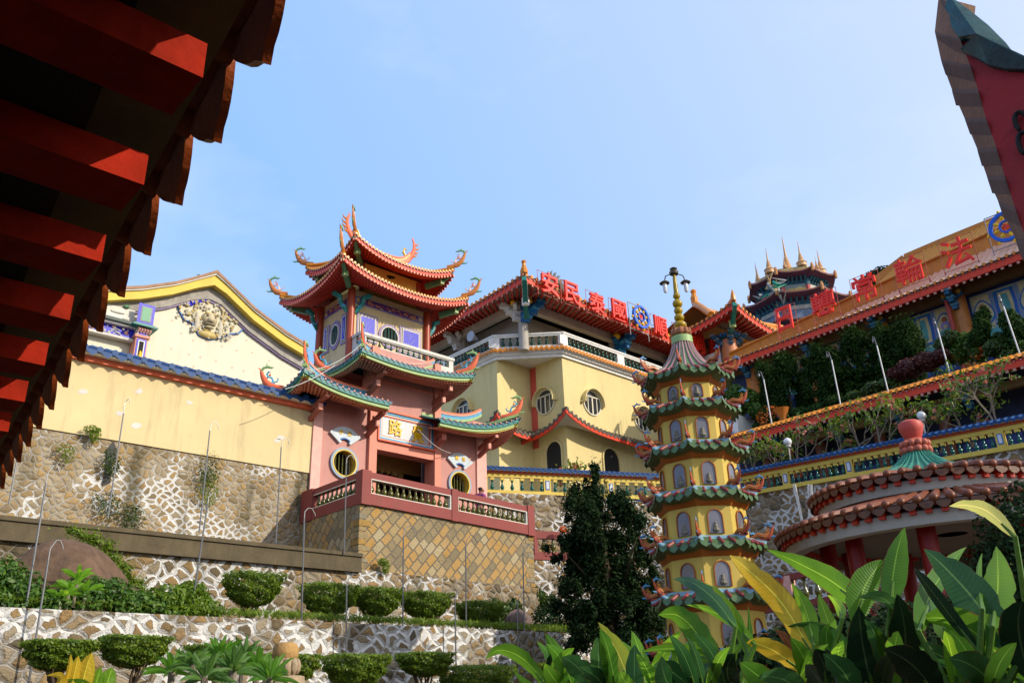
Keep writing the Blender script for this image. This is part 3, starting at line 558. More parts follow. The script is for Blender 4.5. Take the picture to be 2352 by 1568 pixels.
mb = MB(); mb.box((2, Yg - .3, za), (xa, Yg + .04, zb)); mb.box((2, Yg - .36, za - .1), (xa, Yg, za), 1); mb.box((2, Yg - .5, zb), (xa, Yg, zb + .08), 2); mb.box((2, Yg - .62, zb + .08), (xa, Yg, zb + .2), 3); mb.build('band', [ROYAL, GREYW, WHITE, M('black_green', (.03, .05, .045), .5, .2, 4)], fr)
mb = MB()
for k in range(70): p = V3(R_.uniform(2.5, xa - .1), Yg - .31, R_.uniform(za + .04, zb - .05)); mb.ball(p, R_.uniform(.03, .075), int(R_.choice([0, 0, 1])), 6, 4)
for k in range(14):
    p = V3(R_.uniform(3, xa - .5), Yg - .31, R_.uniform(za + .04, zb - .05)); mb.tube([p, p + V3(.15, -.02, .1), p + V3(.32, -.02, R_.uniform(-.1, .12))], .02, 5, 0)
mb.build('blossom_relief', [GREYW, PINKL], fr)
mb = MB(); mb.box((2, Yg - .2, zb + .2), (xa - .05, Yg + .02, zb + .85)); 
for k in range(16): p = V3(R_.uniform(2.5, xa - .2), Yg - .22, zb + .3 + R_.uniform(0, .6)); mb.ball(p, (R_.uniform(.1, .3), .05, R_.uniform(.05, .14)), 0, 7, 5)
for k in range(8): p = V3(R_.uniform(2.5, xa - .2), Yg - .25, zb + .82 + R_.uniform(0, .1)); mb.ball(p, (.12, .06, .08), 1, 7, 5)
mb.build('carved_relief', [M('white_relief', (.66, .64, .58), .7, .25, 8), GREENP], fr, smooth=True)
# ================================================================== pink memorial gate
def hole_wall(mb, x0, x1, z0, z1, cx, cz, r, y, th, mi=0, mi_in=1, n=32, arch=None):
    """wall in a plane of constant Y, facing -Y, with a round opening"""
    an = sorted(set([2 * math.pi * k / n for k in range(n)] + [math.atan2(b - cz, a - cx) % (2 * math.pi) for a in (x0, x1) for b in (z0, z1)]))
    ci, re = [], []
    for a in an:
        c_, s_ = math.cos(a), math.sin(a); ci.append((cx + r * c_, cz + r * s_))
        t_ = min([((x1 if c_ > 0 else x0) - cx) / c_ if abs(c_) > 1e-9 else 1e9, ((z1 if s_ > 0 else z0) - cz) / s_ if abs(s_) > 1e-9 else 1e9]); re.append((cx + t_ * c_, cz + t_ * s_))
    k = len(an); vs = [(a, y, b) for a, b in re] + [(a, y, b) for a, b in ci] + [(a, y + th, b) for a, b in ci] + [(a, y + th, b) for a, b in re]
    for i in range(k):
        j = (i + 1) % k; mb.add([vs[i], vs[j], vs[j + k], vs[i + k]], [(0, 1, 2, 3)], mi); mb.add([vs[i + k], vs[j + k], vs[j + 2 * k], vs[i + 2 * k]], [(0, 1, 2, 3)], mi_in)
        mb.add([vs[i + 2 * k], vs[j + 2 * k], vs[j + 3 * k], vs[i + 3 * k]], [(0, 1, 2, 3)], mi); mb.add([vs[i], vs[i + 3 * k], vs[j + 3 * k], vs[j]], [(0, 1, 2, 3)], mi)
GX = lambda x, y=1000: py(x, y, Yw)[0]
GZ = lambda x, y: py(x, y, Yw)[2]
FL = 7.2       # terrace floor
gate = thing('memorial_gate', 'pink memorial gate with green upturned roofs and gold lettered panel', 'gate', (18, Yw, FL))
xL, xl1, xl2, xr1, xr2, xR = GX(718), GX(844.6), GX(862), GX(994), GX(1008), GX(1113)
zlr, zcr, zrr = GZ(800, 905) + .2, GZ(930, 845) + .5, GZ(1080, 975) + .2
wx, wz = GX(789, 1064), GZ(789, 1064); w2x, w2z = GX(1054, 1112), GZ(1054, 1112)
mb = MB(); hole_wall(mb, xL, xl1, FL, zlr, wx, wz, .475, Yw, .35); mb.box((xL - .003, Yw + .353, FL), (xL + .25, Yw + 4, zlr)); mb.box((xL - .02, Yw - .07, FL), (GX(738), Yw - .003, zlr - .25), 2); mb.build('side_wall', [PINK, YELP, PINKL], gate)
mb = MB(); hole_wall(mb, xr2, xR, FL, zrr, w2x, w2z, .47, Yw, .35); mb.box((xR - .25, Yw + .353, FL), (xR + .003, Yw + 4, zrr)); mb.box((GX(1092), Yw - .07, FL), (xR + .02, Yw - .003, zrr - .2), 2); mb.build('side_wall', [PINK, YELP, PINKL], gate)
zd = GZ(930, 1045); mb = MB()
mb.box((xl1, Yw - .14, FL), (xl2, Yw + .5, zcr), 1); mb.box((xr1, Yw - .14, FL), (xr2, Yw + .5, zcr), 1); mb.box((xl2 + .003, Yw - .03, zd), (xr1 - .003, Yw + .45, zcr - .002)); mb.box((xl2 + .005, Yw - .09, zd - .01), (xr1 - .005, Yw - .032, zd + .32), 1)
mb.box((xl2 + .005, Yw - .06, GZ(930, 915) + .42), (xr1 - .005, Yw - .032, GZ(930, 915) + .50), 1)
mb.build('centre_wall', [PINK, M('pink_pilaster', (.58, .25, .19), .6, .12, 2, .2, 60, .2)], gate)
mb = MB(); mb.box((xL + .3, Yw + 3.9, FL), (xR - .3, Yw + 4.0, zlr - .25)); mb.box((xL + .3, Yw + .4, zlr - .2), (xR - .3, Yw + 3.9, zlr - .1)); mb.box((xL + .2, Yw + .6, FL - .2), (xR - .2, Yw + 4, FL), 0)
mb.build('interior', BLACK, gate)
mb = MB()     # cream inner column, scalloped valance, red leaves of the inner door
cxx = GX(894, 1080); mb.box((cxx - .1, Yw + 1.75, FL), (cxx + .12, Yw + 2.0, zd + .3)); mb.box((xl2 - .2, Yw + 1.8, zd - .1), (xr1 + .8, Yw + 1.95, zd + .5))
for k in range(9):
    x = xl2 + (xr1 - xl2) * (k + .5) / 9; mb.poly([(-.13, 0), (.13, 0), (.1, -.1 - .08 * (k in (0, 1, 7, 8))), (0, -.16 - .16 * (k in (0, 8))), (-.1, -.1 - .08 * (k in (0, 1, 7, 8)))], (x, Yw + 1.95, zd - .09), X0, Z0, .1)
mb.build('inner_valance', M('valance_cream', (.36, .27, .13), .7, .2, 4), gate, fix=True)
def round_window(cx, cz):
    mb = MB(); c = (cx, Yw - .002, cz); mb.ring(c, X0, Z0, .565, .49, .09, 0); mb.ring((cx, Yw - .03, cz), X0, Z0, .49, .445, .07, 1); f = mb.build('window_frame', [M('frame_blue', (.26, .33, .42), .5, .2, 5), YELP], gate, smooth=True)
    for k in range(6):
        x = cx - .36 + .144 * k; h = math.sqrt(max(.02, .47 ** 2 - (x - cx) ** 2)); mb = MB(); z = cz - h; prof = []
        while z < cz + h: prof += [(.032, z - cz), (.036, z - cz + .02), (.026, z - cz + .05)]; z += .16
        mb.lathe(prof + [(.03, h)], (x, Yw + .2, cz), 8); mb.build('window_bar', OLIVE, f, smooth=True)
    mb = MB(); mb.box((cx - .6, Yw + .9, cz - .6), (cx + .6, Yw + 1.0, cz + .6)); mb.box((cx - .32, Yw + .8, cz - .6), (cx - .05, Yw + .9, cz + .1), 1); mb.box((cx + .02, Yw + .8, cz - .6), (cx + .2, Yw + .9, cz + .1), 1); mb.build('shutter', [BLACK, M('shutter_red', (.55, .05, .02), .5, .2, 4)], f)
round_window(wx, wz); round_window(w2x, w2z)
def fan(cx, cz, tilt, chars):
    mb = MB(); n = 14; a0, a1 = rad(38), rad(142); ro, ri = .74, .33; c = V3(cx, Yw - .002, cz - .42)
    pts = [(ro * math.cos(a), ro * math.sin(a)) for a in np.linspace(a0, a1, n)] + [(ri * math.cos(a), ri * math.sin(a)) for a in np.linspace(a1, a0, n)]
    mb.poly(pts, c, X0, Z0, .07)
    for a in (a0, a1): mb.beam(c + X0 * math.cos(a) * (ri - .1) + Z0 * math.sin(a) * (ri - .1) + V3(0, -.07, 0), c + X0 * math.cos(a) * (ro + .03) + Z0 * math.sin(a) * (ro + .03) + V3(0, -.07, 0), .08, .1, 0)
    mb.tube([c + X0 * math.cos(a) * (ri - .02) + Z0 * math.sin(a) * (ri - .02) + V3(0, -.06, 0) for a in np.linspace(a0, a1, n)], .035, 6, 1)
    f = mb.build('fan_plaque', [M('plaque_blue_white', (.50, .56, .60), .5, .15, 5), BLUEP], gate, fix=True); mb = MB()
    put_glyph(mb, chars[0], (cx - .17, Yw - .085, cz + .1), X0, Z0, .16, .17, .02, 0, .02); put_glyph(mb, chars[1], (cx + .17, Yw - .085, cz + .09), X0, Z0, .16, .17, .02, 0, .02); mb.build('plaque_lettering', GOLD, f)
fan(GX(790.4, 1001), GZ(790.4, 1001), 0, '妙覺'); fan(GX(1054, 1059), GZ(1054, 1059), 0, '圓宗')
# name board
sx0, sx1 = GX(863.7, 975), GX(993, 1000); sz1, sz0 = GZ(930, 957), GZ(926, 1023)
mb = MB()
def frame(mb, x0, x1, z0, z1, w, y, d, mi):
    mb.box((x0, y - d, z0), (x1, y, z0 + w), mi); mb.box((x0, y - d, z1 - w), (x1, y, z1), mi); mb.box((x0, y - d, z0 + w), (x0 + w, y, z1 - w), mi); mb.box((x1 - w, y - d, z0 + w), (x1, y, z1 - w), mi)
frame(mb, sx0 - .02, sx1 + .02, sz0 - .03, sz1 + .03, .06, Yw - .033, .16, 0); frame(mb, sx0 + .04, sx1 - .04, sz0 + .03, sz1 - .03, .08, Yw - .033, .11, 1); frame(mb, sx0 + .12, sx1 - .12, sz0 + .11, sz1 - .11, .05, Yw - .033, .08, 2); frame(mb, sx0 + .17, sx1 - .17, sz0 + .16, sz1 - .16, .04, Yw - .033, .06, 0)
fb = mb.build('name_board_frame', [CORAL, SKYB, WHITE], gate)
mb = MB(); mb.box((sx0 + .2, Yw - .06, sz0 + .19), (sx1 - .2, Yw - .032, sz1 - .19)); mb.build('name_board', SILVER, fb)
mb = MB(); mz = (sz0 + sz1) / 2
put_glyph(mb, '路', (GX(905, 988), Yw - .08, mz + .02), X0, Z0, .60, .62, .06, 0, .012); put_glyph(mb, '覺', (GX(956.5, 999), Yw - .08, mz - .02), X0, Z0, .54, .66, .06, 0, .012); mb.build('board_lettering', GOLD, fb)
# roofs
def gate_roof(x0, x1, y0, y1, ze, zi, up0, up1, n):
    mid = (y0 + y1) / 2; i0 = x0 + (.75 if up0 else 0); i1 = x1 - (.75 if up1 else 0)
    fr_ = Eave((x0, y0, ze), (x1, y0, ze), (i0, mid, zi), (i1, mid, zi), up0, up1, 2.7, .08); bk = Eave((x1, y1, ze), (x0, y1, ze), (i1, mid, zi), (i0, mid, zi), up1, up0, 2.7, .08)
    L = [fr_, bk]
    if up0: L.append(Eave((x0, y1, ze), (x0, y0, ze), (i0, mid, zi), (i0, mid, zi), up0, up0, 3, .08))
    if up1: L.append(Eave((x1, y0, ze), (x1, y1, ze), (i1, mid, zi), (i1, mid, zi), up1, up1, 3, .08))
    mb = MB()
    for e in L: e.tiles(mb, max(4, int(n * e.L / fr_.L)), .06, 0, 6, ends=1, drip=2, er=.62)
    roof = mb.build('roof', [M('gate_tile', (.045, .14, .15), .4, .35, 5, .1), M('gate_tile_end', (.45, .20, .17), .5, .2, 5), M('gate_drip', (.03, .10, .16), .4, .3, 6)], gate)
    mb = MB()
    for e in L: e.board(mb, .13, .05, .0, .03, 0); e.board(mb, .11, .1, .05, .16, 1); e.board(mb, .05, .1, .1, .27, 2)
    mb.build('fascia', [TEAL, GREENL, GOLD if False else YELP], roof)
    mb = MB()
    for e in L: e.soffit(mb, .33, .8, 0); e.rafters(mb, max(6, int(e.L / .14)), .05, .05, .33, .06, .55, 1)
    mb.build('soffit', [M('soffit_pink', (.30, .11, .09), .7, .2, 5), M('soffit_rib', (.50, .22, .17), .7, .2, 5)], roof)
    # ridge wall with rising ends
    mb = MB(); k = 24; xs = np.linspace(i0 + .1, i1 - .1, k)
    s0 = lambda i: (1 - i / (k - 1)) ** 4 * (.55 if up0 else 0) + (i / (k - 1)) ** 4 * (.55 if up1 else 0)
    for (h0, h1, w, mi) in ((0, .10, .24, 0), (.10, .24, .2, 1), (.24, .28, .26, 2), (.28, .37, .16, 3)):
        for i in range(k - 1):
            a, b = zi + s0(i), zi + s0(i + 1); vs = [(xs[i], mid - w / 2, a + h0), (xs[i + 1], mid - w / 2, b + h0), (xs[i + 1], mid - w / 2, b + h1), (xs[i], mid - w / 2, a + h1)]; vs += [(p[0], mid + w / 2, p[2]) for p in vs]
            mb.add(vs, [(0, 1, 2, 3), (7, 6, 5, 4), (3, 2, 6, 7), (0, 4, 5, 1), (0, 3, 7, 4), (1, 5, 6, 2)], mi)
    mb.build('ridge', [GREENL, SKYB, PINKL, CORAL], roof)
    ors = []
    for sx, up in ((x0, up0), (x1, up1)):
        if not up: continue
        s = -1 if sx == x0 else 1
        for yy, sy in ((y0, -1), (y1, 1)):
            p = V3(sx, yy, ze + up); mb = MB(); mb.tube([p + V3(0, 0, .12), p + V3(-s * .3, -sy * .3, .0), p + V3(-s * .7, -sy * .62, -.2), p + V3(-s * 1.0, -sy * (abs(mid - yy)), zi - ze - up + .1)], [.09, .11, .1, .09], 6, 1); ors.append((p, s, sy)); mb.build('hip_ridge', [CORAL, GREENL], roof, smooth=True)
    for p, s, sy in ors:
        m2 = MB(); q = p + V3(-s * .25, -sy * .25, .1); horn(m2, q, (s, sy), .64); m2.build('scroll_ornament', [CORAL, GREENL, CORAL, SKYB], roof, smooth=True)
    return roof
Yf = Yw - 1.35
a = py(698, 858, Yf); b = py(896, 930, Yf); m = py(811, 909, Yf)
gate_roof(a[0], b[0], Yf, Yw + 1.5, m[2] + .12, m[2] + .62, a[2] - m[2] + .1, 0, 15)
a = py(831, 811, Yf - .1); b = py(1089, 880, Yf - .1); m = py(935, 850, Yf - .1)
gate_roof(a[0], b[0], Yf - .1, Yw + 1.6, m[2] + .12, m[2] + .62, a[2] - m[2] + .1, max(.5, b[2] - m[2] + .1), 22)
a = py(1012, 962, Yf); b = py(1192, 972, Yf); m = py(1080, 983, Yf)
gate_roof(a[0], b[0], Yf, Yw + 1.5, m[2] + .12, m[2] + .62, 0, max(.55, b[2] - m[2] + .1), 14)
def bracket(x, z, L=1.15):
    mb = MB(); mb.beam((x, Yw, z - .62), (x, Yw - L * .62, z - .34), .13, .15); mb.beam((x, Yw - .05, z - .3), (x, Yw - L, z + .02), .13, .15); mb.beam((x, Yw - L * .4, z - .4), (x, Yw - L * .4, z), .1, .1)
    mb.box((x - .07, Yw - L - .02, z - .08), (x + .07, Yw - L + .08, z + .14), 1); mb.box((x - .07, Yw - L * .62 - .02, z - .44), (x + .07, Yw - L * .62 + .08, z - .22), 1)
    mb.build('bracket', [M('bracket_pink', (.34, .13, .10), .7, .2, 5), M('bracket_tip', (.68, .34, .28), .6, .15, 5)], gate)
for x, y in ((752, 905), (883, 945), (884, 852), (1034, 893), (1036, 978), (1139, 1000)):
    p = py(x, y, Yw - 1.1); bracket(p[0], p[2])

# ------------------------------------------------------------------ terrace in front of the gate
Yr = 21.84; xc, xe = 13.95, 21.1
mb = MB(); mb.wallquad((xc, Yr), (xe, Yr), 4.6, 7.62, 0, 4.6, 7.40); mb.wallquad((xc, Yw), (xc, Yr), 4.6, 7.62, 0); mb.wallquad((xe, Yr), (xe, Yw), 4.6, 7.4, 0); mb.box((xc + .02, Yr + .02, 4.6), (xe - .02, Yw, FL - .35), 1)
mb.build('stone_terrace', [ASHLAR, CONC], label='ochre diagonal stone terrace base under the maroon balustrade', cat='terrace')
for x, y, dx, dy in ((xc, Yr, 1, 1), (xe, Yr, -1, 1)):
    mb = MB(); z = 4.9 if x == xc else 4.62; k = 0
    while z < 7.3:
        h = R_.uniform(.12, .22); w, w2 = (.42, .26) if k % 2 else (.26, .42); xa_, xb_ = sorted((x - dx * R_.uniform(.008, .02), x + dx * w * R_.uniform(.7, 1))); ya_, yb_ = sorted((y - R_.uniform(.008, .02), y + w2)); mb.box((xa_, ya_, z), (xb_, yb_, min(7.35, z + h - .035)), int(R_.integers(0, 3))); z += h; k += 1
    mb.build('quoin_stack', [M('quoin_tan', (.27, .215, .13), .9, .3, 6, .5, 20), M('quoin_grey', (.23, .205, .155), .9, .3, 6, .5, 20), M('quoin_ochre', (.30, .20, .085), .9, .3, 6, .5, 20)], label='squared corner stones stacked up the left corner of the ochre terrace' if x == xc else 'squared corner stones stacked up the right end of the ochre terrace', cat='quoin')
bal = thing('balustrade', 'maroon balustrade with olive glazed balusters round the gate terrace', 'balustrade', (xc, Yr, 7.5))
ztop = lambda x: 8.57 - (x - xc) * .034
def slab(mb, x0, x1, y0, y1, h0, h1, mi=0):
    vs = [(x, y, ztop(x) + h) for h in (h0, h1) for x, y in ((x0, y0), (x1, y0), (x1, y1), (x0, y1))]
    mb.add(vs, [(0, 3, 2, 1), (4, 5, 6, 7), (0, 1, 5, 4), (1, 2, 6, 5), (2, 3, 7, 6), (3, 0, 4, 7)], mi)
mb = MB(); slab(mb, xc, xe, Yr - .08, Yr + .22, -.2, 0); slab(mb, xc, xc + .26, Yr + .222, Yw, -.2, -.004); mb.build('top_rail', RAIL, bal)
mb = MB(); slab(mb, xc - .02, xe, Yr - .1, Yr + .2, -1.0, -.66); slab(mb, xc - .02, xc + .2, Yr + .203, Yw, -1.0, -.663); mb.build('base_beam', RAIL, bal)
xm = py(1040, 1160, Yr)[0]
for x0, x1 in ((xc - .03, xc + .3), (xm - .12, xm + .14), (xe - .3, xe + .02)):
    mb = MB(); slab(mb, x0, x1, Yr - .12, Yr + .25, -1.02, .03); mb.build('pier', RAIL, bal)
mb = MB(); slab(mb, xc - .05, xc + .27, Yw - .75, Yw - .05, -1.02, .02); mb.build('pier', RAIL, bal)
bp = proto(baluster(.46, .085), 'baluster', OLIVE)
for n_, x0, x1 in ((13, xc + .42, xm - .26), (14, xm + .26, xe - .42)):
    for k in range(n_): x = x0 + (x1 - x0) * k / (n_ - 1); inst(bp, bal, (x, Yr + .06, ztop(x) - .66))
for k in range(9): y = Yr + .45 + k * (Yw - .95 - Yr - .45) / 8; inst(bp, bal, (xc + .1, y, ztop(xc) - .66))
mb = MB()
for x0, x1 in ((xc + .3, xm - .12), (xm + .14, xe - .3)):
    for h0, h1 in ((-.66, -.635), (-.225, -.2)): slab(mb, x0, x1, Yr - .09, Yr + .02, h0, h1)
    slab(mb, x0 + .003, x0 + .04, Yr - .085, Yr + .02, -.634, -.226); slab(mb, x1 - .05, x1 - .003, Yr - .085, Yr + .2, -.634, -.226)
slab(mb, xc - .01, xc + .02, Yr + .26, Yw - .76, -.655, -.63); slab(mb, xc - .005, xc + .02, Yr + .26, Yw - .76, -.225, -.2)
mb.build('opening_trim', M('trim_white', (.66, .64, .58), .6, .15, 3), bal)
mb = MB(); mb.box((xc + .02, Yr + .3, FL - .34), (xe - .02, Yw + .5, FL)); mb.build('terrace_floor', M('floor_tile', (.35, .2, .16), .7, .2, 2), kind='structure')

# ================================================================== yellow bell tower behind the gate
Yt = 36.0; tx0, tx1, ty1 = 21.95, 27.0, 39.2
tow = thing('bell_tower', 'square yellow tower with two tiers of red upturned roofs', 'tower', (24.5, 37.5, 12))
m1 = py(936, 674, Yt - 1.7); ze1 = m1[2] + .10
zwt = ze1 + .15
mb = MB(); mb.box((tx0 + .12, Yt + .08, 10), (tx1 - .1, ty1 - .1, zwt)); mb.build('wall', YEL, tow)
for x, y in ((tx0, Yt), (tx1, Yt), (tx0, ty1), (tx1, ty1)):
    mb = MB(); mb.lathe([(.22, 10), (.215, 18), (.2, zwt)], (x, y, 0), 16); mb.build('column', COLM, tow, smooth=True)
def tower_roof(a, b, ia, ib, ze, zi, up, n, base):
    L = rect_roof(a, b, ia, ib, ze, zi, up, 4.6, .12); mb = MB()
    for e in L: e.tiles(mb, int(e.L / .215), .075, 0, 7, ends=1, drip=2)
    roof = mb.build(base, [TILER, M('tile_end_gold', (.62, .33, .06), .35, .3, 8), M('drip_rose', (.52, .20, .17), .5, .3, 8)], tow)
    mb = MB()
    for e in L: e.board(mb, .2, .06, .03, .12, 0); e.board(mb, .06, .08, .09, .32, 1)
    mb.build('fascia', [M('fascia_red', (.60, .075, .04), .5, .15, 4), REDD], roof)
    mb = MB()
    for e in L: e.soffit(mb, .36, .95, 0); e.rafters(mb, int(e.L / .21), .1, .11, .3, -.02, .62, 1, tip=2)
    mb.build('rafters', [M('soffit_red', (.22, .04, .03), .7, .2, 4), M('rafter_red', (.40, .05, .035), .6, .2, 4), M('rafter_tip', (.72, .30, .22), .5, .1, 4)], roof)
    for e in L:
        p = e.P(0, 0); d = unit(V3(p[0] - (a[0] + b[0]) / 2, p[1] - (a[1] + b[1]) / 2, 0)); d = unit(V3(math.copysign(1, d[0]), math.copysign(1, d[1]), 0))
        mb = MB(); mb.tube([e.P(0, t) + V3(0, 0, .12) for t in np.linspace(0, 1, 9)], .13, 7, 0); mb.build('hip_ridge', ORANGE, roof, smooth=True)
        mb = MB(); q = [p - d * .05 - V3(0, 0, .25), p - d * .75 - V3(0, 0, .75), p - d * 1.7 - V3(0, 0, 1.05)]
        mb.beam(q[0], q[1], .2, .24); mb.beam(q[1] - V3(0, 0, .02), q[2], .24, .3); mb.box(q[1] - (.13, .13, .2), q[1] + (.13, .13, .16), 1); mb.build('corner_beam', [GREENP, GREENL], roof)
        mb = MB(); horn(mb, p + d * .05 + V3(0, 0, .22), d, .82); mb.build('scroll_ornament', [M('scroll_orange', (.48, .20, .085), .5, .25, 6), M('scroll_green', (.16, .30, .14), .5, .2, 6), CORAL, M('scroll_pale', (.66, .50, .44), .5, .2, 6)], roof, smooth=True)
    return roof, L
oh = 1.7; cpt = py(793, 600, Yt - oh)
r1, L1 = tower_roof((tx0 - oh, Yt - oh), (tx1 + oh, ty1 + oh), (tx0 + .4, Yt + .4), (tx1 - .4, ty1 - .4), ze1, ze1 + .95, .95, 0, 'lower_roof')
uY = Yt + .55; ux0, ux1, uy1 = py(832, 615, uY)[0], py(960, 650, uY)[0], ty1 - .5
m2 = py(910, 617, uY - 1.5); ze2 = m2[2] + .42
mb = MB(); mb.box((ux0, uY, ze1 + .5), (ux1, uy1, ze2 + .2)); mb.build('upper_wall', M('upper_yellow', (.72, .50, .17), .7, .1, 1, .1, 30, .2), tow)
mb = MB(); vp = py(898, 637, uY - .001); mb.poly([(-.28, -.05), (-.08, -.14), (.26, .0), (.3, .1), (0, .1), (-.3, .04)], vp, X0, Z0, .02); mb.build('vent', BLACK, tow)
for x in (ux0, ux1): mb = MB(); mb.lathe([(.14, ze1 + .5), (.14, ze2 + .1)], (x, uY, 0), 10); mb.build('upper_column', COLM, tow, smooth=True)
zr = ze2 + 1.35; ym = (uY + uy1) / 2
r2, L2 = tower_roof((ux0 - 1.5, uY - 1.5), (ux1 + 1.5, uy1 + 1.5), (ux0 + .2, ym - .15), (ux1 - .2, ym + .15), ze2, zr, .9, 0, 'upper_roof')
mb = MB(); k = 20; xs = np.linspace(ux0 - .1, ux1 + .1, k)
for i in range(k - 1):
    f = lambda q: zr + .1 + .75 * abs(2 * q / (k - 1) - 1) ** 4
    for w, h0, h1, mi in ((.3, -.1, .2, 0), (.22, .2, .42, 1), (.3, .42, .5, 0)):
        vs = [(xs[i], ym - w / 2, f(i) + h0), (xs[i + 1], ym - w / 2, f(i + 1) + h0), (xs[i + 1], ym - w / 2, f(i + 1) + h1), (xs[i], ym - w / 2, f(i) + h1)]; vs += [(p[0], ym + w / 2, p[2]) for p in vs]
        mb.add(vs, [(0, 1, 2, 3), (7, 6, 5, 4), (3, 2, 6, 7), (0, 4, 5, 1), (0, 3, 7, 4), (1, 5, 6, 2)], mi)
mb.build('ridge', [CORAL, ORANGE], r2)
for x, s in ((ux0 - .1, -1), (ux1 + .1, 1)):
    mb = MB(); p = V3(x, ym, zr + .9); Q = lambda a, b: p + V3(s * a, 0, b)
    mb.tube([Q(-.6, -.45), Q(-.1, -.1), Q(.25, .38), Q(.38, .82), Q(.34, 1.22), Q(.22, 1.46), Q(.32, 1.58)], [.2, .2, .16, .12, .09, .05, .02], 8, 0, flat=.6)
    for j, (u, v) in enumerate(((.3, .25), (.42, .52), (.46, .8), (.42, 1.08))): mb.tube([Q(u, v), Q(u + .2, v + .08), Q(u + .28, v + .24)], [.07, .05, .01], 5, 1)
    mb.tube([Q(-.2, .0), Q(-.45, .3), Q(-.35, .6), Q(-.15, .5)], [.08, .08, .06, .02], 6, 2); mb.build('ridge_dragon', [CORAL, ORANGE, GOLD], r2, smooth=True)
# friezes, panels, windows of the two visible faces
AX = {'R': (X0, V3(0, Yt + .08, 0), lambda x, y: py(x, y, Yt + .08)), 'L': (V3(0, -1, 0), V3(tx0 + .12, 0, 0), lambda x, y: px(x, y, tx0 + .12))}
def face_box(mb, face, s0, s1, z0, z1, d0, d1, mi):
    if face == 'R': mb.box((s0, Yt + .08 - d1, z0), (s1, Yt + .08 - d0, z1), mi)
    else: mb.box((tx0 + .12 - d1, s0, z0), (tx0 + .12 - d0, s1, z1), mi)
FRZ = M('frieze_violet', (.10, .04, .20), .5, .5, 9)
def face_s(face, x, y): p = AX[face][2](x, y); return (p[0] if face == 'R' else p[1]), p[2]
for face, zt_, zb2, s0, s1 in (('R', None, None, tx0 + .25, tx1 - .22), ('L', None, None, Yt + .25, ty1 - .25)):
    z1f, z0f = face_s('R', 826, 686)[1] + .12, face_s('R', 900, 722)[1] - .02
    mb = MB(); face_box(mb, face, s0, s1, z0f, z1f, 0, .03, 0); face_box(mb, face, s0 + .4, s1 - .4, z0f + .07, z1f - .07, .03, .05, 1)
    fz = mb.build('frieze', [M('frieze_trim', (.24, .22, .42), .5, .3, 9), FRZ], tow)
    mb = MB()
    for k in range(60 if face == 'R' else 34):
        s = R_.uniform(s0 + .5, s1 - .5); z = R_.uniform(z0f + .1, z1f - .1); p = V3(s, Yt + .02, z) if face == 'R' else V3(tx0 + .06, s, z); mb.ball(p, (.1, .03, .035) if face == 'R' else (.03, .1, .035), int(R_.choice([0, 0, 1])), 6, 4)
    for s in (s0 + .2, s1 - .2): p = V3(s, Yt + .04, (z0f + z1f) / 2) if face == 'R' else V3(tx0 + .08, s, (z0f + z1f) / 2); mb.ball(p, (.11, .04, .13) if face == 'R' else (.04, .11, .13), 1, 8, 6)
    mb.build('frieze_relief', [M('relief_brick', (.38, .12, .12), .6, .2, 9), M('relief_sand', (.62, .46, .20), .6, .2, 9)], fz)
def blue_panel(face, s0, s1, z0, z1):
    mb = MB(); face_box(mb, face, s0, s1, z0, z1, 0, .05, 0); face_box(mb, face, s0 + .09, s1 - .09, z0 + .09, z1 - .09, .05, .07, 1); face_box(mb, face, s0 + .13, s1 - .13, z0 + .13, z1 - .13, .07, .08, 2); face_box(mb, face, s0 + .17, s1 - .17, z0 + .17, z1 - .17, .08, .1, 1); face_box(mb, face, s0 + .22, s1 - .22, z0 + .22, z1 - .22, .1, .105, 3)
    pa = mb.build('blossom_panel', [LILAC, M('panel_cream', (.70, .66, .56), .5, .1, 4), BLACK, ROYAL], tow); mb = MB()
    W = lambda s, z: V3(s, Yt - .03, z) if face == 'R' else V3(tx0 + .01, s, z)
    a0, a1, b0, b1 = s0 + .28, s1 - .28, z0 + .28, z1 - .28; L_ = lambda u, v: W(a0 + (a1 - a0) * u, b0 + (b1 - b0) * v)
    mb.tube([L_(.05, .1), L_(.3, .3), L_(.5, .35), L_(.7, .6), L_(.9, .65)], .011, 5, 0); mb.tube([L_(.3, .3), L_(.35, .6), L_(.25, .9)], .010, 5, 0); mb.tube([L_(.5, .35), L_(.75, .2)], .009, 5, 0); mb.tube([L_(.35, .6), L_(.6, .85)], .009, 5, 0)
    for k in range(9): mb.ball(L_(R_.uniform(0, 1), R_.uniform(0, 1)), R_.uniform(.015, .035), int(R_.choice([1, 1, 0, 2])), 6, 4)
    mb.build('blossom_relief', [M('twig_grey', (.40, .42, .50), .5, .2, 9), M('blossom_white', (.68, .70, .74), .5, .1, 9), CORAL], pa)
def oval_window(face, s, z, r, ey):
    W, ax = (V3(s, Yt + .08, z), X0) if face == 'R' else (V3(tx0 + .12, s, z), V3(0, -1, 0)); nn = np.cross(ax, Z0)
    mb = MB(); mb.ring(W, ax, Z0, r + .17, r + .03, .06, 0, 32, ey); mb.ring(W, ax, Z0, r + .03, r - .02, .09, 1, 32, ey)
    mb.poly([((r + .02) * math.cos(q), (r + .02) * math.sin(q) * ey) for q in np.arange(28) * math.pi / 14], W, ax, Z0, .012, 2); f = mb.build('oval_window', [LILAC, M('panel_cream', (.7, .66, .56)), BLACK], tow, smooth=True)
    for k in range(4): u = (-.6 + .4 * k) * r; h = math.sqrt(r * r - u * u) * ey; mb = MB(); mb.tube([W + ax * u + nn * .05 - Z0 * h, W + ax * u + nn * .05 + Z0 * h], .05 if r > .4 else .04, 8); mb.build('window_bar', DGREEN, f, smooth=True)
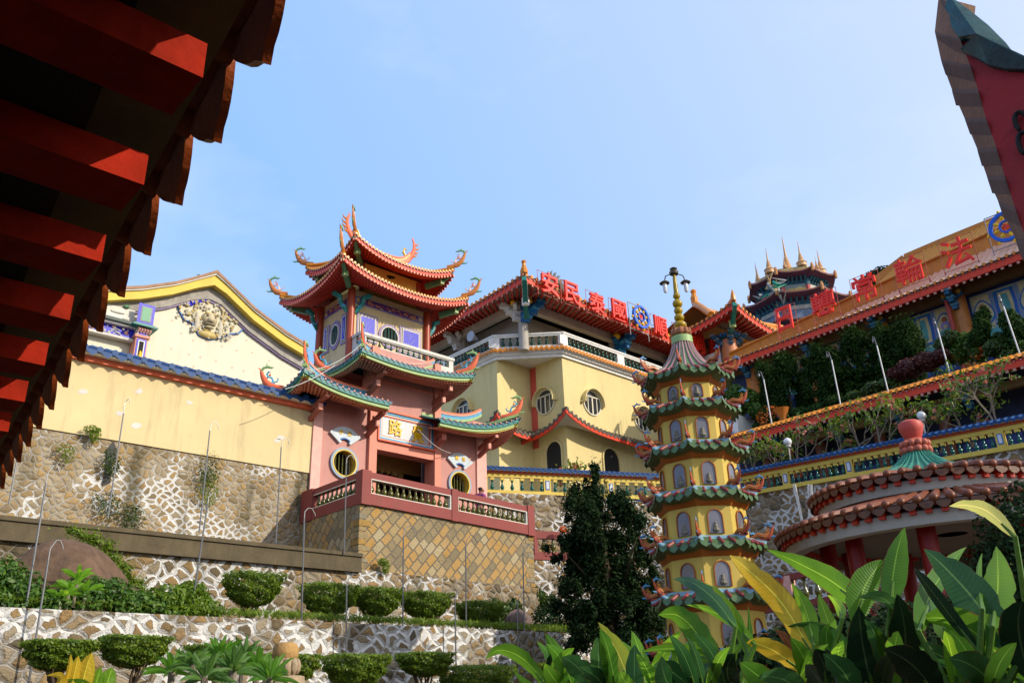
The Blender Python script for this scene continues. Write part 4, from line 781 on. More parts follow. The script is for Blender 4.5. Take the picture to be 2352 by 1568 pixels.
s0, zA = face_s('R', 836, 720); s1, zB = face_s('R', 862, 733); pzt, pzb = zA, zA - 1.72
blue_panel('R', tx0 + .42, tx0 + 1.75, pzt - 1.6, pzt); blue_panel('R', tx1 - 1.85, tx1 - .35, pzt - 1.7, pzt - .05)
sw, zw = face_s('R', 897, 783); oval_window('R', (tx0 + tx1) / 2 + .02, pzt - .93, .55, 1.0)
blue_panel('L', Yt + .35, Yt + 1.08, pzt - 1.75, pzt + .02); blue_panel('L', ty1 - .92, ty1 - .3, pzt - 1.75, pzt - .1); oval_window('L', (Yt + ty1) / 2 + .07, pzt - .95, .4, 1.5)
# brackets under the eaves
for x, y, d in ((tx0, Yt, (1, -1)), (tx1, Yt, (1, -1)), (tx0, ty1, (-1, 1))):
    for dd in ((d[0] * .5, 0), (0, -.5)) if x == tx0 and y == Yt else ((.5, 0),) if x == tx1 else ((-.5, 0),):
        p = V3(x, y, ze1 - .2); mb = MB(); v = V3(dd[0], dd[1], 0)
        if x == tx0 and y == Yt and dd[1] == 0: v = V3(.55, -.25, 0)
        if x == tx0 and y == Yt and dd[1] != 0: v = V3(-.5, .3, 0)
        mb.tube([p + v * .35 - V3(0, 0, 1.15), p + v * .6 - V3(0, 0, .85), p + v * .95 - V3(0, 0, .6), p + v * 1.1 - V3(0, 0, .2), p + v * 1.7], [.06, .14, .12, .16, .15], 6, 0); mb.ball(p + v * .7 - V3(0, 0, .78), (.15, .15, .1), 1); mb.ball(p + v * 1.05 - V3(0, 0, .4), (.14, .14, .1), 2)
        mb.build('bracket', [TEAL, SKYB, M('bracket_green', (.18, .28, .22), .5, .2, 6)], tow, smooth=True)
# tower balcony
zb1 = py(842, 764, Yt - 1.0)[2]; bx0, bx1, by = tx0 - .15, tx1 + 1.0, Yt - 1.0
bx0 = py(829, 757, by)[0]; bx1 = py(1043, 826, by)[0]
balc = thing('balcony', 'grey white balcony with green balusters on the yellow tower', 'balcony', (bx0, by, zb1 - 1))
mb = MB(); mb.box((bx0 - .05, by - .05, zb1 - .16), (bx1, by + .25, zb1)); mb.box((bx0 - .05, by + .253, zb1 - .16), (bx0 + .25, Yt + .05, zb1 - .004)); mb.box((bx0, by, zb1 - .22), (bx1 - .05, by + .2, zb1 - .16)); mb.build('top_rail', GREYW, balc)
mb = MB(); mb.box((bx0, by, zb1 - 1.55), (bx1 - .05, by + .2, zb1 - .62)); mb.box((bx0, by + .203, zb1 - 1.55), (bx0 + .2, Yt + .05, zb1 - .62)); mb.box((bx0 + .2, by + .2, zb1 - 1.5), (bx1 - .1, Yt + .05, zb1 - 1.3)); mb.build('parapet', GREYW, balc)
for x0, x1 in ((bx0 + .003, bx0 + .35), (bx1 - .36, bx1 - .053)): mb = MB(); mb.box((x0, by + .003, zb1 - .62), (x1, by + .197, zb1 - .222)); mb.build('pier', GREYW, balc)
mb = MB(); mb.box((bx0 + .003, by + .45, zb1 - .62), (bx0 + .197, Yt + .04, zb1 - .162)); mb.build('pier', GREYW, balc)
bg_ = proto(baluster(.4, .085), 'baluster', DGREEN)
for k in range(15): inst(bg_, balc, (bx0 + .5 + k * (bx1 - bx0 - 1.0) / 14, by + .1, zb1 - .62))
inst(bg_, balc, (bx0 + .1, by + .33, zb1 - .62))
# ================================================================== yellow main hall with the red eaves
Yh = 40.0; hx, lx, ry = 42.35, 38.99, 43.41       # right block corner, left block corner, recess plane
hall = thing('main_hall', 'large pale yellow hall with red tiled eaves and white corner balcony', 'temple hall', (50, 46, 10))
zc = 25.75
mb = MB()
pts = [(hx, Yh), (74, Yh), (74, 62), (lx, 62), (lx, ry), (hx, ry)]
n = len(pts); mb.add([(x, y, 10) for x, y in pts] + [(x, y, zc) for x, y in pts], [(i, (i + 1) % n, (i + 1) % n + n, i + n) for i in range(n)] + [tuple(range(n, 2 * n))]); mb.build('wall', HALLY, hall, fix=True)
s_ = px(1219, 850, hx); mb = MB(); mb.box((hx - .06, ry - .62, 19.2), (hx + .1, ry - .05, zc - .3)); mb.build('drain_pipe', M('pipe_red', (.52, .11, .09), .55, .12, 3, .1, 30, .2), hall)
# balcony slab and cornice (outline follows both blocks and bridges the recess)
out = [(lx, 60), (lx, ry), (hx, Yh), (74, Yh)]
def offset_poly(P, d):
    r = []
    for i, p in enumerate(P):
        ns = []
        for a, b in ((i - 1, i), (i, i + 1)):
            if a < 0 or b >= len(P): continue
            v = unit(V3(P[b][0] - P[a][0], P[b][1] - P[a][1], 0)); ns.append(V3(v[1], -v[0], 0))
        m = unit(sum(ns)); r.append(V3(P[i][0], P[i][1], 0) + (-m if False else m) * d / max(.4, m @ ns[0]))
    return r
def band(mb, P, d0, d1, z0, z1, mi=0):
    a, b = offset_poly(P, d0), offset_poly(P, d1); n = len(P)
    vs = [p + (0, 0, z0) for p in a] + [p + (0, 0, z0) for p in b] + [p + (0, 0, z1) for p in b] + [p + (0, 0, z1) for p in a]
    fs = []
    for i in range(n - 1): fs += [(i + n, i + n + 1, i + 2 * n + 1, i + 2 * n), (i, i + n, i + n * 0 + n, i)][:1] + [(i, i + 1, i + n + 1, i + n), (i + 2 * n, i + 2 * n + 1, i + 3 * n + 1, i + 3 * n), (i, i + 3 * n, i + 3 * n + 1, i + 1)]
    fs += [(0, n, 2 * n, 3 * n), (n - 1, 4 * n - 1, 3 * n - 1, 2 * n - 1)]; mb.add(vs, fs, mi)
sg = 1 if offset_poly([(0, 0), (1, 0)], 1)[0][1] < 0 else -1
mb = MB()
band(mb, out, 0.02, sg * .16, zc - .35, zc - .12); band(mb, out, .02, sg * .34, zc - .12, zc + .06); band(mb, out, 0, sg * .5, zc + .06, zc + .22)
mb.add([(lx + .02, ry - .05, zc - .16), (hx - .02, Yh + .02, zc - .16), (hx + .2, ry + .2, zc - .16)], [(0, 2, 1)])
mb.build('cornice', WHITE, hall, fix=False)
PB = offset_poly(out, sg * .35); PB2 = [(p[0], p[1]) for p in PB]
def eave_path(mb, P, d, z, pitch, r, mi=0):   # a single row of tiles along the balcony edge
    Q = offset_poly(P, d); Q2 = offset_poly(P, d * .45)
    for i in range(len(Q) - 1):
        e = Eave(Q[i + 1] + (0, 0, z), Q[i] + (0, 0, z), Q2[i + 1] + (0, 0, z + .2), Q2[i] + (0, 0, z + .2)); e.tiles(mb, max(3, int(e.L / pitch)), r, mi, 2, ends=mi, drip=mi, er=1.2)
mb = MB(); eave_path(mb, out, sg * .62, zc + .2, .36, .11); mb.build('balcony_tiles', ORANGE, hall)
zt = px(1139.1, 770.7, lx - .35)[2]; zbal = zt - 1.25
bal2 = thing('balcony', 'long white balustrade with dark green balusters wrapping the yellow hall corner', 'balcony', (hx, Yh, zbal))
mb = MB(); band(mb, out, sg * .22, sg * .48, zt - .2, zt); band(mb, out, sg * .2, sg * .54, zt - .06, zt + .06); mb.build('top_rail', WHITE, bal2)
mb = MB(); band(mb, out, sg * .22, sg * .46, zc + .22, zt - .92); mb.build('base_course', WHITE, bal2)
P3 = offset_poly(out, sg * .34)
bd = proto(baluster(.72, .15), 'baluster', DGREEN)
segs = []
for i in range(3):
    a, b = P3[i], P3[i + 1]; L = np.linalg.norm(b - a); nb = 1 if i == 1 else max(1, round(L / 6.0))
    for k in range(nb):
        p, q = a + (b - a) * k / nb, a + (b - a) * (k + 1) / nb; d = unit(b - a); segs.append((p, q, d))
        for r_, s_ in ((p, 1), (q, -1)):
            mb = MB(); mb.beam(r_ + d * s_ * .02 + V3(0, 0, (zt + zc) / 2 - .38), r_ + d * s_ * .42 + V3(0, 0, (zt + zc) / 2 - .38), .25, .02)
        mb = MB(); c_ = p + d * .0; mb.beam(c_ - d * .4 + V3(0, 0, zt - .56), c_ + d * .4 + V3(0, 0, zt - .56), .235, .72); mb.build('pier', WHITE, bal2)
        nn = 8 if i == 1 else 12
        if np.linalg.norm(p[:2] - V3(50, 44, 0)[:2]) < 26:
            for j in range(nn): inst(bd, bal2, p + d * (.66 + (np.linalg.norm(q - p) - 1.32) * j / (nn - 1)) + V3(0, 0, zt - .92))
# loudspeaker on the rail
p = px(1096, 788, lx - .3) + V3(0, 0, .0); sp = thing('loudspeaker', 'grey horn loudspeaker mounted on the white balcony rail', 'loudspeaker', p)
mb = MB(); mb.tube([p + (-.75, -.1, .35), p + (-.7, -.1, .35), p + (-.3, -.05, .33), p + (0, 0, .3)], [.42, .40, .18, .12], 14); mb.build('horn', M('horn_grey', (.35, .36, .40), .4, .1, 5), sp, smooth=True)
mb = MB(); mb.tube([p + (0, 0, .3), p + (.35, .05, .28)], .16, 10); mb.beam(p + (.1, .02, -.1), p + (.1, .02, .3), .08, .08); mb.build('driver', STEEL, sp, smooth=True)
# set back upper storey behind the balcony
mb = MB(); mb.box((lx + 2.0, Yh + 3.0, zc), (74, 61, 29.6)); mb.build('upper_wall', M('upper_grey', (.50, .46, .40), .7, .15, 1, .1, 30, .3), hall)
for x, y in ((lx + .9, Yh + 1.4), (50, Yh + 1.4), (57, Yh + 1.4), (64, Yh + 1.4), (lx + .9, 48.5), (lx + .9, 56)): mb = MB(); mb.lathe([(.36, zc), (.36, 29.4)], (x, y, 0), 16); mb.build('upper_column', M('column_dim', (.40, .375, .335), .7, .15, 1, .1, 30, .3), hall, smooth=True)
mb = MB()
for x in (45.2, 45.9): mb.box((x, Yh + 2.93, zc + .2), (x + .5, Yh + 2.99, 28.4))
mb.box((lx + 1.9, 46.5, zc + .2), (lx + 1.99, 47.0, 28.4)); mb.build('red_door', M('door_red', (.5, .07, .06), .5, .15, 3), hall)
# big roof
ex, ey = 37.4, 38.5; zm = py(1330, 697, ey)[2] + .3; tip = py(1205, 632, ey)[2]
A, B, Cc, D = V3(ex, ey, zm), V3(76, ey, zm), V3(76, 63, zm), V3(ex, 63, zm)
IA, IB, IC, ID = V3(ex + 7, ey + 8, zm + 3.2), V3(70, ey + 8, zm + 3.2), V3(70, 56, zm + 3.2), V3(ex + 7, 56, zm + 3.2)
EF = Eave(A, B, IA, IB, tip - zm + .1, .9, 9, .5); EL = Eave(D, A, ID, IA, .9, tip - zm + .1, 6.5, .5); ER = Eave(B, Cc, IB, IC, .9, .9, 8, .5)
TIP = M('rafter_end_grey', (.46, .24, .19), .6, .1, 4)
def temple_roof(par, L, pitch, r, mats, name, bh=.42, raf=.13, seg=60, depth=.3, sof=(.8, .45)):
    mb = MB()
    for e in L: e.tiles(mb, max(6, int(e.L / pitch)), r, 0, 7, ends=1, drip=2)
    ro = mb.build(name, mats, par); mb = MB()
    for e in L: e.board(mb, bh, .08, .04, .1, 0, seg); e.board(mb, .09, .05, -.02, .0, 1, seg)
    mb.build('fascia', [M('fascia_red', (.60, .075, .04)), CORAL], ro); mb = MB()
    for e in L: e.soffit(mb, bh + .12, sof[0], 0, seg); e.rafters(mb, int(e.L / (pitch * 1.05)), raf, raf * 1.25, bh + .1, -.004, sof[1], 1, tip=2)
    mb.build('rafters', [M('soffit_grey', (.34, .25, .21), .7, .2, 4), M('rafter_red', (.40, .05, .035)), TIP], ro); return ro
RT = [TILER, ORANGE, TILEB]
hr = temple_roof(hall, [EF, EL, ER], .5, .15, RT, 'roof', .45, .16, 80, sof=(.9, .36))
mb = MB(); mb.box((ex + 1, ey + 1, zm + .3), (75, 62, zm + .5)); mb.box((ex + 7.2, ey + 8.2, zm + .5), (69.8, 55.8, zm + 3.3)); mb.build('roof_core', BLACK, hr)
mb = MB(); mb.tube([EF.P(0, t) + V3(0, 0, .2) for t in np.linspace(0, 1, 12)], .22, 8, 0); p = EF.P(0, 0); mb.lathe([(.26, 0), (.3, .2), (.16, .55), (.13, .8), (.2, .95), (.05, 1.1)], p + V3(.1, .1, .1), 8); mb.build('hip_ridge', ORANGE, hr, smooth=True)
p0 = EF.P(0, 0) - V3(0, 0, .45); dg = unit(V3(1, 1, 0)); mb = MB(); q1 = p0 + dg * 1.5 - V3(0, 0, 1.0); q2 = p0 + dg * 3.0 - V3(0, 0, 1.5)
mb.beam(p0 - dg * .2, q1, .34, .5, 0); mb.beam(q1, q2, .36, .5, 0); mb.beam(p0 - dg * .22 - V3(0, 0, .2), q1 - V3(0, 0, .26), .4, .06, 1); mb.box(q1 - (.2, .2, .3), q1 + (.2, .2, .3), 1); mb.build('corner_beam', [TEAL, WHITE], hr)
mb = MB(); w0 = 29.3; mb.beam(V3(lx + .9, Yh + 1.2, w0), V3(74, Yh + 1.2, w0), .5, .7); mb.beam(V3(lx + .6, Yh + 1.4, w0), V3(lx + .6, 60, w0), .5, .7); mb.build('eave_beam', M('beam_grey', (.56, .50, .42), .7, .15, 1, .1, 30, .3), hall)
def cluster(p, d, s, mats, par):
    """bracket set under an eave, pointing along d"""
    p = np.asarray(p, float); d = unit(d); sd = np.cross(d, Z0); mb = MB()
    for k in range(3): mb.beam(p - d * .1 - V3(0, 0, (1.0 - .33 * k) * s), p + d * (.35 + .38 * k) * s - V3(0, 0, (1.0 - .36 * k) * s), .3 * s, .22 * s, 0); mb.box(p + d * (.2 + .38 * k) * s - V3(.2 * s, .2 * s, (.9 - .36 * k) * s), p + d * (.2 + .38 * k) * s + V3(.2 * s, .2 * s, -(.72 - .36 * k) * s), 1)
    for e in (-1, 1): mb.ball(p + d * .45 * s + sd * e * .42 * s - V3(0, 0, .18 * s), .17 * s, 2, 8, 6); mb.beam(p + d * .2 * s - V3(0, 0, .5 * s), p + d * .4 * s + sd * e * .6 * s - V3(0, 0, .3 * s), .2 * s, .16 * s, 0)
    return mb.build('bracket_set', mats, par, smooth=False)
BLU = [M('bracket_blue', (.03, .13, .30), .5, .3, 6), SKYB, GOLD]
cluster((lx + .7, Yh + 1.2, w0 + .2), (1, -1.6, 0), 1.5, BLU, hall); cluster((lx + .6, Yh + 1.5, w0 + .2), (-1, .5, 0), 1.3, [WHITE, GREYW, GOLD], hall)
for x in (50, 57, 64): cluster((x, Yh + 1.1, w0 + .1), (0, -1, 0), 1.7, BLU, hall)
for y in (48.5,): cluster((lx + .6, y, w0 + .1), (-1, 0, 0), 1.3, [GREYW, GREYW, GREYW], hall)
# round hooded windows
def hood_window(c, ax, r):
    nn = np.cross(ax, Z0); c = np.asarray(c, float); mb = MB(); k = 16
    an = np.linspace(rad(-8), rad(188), k); vs = []
    for a in an:
        e = ax * math.cos(a) + Z0 * math.sin(a); vs += [c + e * (r + .02), c + e * (r + .12), c + e * (r + .14) + nn * .42, c + e * (r + .06) + nn * .42]
    mb.add(vs, [(4 * i + a, 4 * i + 4 + a, 4 * i + 4 + b, 4 * i + b) for i in range(k - 1) for a, b in ((0, 1), (1, 2), (2, 3), (3, 0))]); 
    for e in (-1, 1): mb.beam(c + ax * e * (r + .05) + Z0 * -.12, c + ax * e * (r + .3) + Z0 * -.12 + nn * .05, .3, .08)
    w = mb.build('round_window', [HALLY], hall, smooth=True); mb = MB()
    mb.poly([(r * math.cos(q), r * math.sin(q)) for q in np.arange(30) * math.pi / 15], c, ax, Z0, .012); mb.build('glass', GLASS, w); mb = MB()
    mb.ring(c, ax, Z0, r + .02, r - .07, .09, 0, 30)
    for u in (-.5, 0, .5):
        hh = math.sqrt(1 - u * u) * r - .05; a = c + ax * u * r + nn * .06; mb.beam(a - Z0 * hh, a + Z0 * min(hh, r * .5), .07 if u else .12, .05, 0, up=nn)
    mb.beam(c - ax * r * .86 + Z0 * r * .5 + nn * .06, c + ax * r * .86 + Z0 * r * .5 + nn * .06, .05, .1); mb.build('window_frame', M('window_cream', (.62, .58, .46), .5, .1, 4), w); return w
hood_window(py(1359, 926, Yh) , X0, .95); hood_window(py(1474, 964, Yh), X0, .95); hood_window((hx, px(1254, 925, hx)[1], py(1359, 926, Yh)[2]), V3(0, -1, 0), .95)
hood_window((lx, px(1066, 950, lx)[1], py(1359, 926, Yh)[2]), V3(0, -1, 0), .95); hood_window((57, Yh, py(1359, 926, Yh)[2]), X0, .95); hood_window((63, Yh, py(1359, 926, Yh)[2]), X0, .95)
# skirt roofs above the ground floor, with sharply raised corners
zs = 19.75; tipz = py(1296, 933, Yh - 1.2)[2]
SK = []
SK.append(Eave((hx - 1.2, Yh - 1.2, zs), (74, Yh - 1.2, zs), (hx, Yh, zs + .75), (74, Yh, zs + .75), tipz - zs, 0, 16, 0)); SK.append(Eave((hx - 1.2, ry - .0, zs), (hx - 1.2, Yh - 1.2, zs), (hx, ry, zs + .75), (hx, Yh, zs + .75), 0, tipz - zs, 3.2, 0))
SK.append(Eave((lx - 1.2, ry - 1.2, zs), (hx - 1.2, ry - 1.2, zs), (lx, ry, zs + .75), (hx, ry, zs + .75), tipz - zs, 0, 3.2, 0)); SK.append(Eave((lx - 1.2, 60, zs), (lx - 1.2, ry - 1.2, zs), (lx, 60, zs + .75), (lx, ry, zs + .75), 0, tipz - zs, 14, 0))
mb = MB()
for e in SK: e.tiles(mb, max(4, int(e.L / .42)), .12, 0, 4, ends=0, drip=0)
sk = mb.build('skirt_roof', [M('skirt_tile', (.10, .08, .06), .6, .4, 7)], hall); mb = MB()
for e in SK: e.board(mb, .3, .1, .02, .06, 0, 60); e.soffit(mb, .34, .98, 1, 60)
mb.build('skirt_fascia', [M('fascia_red', (.60, .075, .04)), M('skirt_soffit', (.42, .38, .32), .7, .2, 1)], sk)
def arch_window(c, ax, w, h, par, mats, name='arch_window'):
    nn = np.cross(ax, Z0); mb = MB(); a = [(w * math.cos(q), h - w + w * math.sin(q)) for q in np.linspace(0, math.pi, 12)] + [(-w, 0), (w, 0)]
    mb.poly(a, c, ax, Z0, .01, 1); k = len(a)
    b = [(u * 1.12, v * 1.05 + .02 * (v > .1)) for u, v in a]; c = np.asarray(c, float); vs = []
    for (u, v), (u2, v2) in zip(a, b): vs += [c + ax * u + Z0 * v, c + ax * u2 + Z0 * v2, c + ax * u2 + Z0 * v2 + nn * .1, c + ax * u + Z0 * v + nn * .1]
    mb.add(vs, [(4 * i + p, 4 * i + q, 4 * ((i + 1) % k) + q, 4 * ((i + 1) % k) + p) for i in range(k) for p, q in ((0, 1), (1, 2), (2, 3), (3, 0))], 0); return mb.build(name, mats, par)
arch_window(px(1280, 1078, hx + .2) * V3(0, 1, 1) + V3(hx - .01, 0, -.2), V3(0, -1, 0), .75, 2.2, hall, [HALLY, BLACK]); q = py(1405, 1085, Yh); arch_window((q[0], Yh - .01, q[2] - .4), X0, .85, 2.2, hall, [HALLY, BLACK])

# ------------------------------------------------------------------ characters standing on the eaves
SIGNR = M('sign_red', (.72, .07, .055), .45, .1, 3)
def roof_sign(ch, c, ax, h, w, label, th=.2, frame_=True, off=.012, legs=.15, group='red characters standing on the temple roofs'):
    nn = np.cross(ax, Z0); t = thing('roof_sign', label, 'sign', c - Z0 * h * .5, group); mb = MB()
    put_glyph(mb, ch, c, ax, Z0, w, h, th, 0, off); mb.build('character', SIGNR, t, fix=False); mb = MB(); W = w * .56; H = h * .54; b = c - nn * .2
    for e in (-1, 1): mb.beam(b + ax * e * W - Z0 * (H + legs), b + ax * e * W + Z0 * H, .03, .03)
    for v in (-1, 0, 1): mb.beam(b - ax * W + Z0 * H * v, b + ax * W + Z0 * H * v, .03, .03)
    for e in (-1, 1): mb.beam(b + ax * e * W - Z0 * H, b + ax * e * W - Z0 * H - nn * 1.2 - Z0 * legs * .6, .05, .05)
    mb.build('wire_frame', M('frame_rust', (.36, .10, .08), .6, .2, 5), t); return t
Ys = 38.15
LBL = {'安': 'first', '民': 'second', '泰': 'third', '國': 'fourth', '順': 'fifth', '雨': 'sixth', '調': 'seventh', '風': 'last'}
for ch, x, y, w, h in (('安', 1262, 652, 1.75, 1.7), ('民', 1313, 673, 1.65, 1.7), ('泰', 1371, 696, 1.75, 1.75), ('國', 1422, 714, 1.7, 1.75), ('順', 1517, 750, 1.75, 1.85), ('雨', 1566, 768, 1.7, 1.8), ('調', 1602, 785, 1.85, 1.9), ('風', 1643, 806, 1.8, 1.9)):
    roof_sign(ch, py(x, y, Ys), X0, h, w, f'red character {ch} on a wire frame above the eave of the yellow hall')
def wheel_sign(c, ax, r, label):
    nn = np.cross(ax, Z0); t = thing('dharma_wheel_sign', label, 'sign', c - Z0 * r); mb = MB(); mb.ring(c, ax, Z0, r, r * .8, .2, 0, 36); mb.ring(c, ax, Z0, r * .42, r * .33, .2, 0, 28); mb.build('rim', M('wheel_blue', (.01, .10, .50), .4, .15, 5), t, smooth=True)
    mb = MB()
    for k in range(8):
        a = math.pi * k / 4 + .2; e = ax * math.cos(a) + Z0 * math.sin(a); mb.beam(c + e * r * .42 + nn * .1, c + e * r * .8 + nn * .1, r * .09, .1); mb.ball(c + e * r * .62 + nn * .1, r * .12, 0, 7, 5); mb.ball(c + e * r * 1.1 + nn * .1, r * .11, 0, 7, 5)
    mb.build('spokes', M('wheel_yellow', (.80, .50, .03), .4, .15, 5), t, smooth=True); mb = MB(); put_glyph(mb, '卍', c + nn * .06, ax, Z0, r * .42, r * .42, .1, 0, .03); mb.build('hub_mark', SIGNR, t)
    mb = MB(); b = c - nn * .2; W = r * 1.15
    for e in (-1, 1): mb.beam(b + ax * e * W - Z0 * (W + .6), b + ax * e * W + Z0 * W, .05, .05); mb.beam(b - ax * W + Z0 * W * e, b + ax * W + Z0 * W * e, .05, .05)
    mb.build('wire_frame', M('frame_grey', (.30, .28, .28), .5, .2, 5), t)
wheel_sign(py(1470, 729, Ys), X0, .98, 'blue and yellow dharma wheel among the red characters on the yellow hall')
# grey ridge dragon behind the first character
p = py(1268, 650, 43.5); dr = thing('roof_dragon', 'grey finned dragon head curling on the ridge behind the first red character', 'roof ornament', p); mb = MB(); R2 = np.random.default_rng(11)
Q = lambda a, b: p + X0 * a + Z0 * b
body = [Q(-1.0, -1.2), Q(-.6, -.2), Q(.1, .35), Q(.8, .2), Q(1.2, -.4), Q(1.3, -1.4), Q(1.25, -2.2)]; mb.tube(body, [.25, .34, .36, .34, .3, .28, .2], 8)
mb.build('body', M('dragon_grey', (.13, .14, .13), .7, .4, 8), dr, smooth=True); mb = MB()
for a, b, a2, b2 in ((-.5, .2, -.35, 1.0), (-.15, .45, .1, 1.2), (.25, .55, .6, 1.2), (.6, .5, 1.05, 1.0), (.9, .3, 1.5, .8), (1.2, -.1, 1.8, .25), (1.3, -.6, 1.85, -.35), (1.35, -1.1, 1.9, -.95), (1.3, -1.7, 1.8, -1.6)): mb.tube([Q(a, b), Q((a + a2) / 2 - .05, (b + b2) / 2 + .08), Q(a2, b2)], [.15, .12, .02], 6)
mb.build('fin', M('dragon_grey', (.13, .14, .13)), dr, smooth=True)

# ================================================================== long hall on the right, its gallery and the pavilion wing between
GX_ = 52.0
rh = thing('right_hall', 'long temple hall with pinkish roof and painted walls under a deep red eave', 'temple hall', (56, 16, 14))
eL, eM, eR = px(1728, 832, GX_), px(1952, 732, GX_), px(2345, 583, GX_); ze = (eM[2] + eR[2]) / 2 + .35
k1, k2 = px(1829, 772, GX_ + 3.2), px(2204, 603, GX_ + 3.2); zi_ = lambda y: k2[2] + (k1[2] - k2[2]) * (y - k2[1]) / (k1[1] - k2[1])
E1 = Eave((GX_, 34, ze - .5), (GX_, 4, ze + .15), (GX_ + 3.2, 34, zi_(34)), (GX_ + 3.2, 4, zi_(4)), 0, 0, 4, .15)
RPINK = [M('pale_rose_tile', (.70, .46, .36), .28, .12, 3, spec=.8), ORANGE, TILEB]  # base colour lightened to stand in for sky sheen on the tiles
r3 = temple_roof(rh, [E1], .42, .1, RPINK, 'lower_roof', .42, .15, 40, sof=(.5, .3))
mb = MB(); mb.beam(V3(GX_ + 3.4, 34, zi_(34) + .45), V3(GX_ + 3.4, 4, zi_(4) + .45), .45, 1.05, 0); mb.beam(V3(GX_ + 3.35, 34, zi_(34) + 1.0), V3(GX_ + 3.35, 4, zi_(4) + 1.0), .7, .1, 0); mb.build('ridge_band', M('ridge_orange', (.50, .22, .07), .6, .25, 1.5, .1, 30, .4), r3)
# upper roof (ridge rises to the right)
u0, u1, u2 = px(2015, 640, GX_ + 7), px(2150, 590, GX_ + 7), px(2320, 520, GX_ + 7)
q0, q1, q2, q3 = px(2012, 640, GX_ + 7), px(2080, 588, GX_ + 7), px(2160, 554, GX_ + 7), px(2310, 493, GX_ + 7)
E2u = Eave((GX_ + 3.7, q0[1] + .3, zi_(q0[1]) + .9), (GX_ + 3.7, 3, zi_(3) + .9), (GX_ + 7, q1[1], q1[2]), (GX_ + 7, 3, q3[2] + (q3[2] - q2[2]) / (q2[1] - q3[1]) * (q3[1] - 3)), 0, 0, 4, .2)
mb = MB(); E2u.tiles(mb, int(E2u.L / .42), .12, 0, 7, ends=1, drip=1); ur = mb.build('upper_roof', [M('orange_roof', (.52, .24, .07), .5, .3, 6), ORANGE], rh)
mb = MB()
for a, b in ((q0, q1), (q1, q2), (q2, q3), (q3, q3 + (q3 - q2) * 1.2)): mb.beam(a - V3(0, 0, .35), b - V3(0, 0, .35), .6, .8)
mb.build('ridge', M('ridge_orange', (.50, .22, .07)), ur)
mb = MB(); mb.box((GX_ + 3.7, 3, ze + .5), (GX_ + 10, 33, zi_(20) + .4)); mb.box((GX_ + 7.1, 3, ze + 2), (GX_ + 12, q1[1] - .4, q1[2] - .6)); mb.build('attic_wall', ORANGE, rh)
mb = MB(); mb.box((GX_ + 2.2, 3, 13), (GX_ + 8, 34, ze - .3)); mb.build('wall', M('wall_deep_blue', (.02, .045, .16), .6, .5, 2.5), rh)
mb = MB(); mb.beam(V3(GX_ + 1.6, 34, ze - .75), V3(GX_ + 1.6, 3, ze - .35), .5, .6); mb.build('eave_beam', M('beam_brown', (.14, .08, .04), .7, .25, 2), rh)
PT = [M('painted_sand', (.50, .42, .25), .6, .3, 5), M('painted_blue', (.03, .10, .30), .6, .4, 5), M('painted_rust', (.34, .10, .05), .6, .25, 4), M('painted_jade', (.10, .26, .25), .6, .3, 5), LILAC]
wx_ = GX_ + 2.2
cols_y = [px(2200, 700, wx_ - .6)[1] + 5.0 * k for k in (-2, -1, 0, 1, 2, 3)]
for y in cols_y:
    mb = MB(); mb.lathe([(.5, 13), (.5, ze - .8)], (wx_ - .5, y, 0), 16); mb.build('column', M('column_ochre', (.40, .16, .06), .5, .3, 3), rh, smooth=True); cluster((wx_ - .9, y, ze - .6), (-1, 0, 0), 1.05, [M('bracket_ink', (.02, .08, .15), .5, .3, 6), M('bracket_slate2', (.08, .18, .24), .5, .3, 6), M('bracket_bronze', (.30, .16, .04))], rh)
zp = px(2190, 745, wx_)[2]
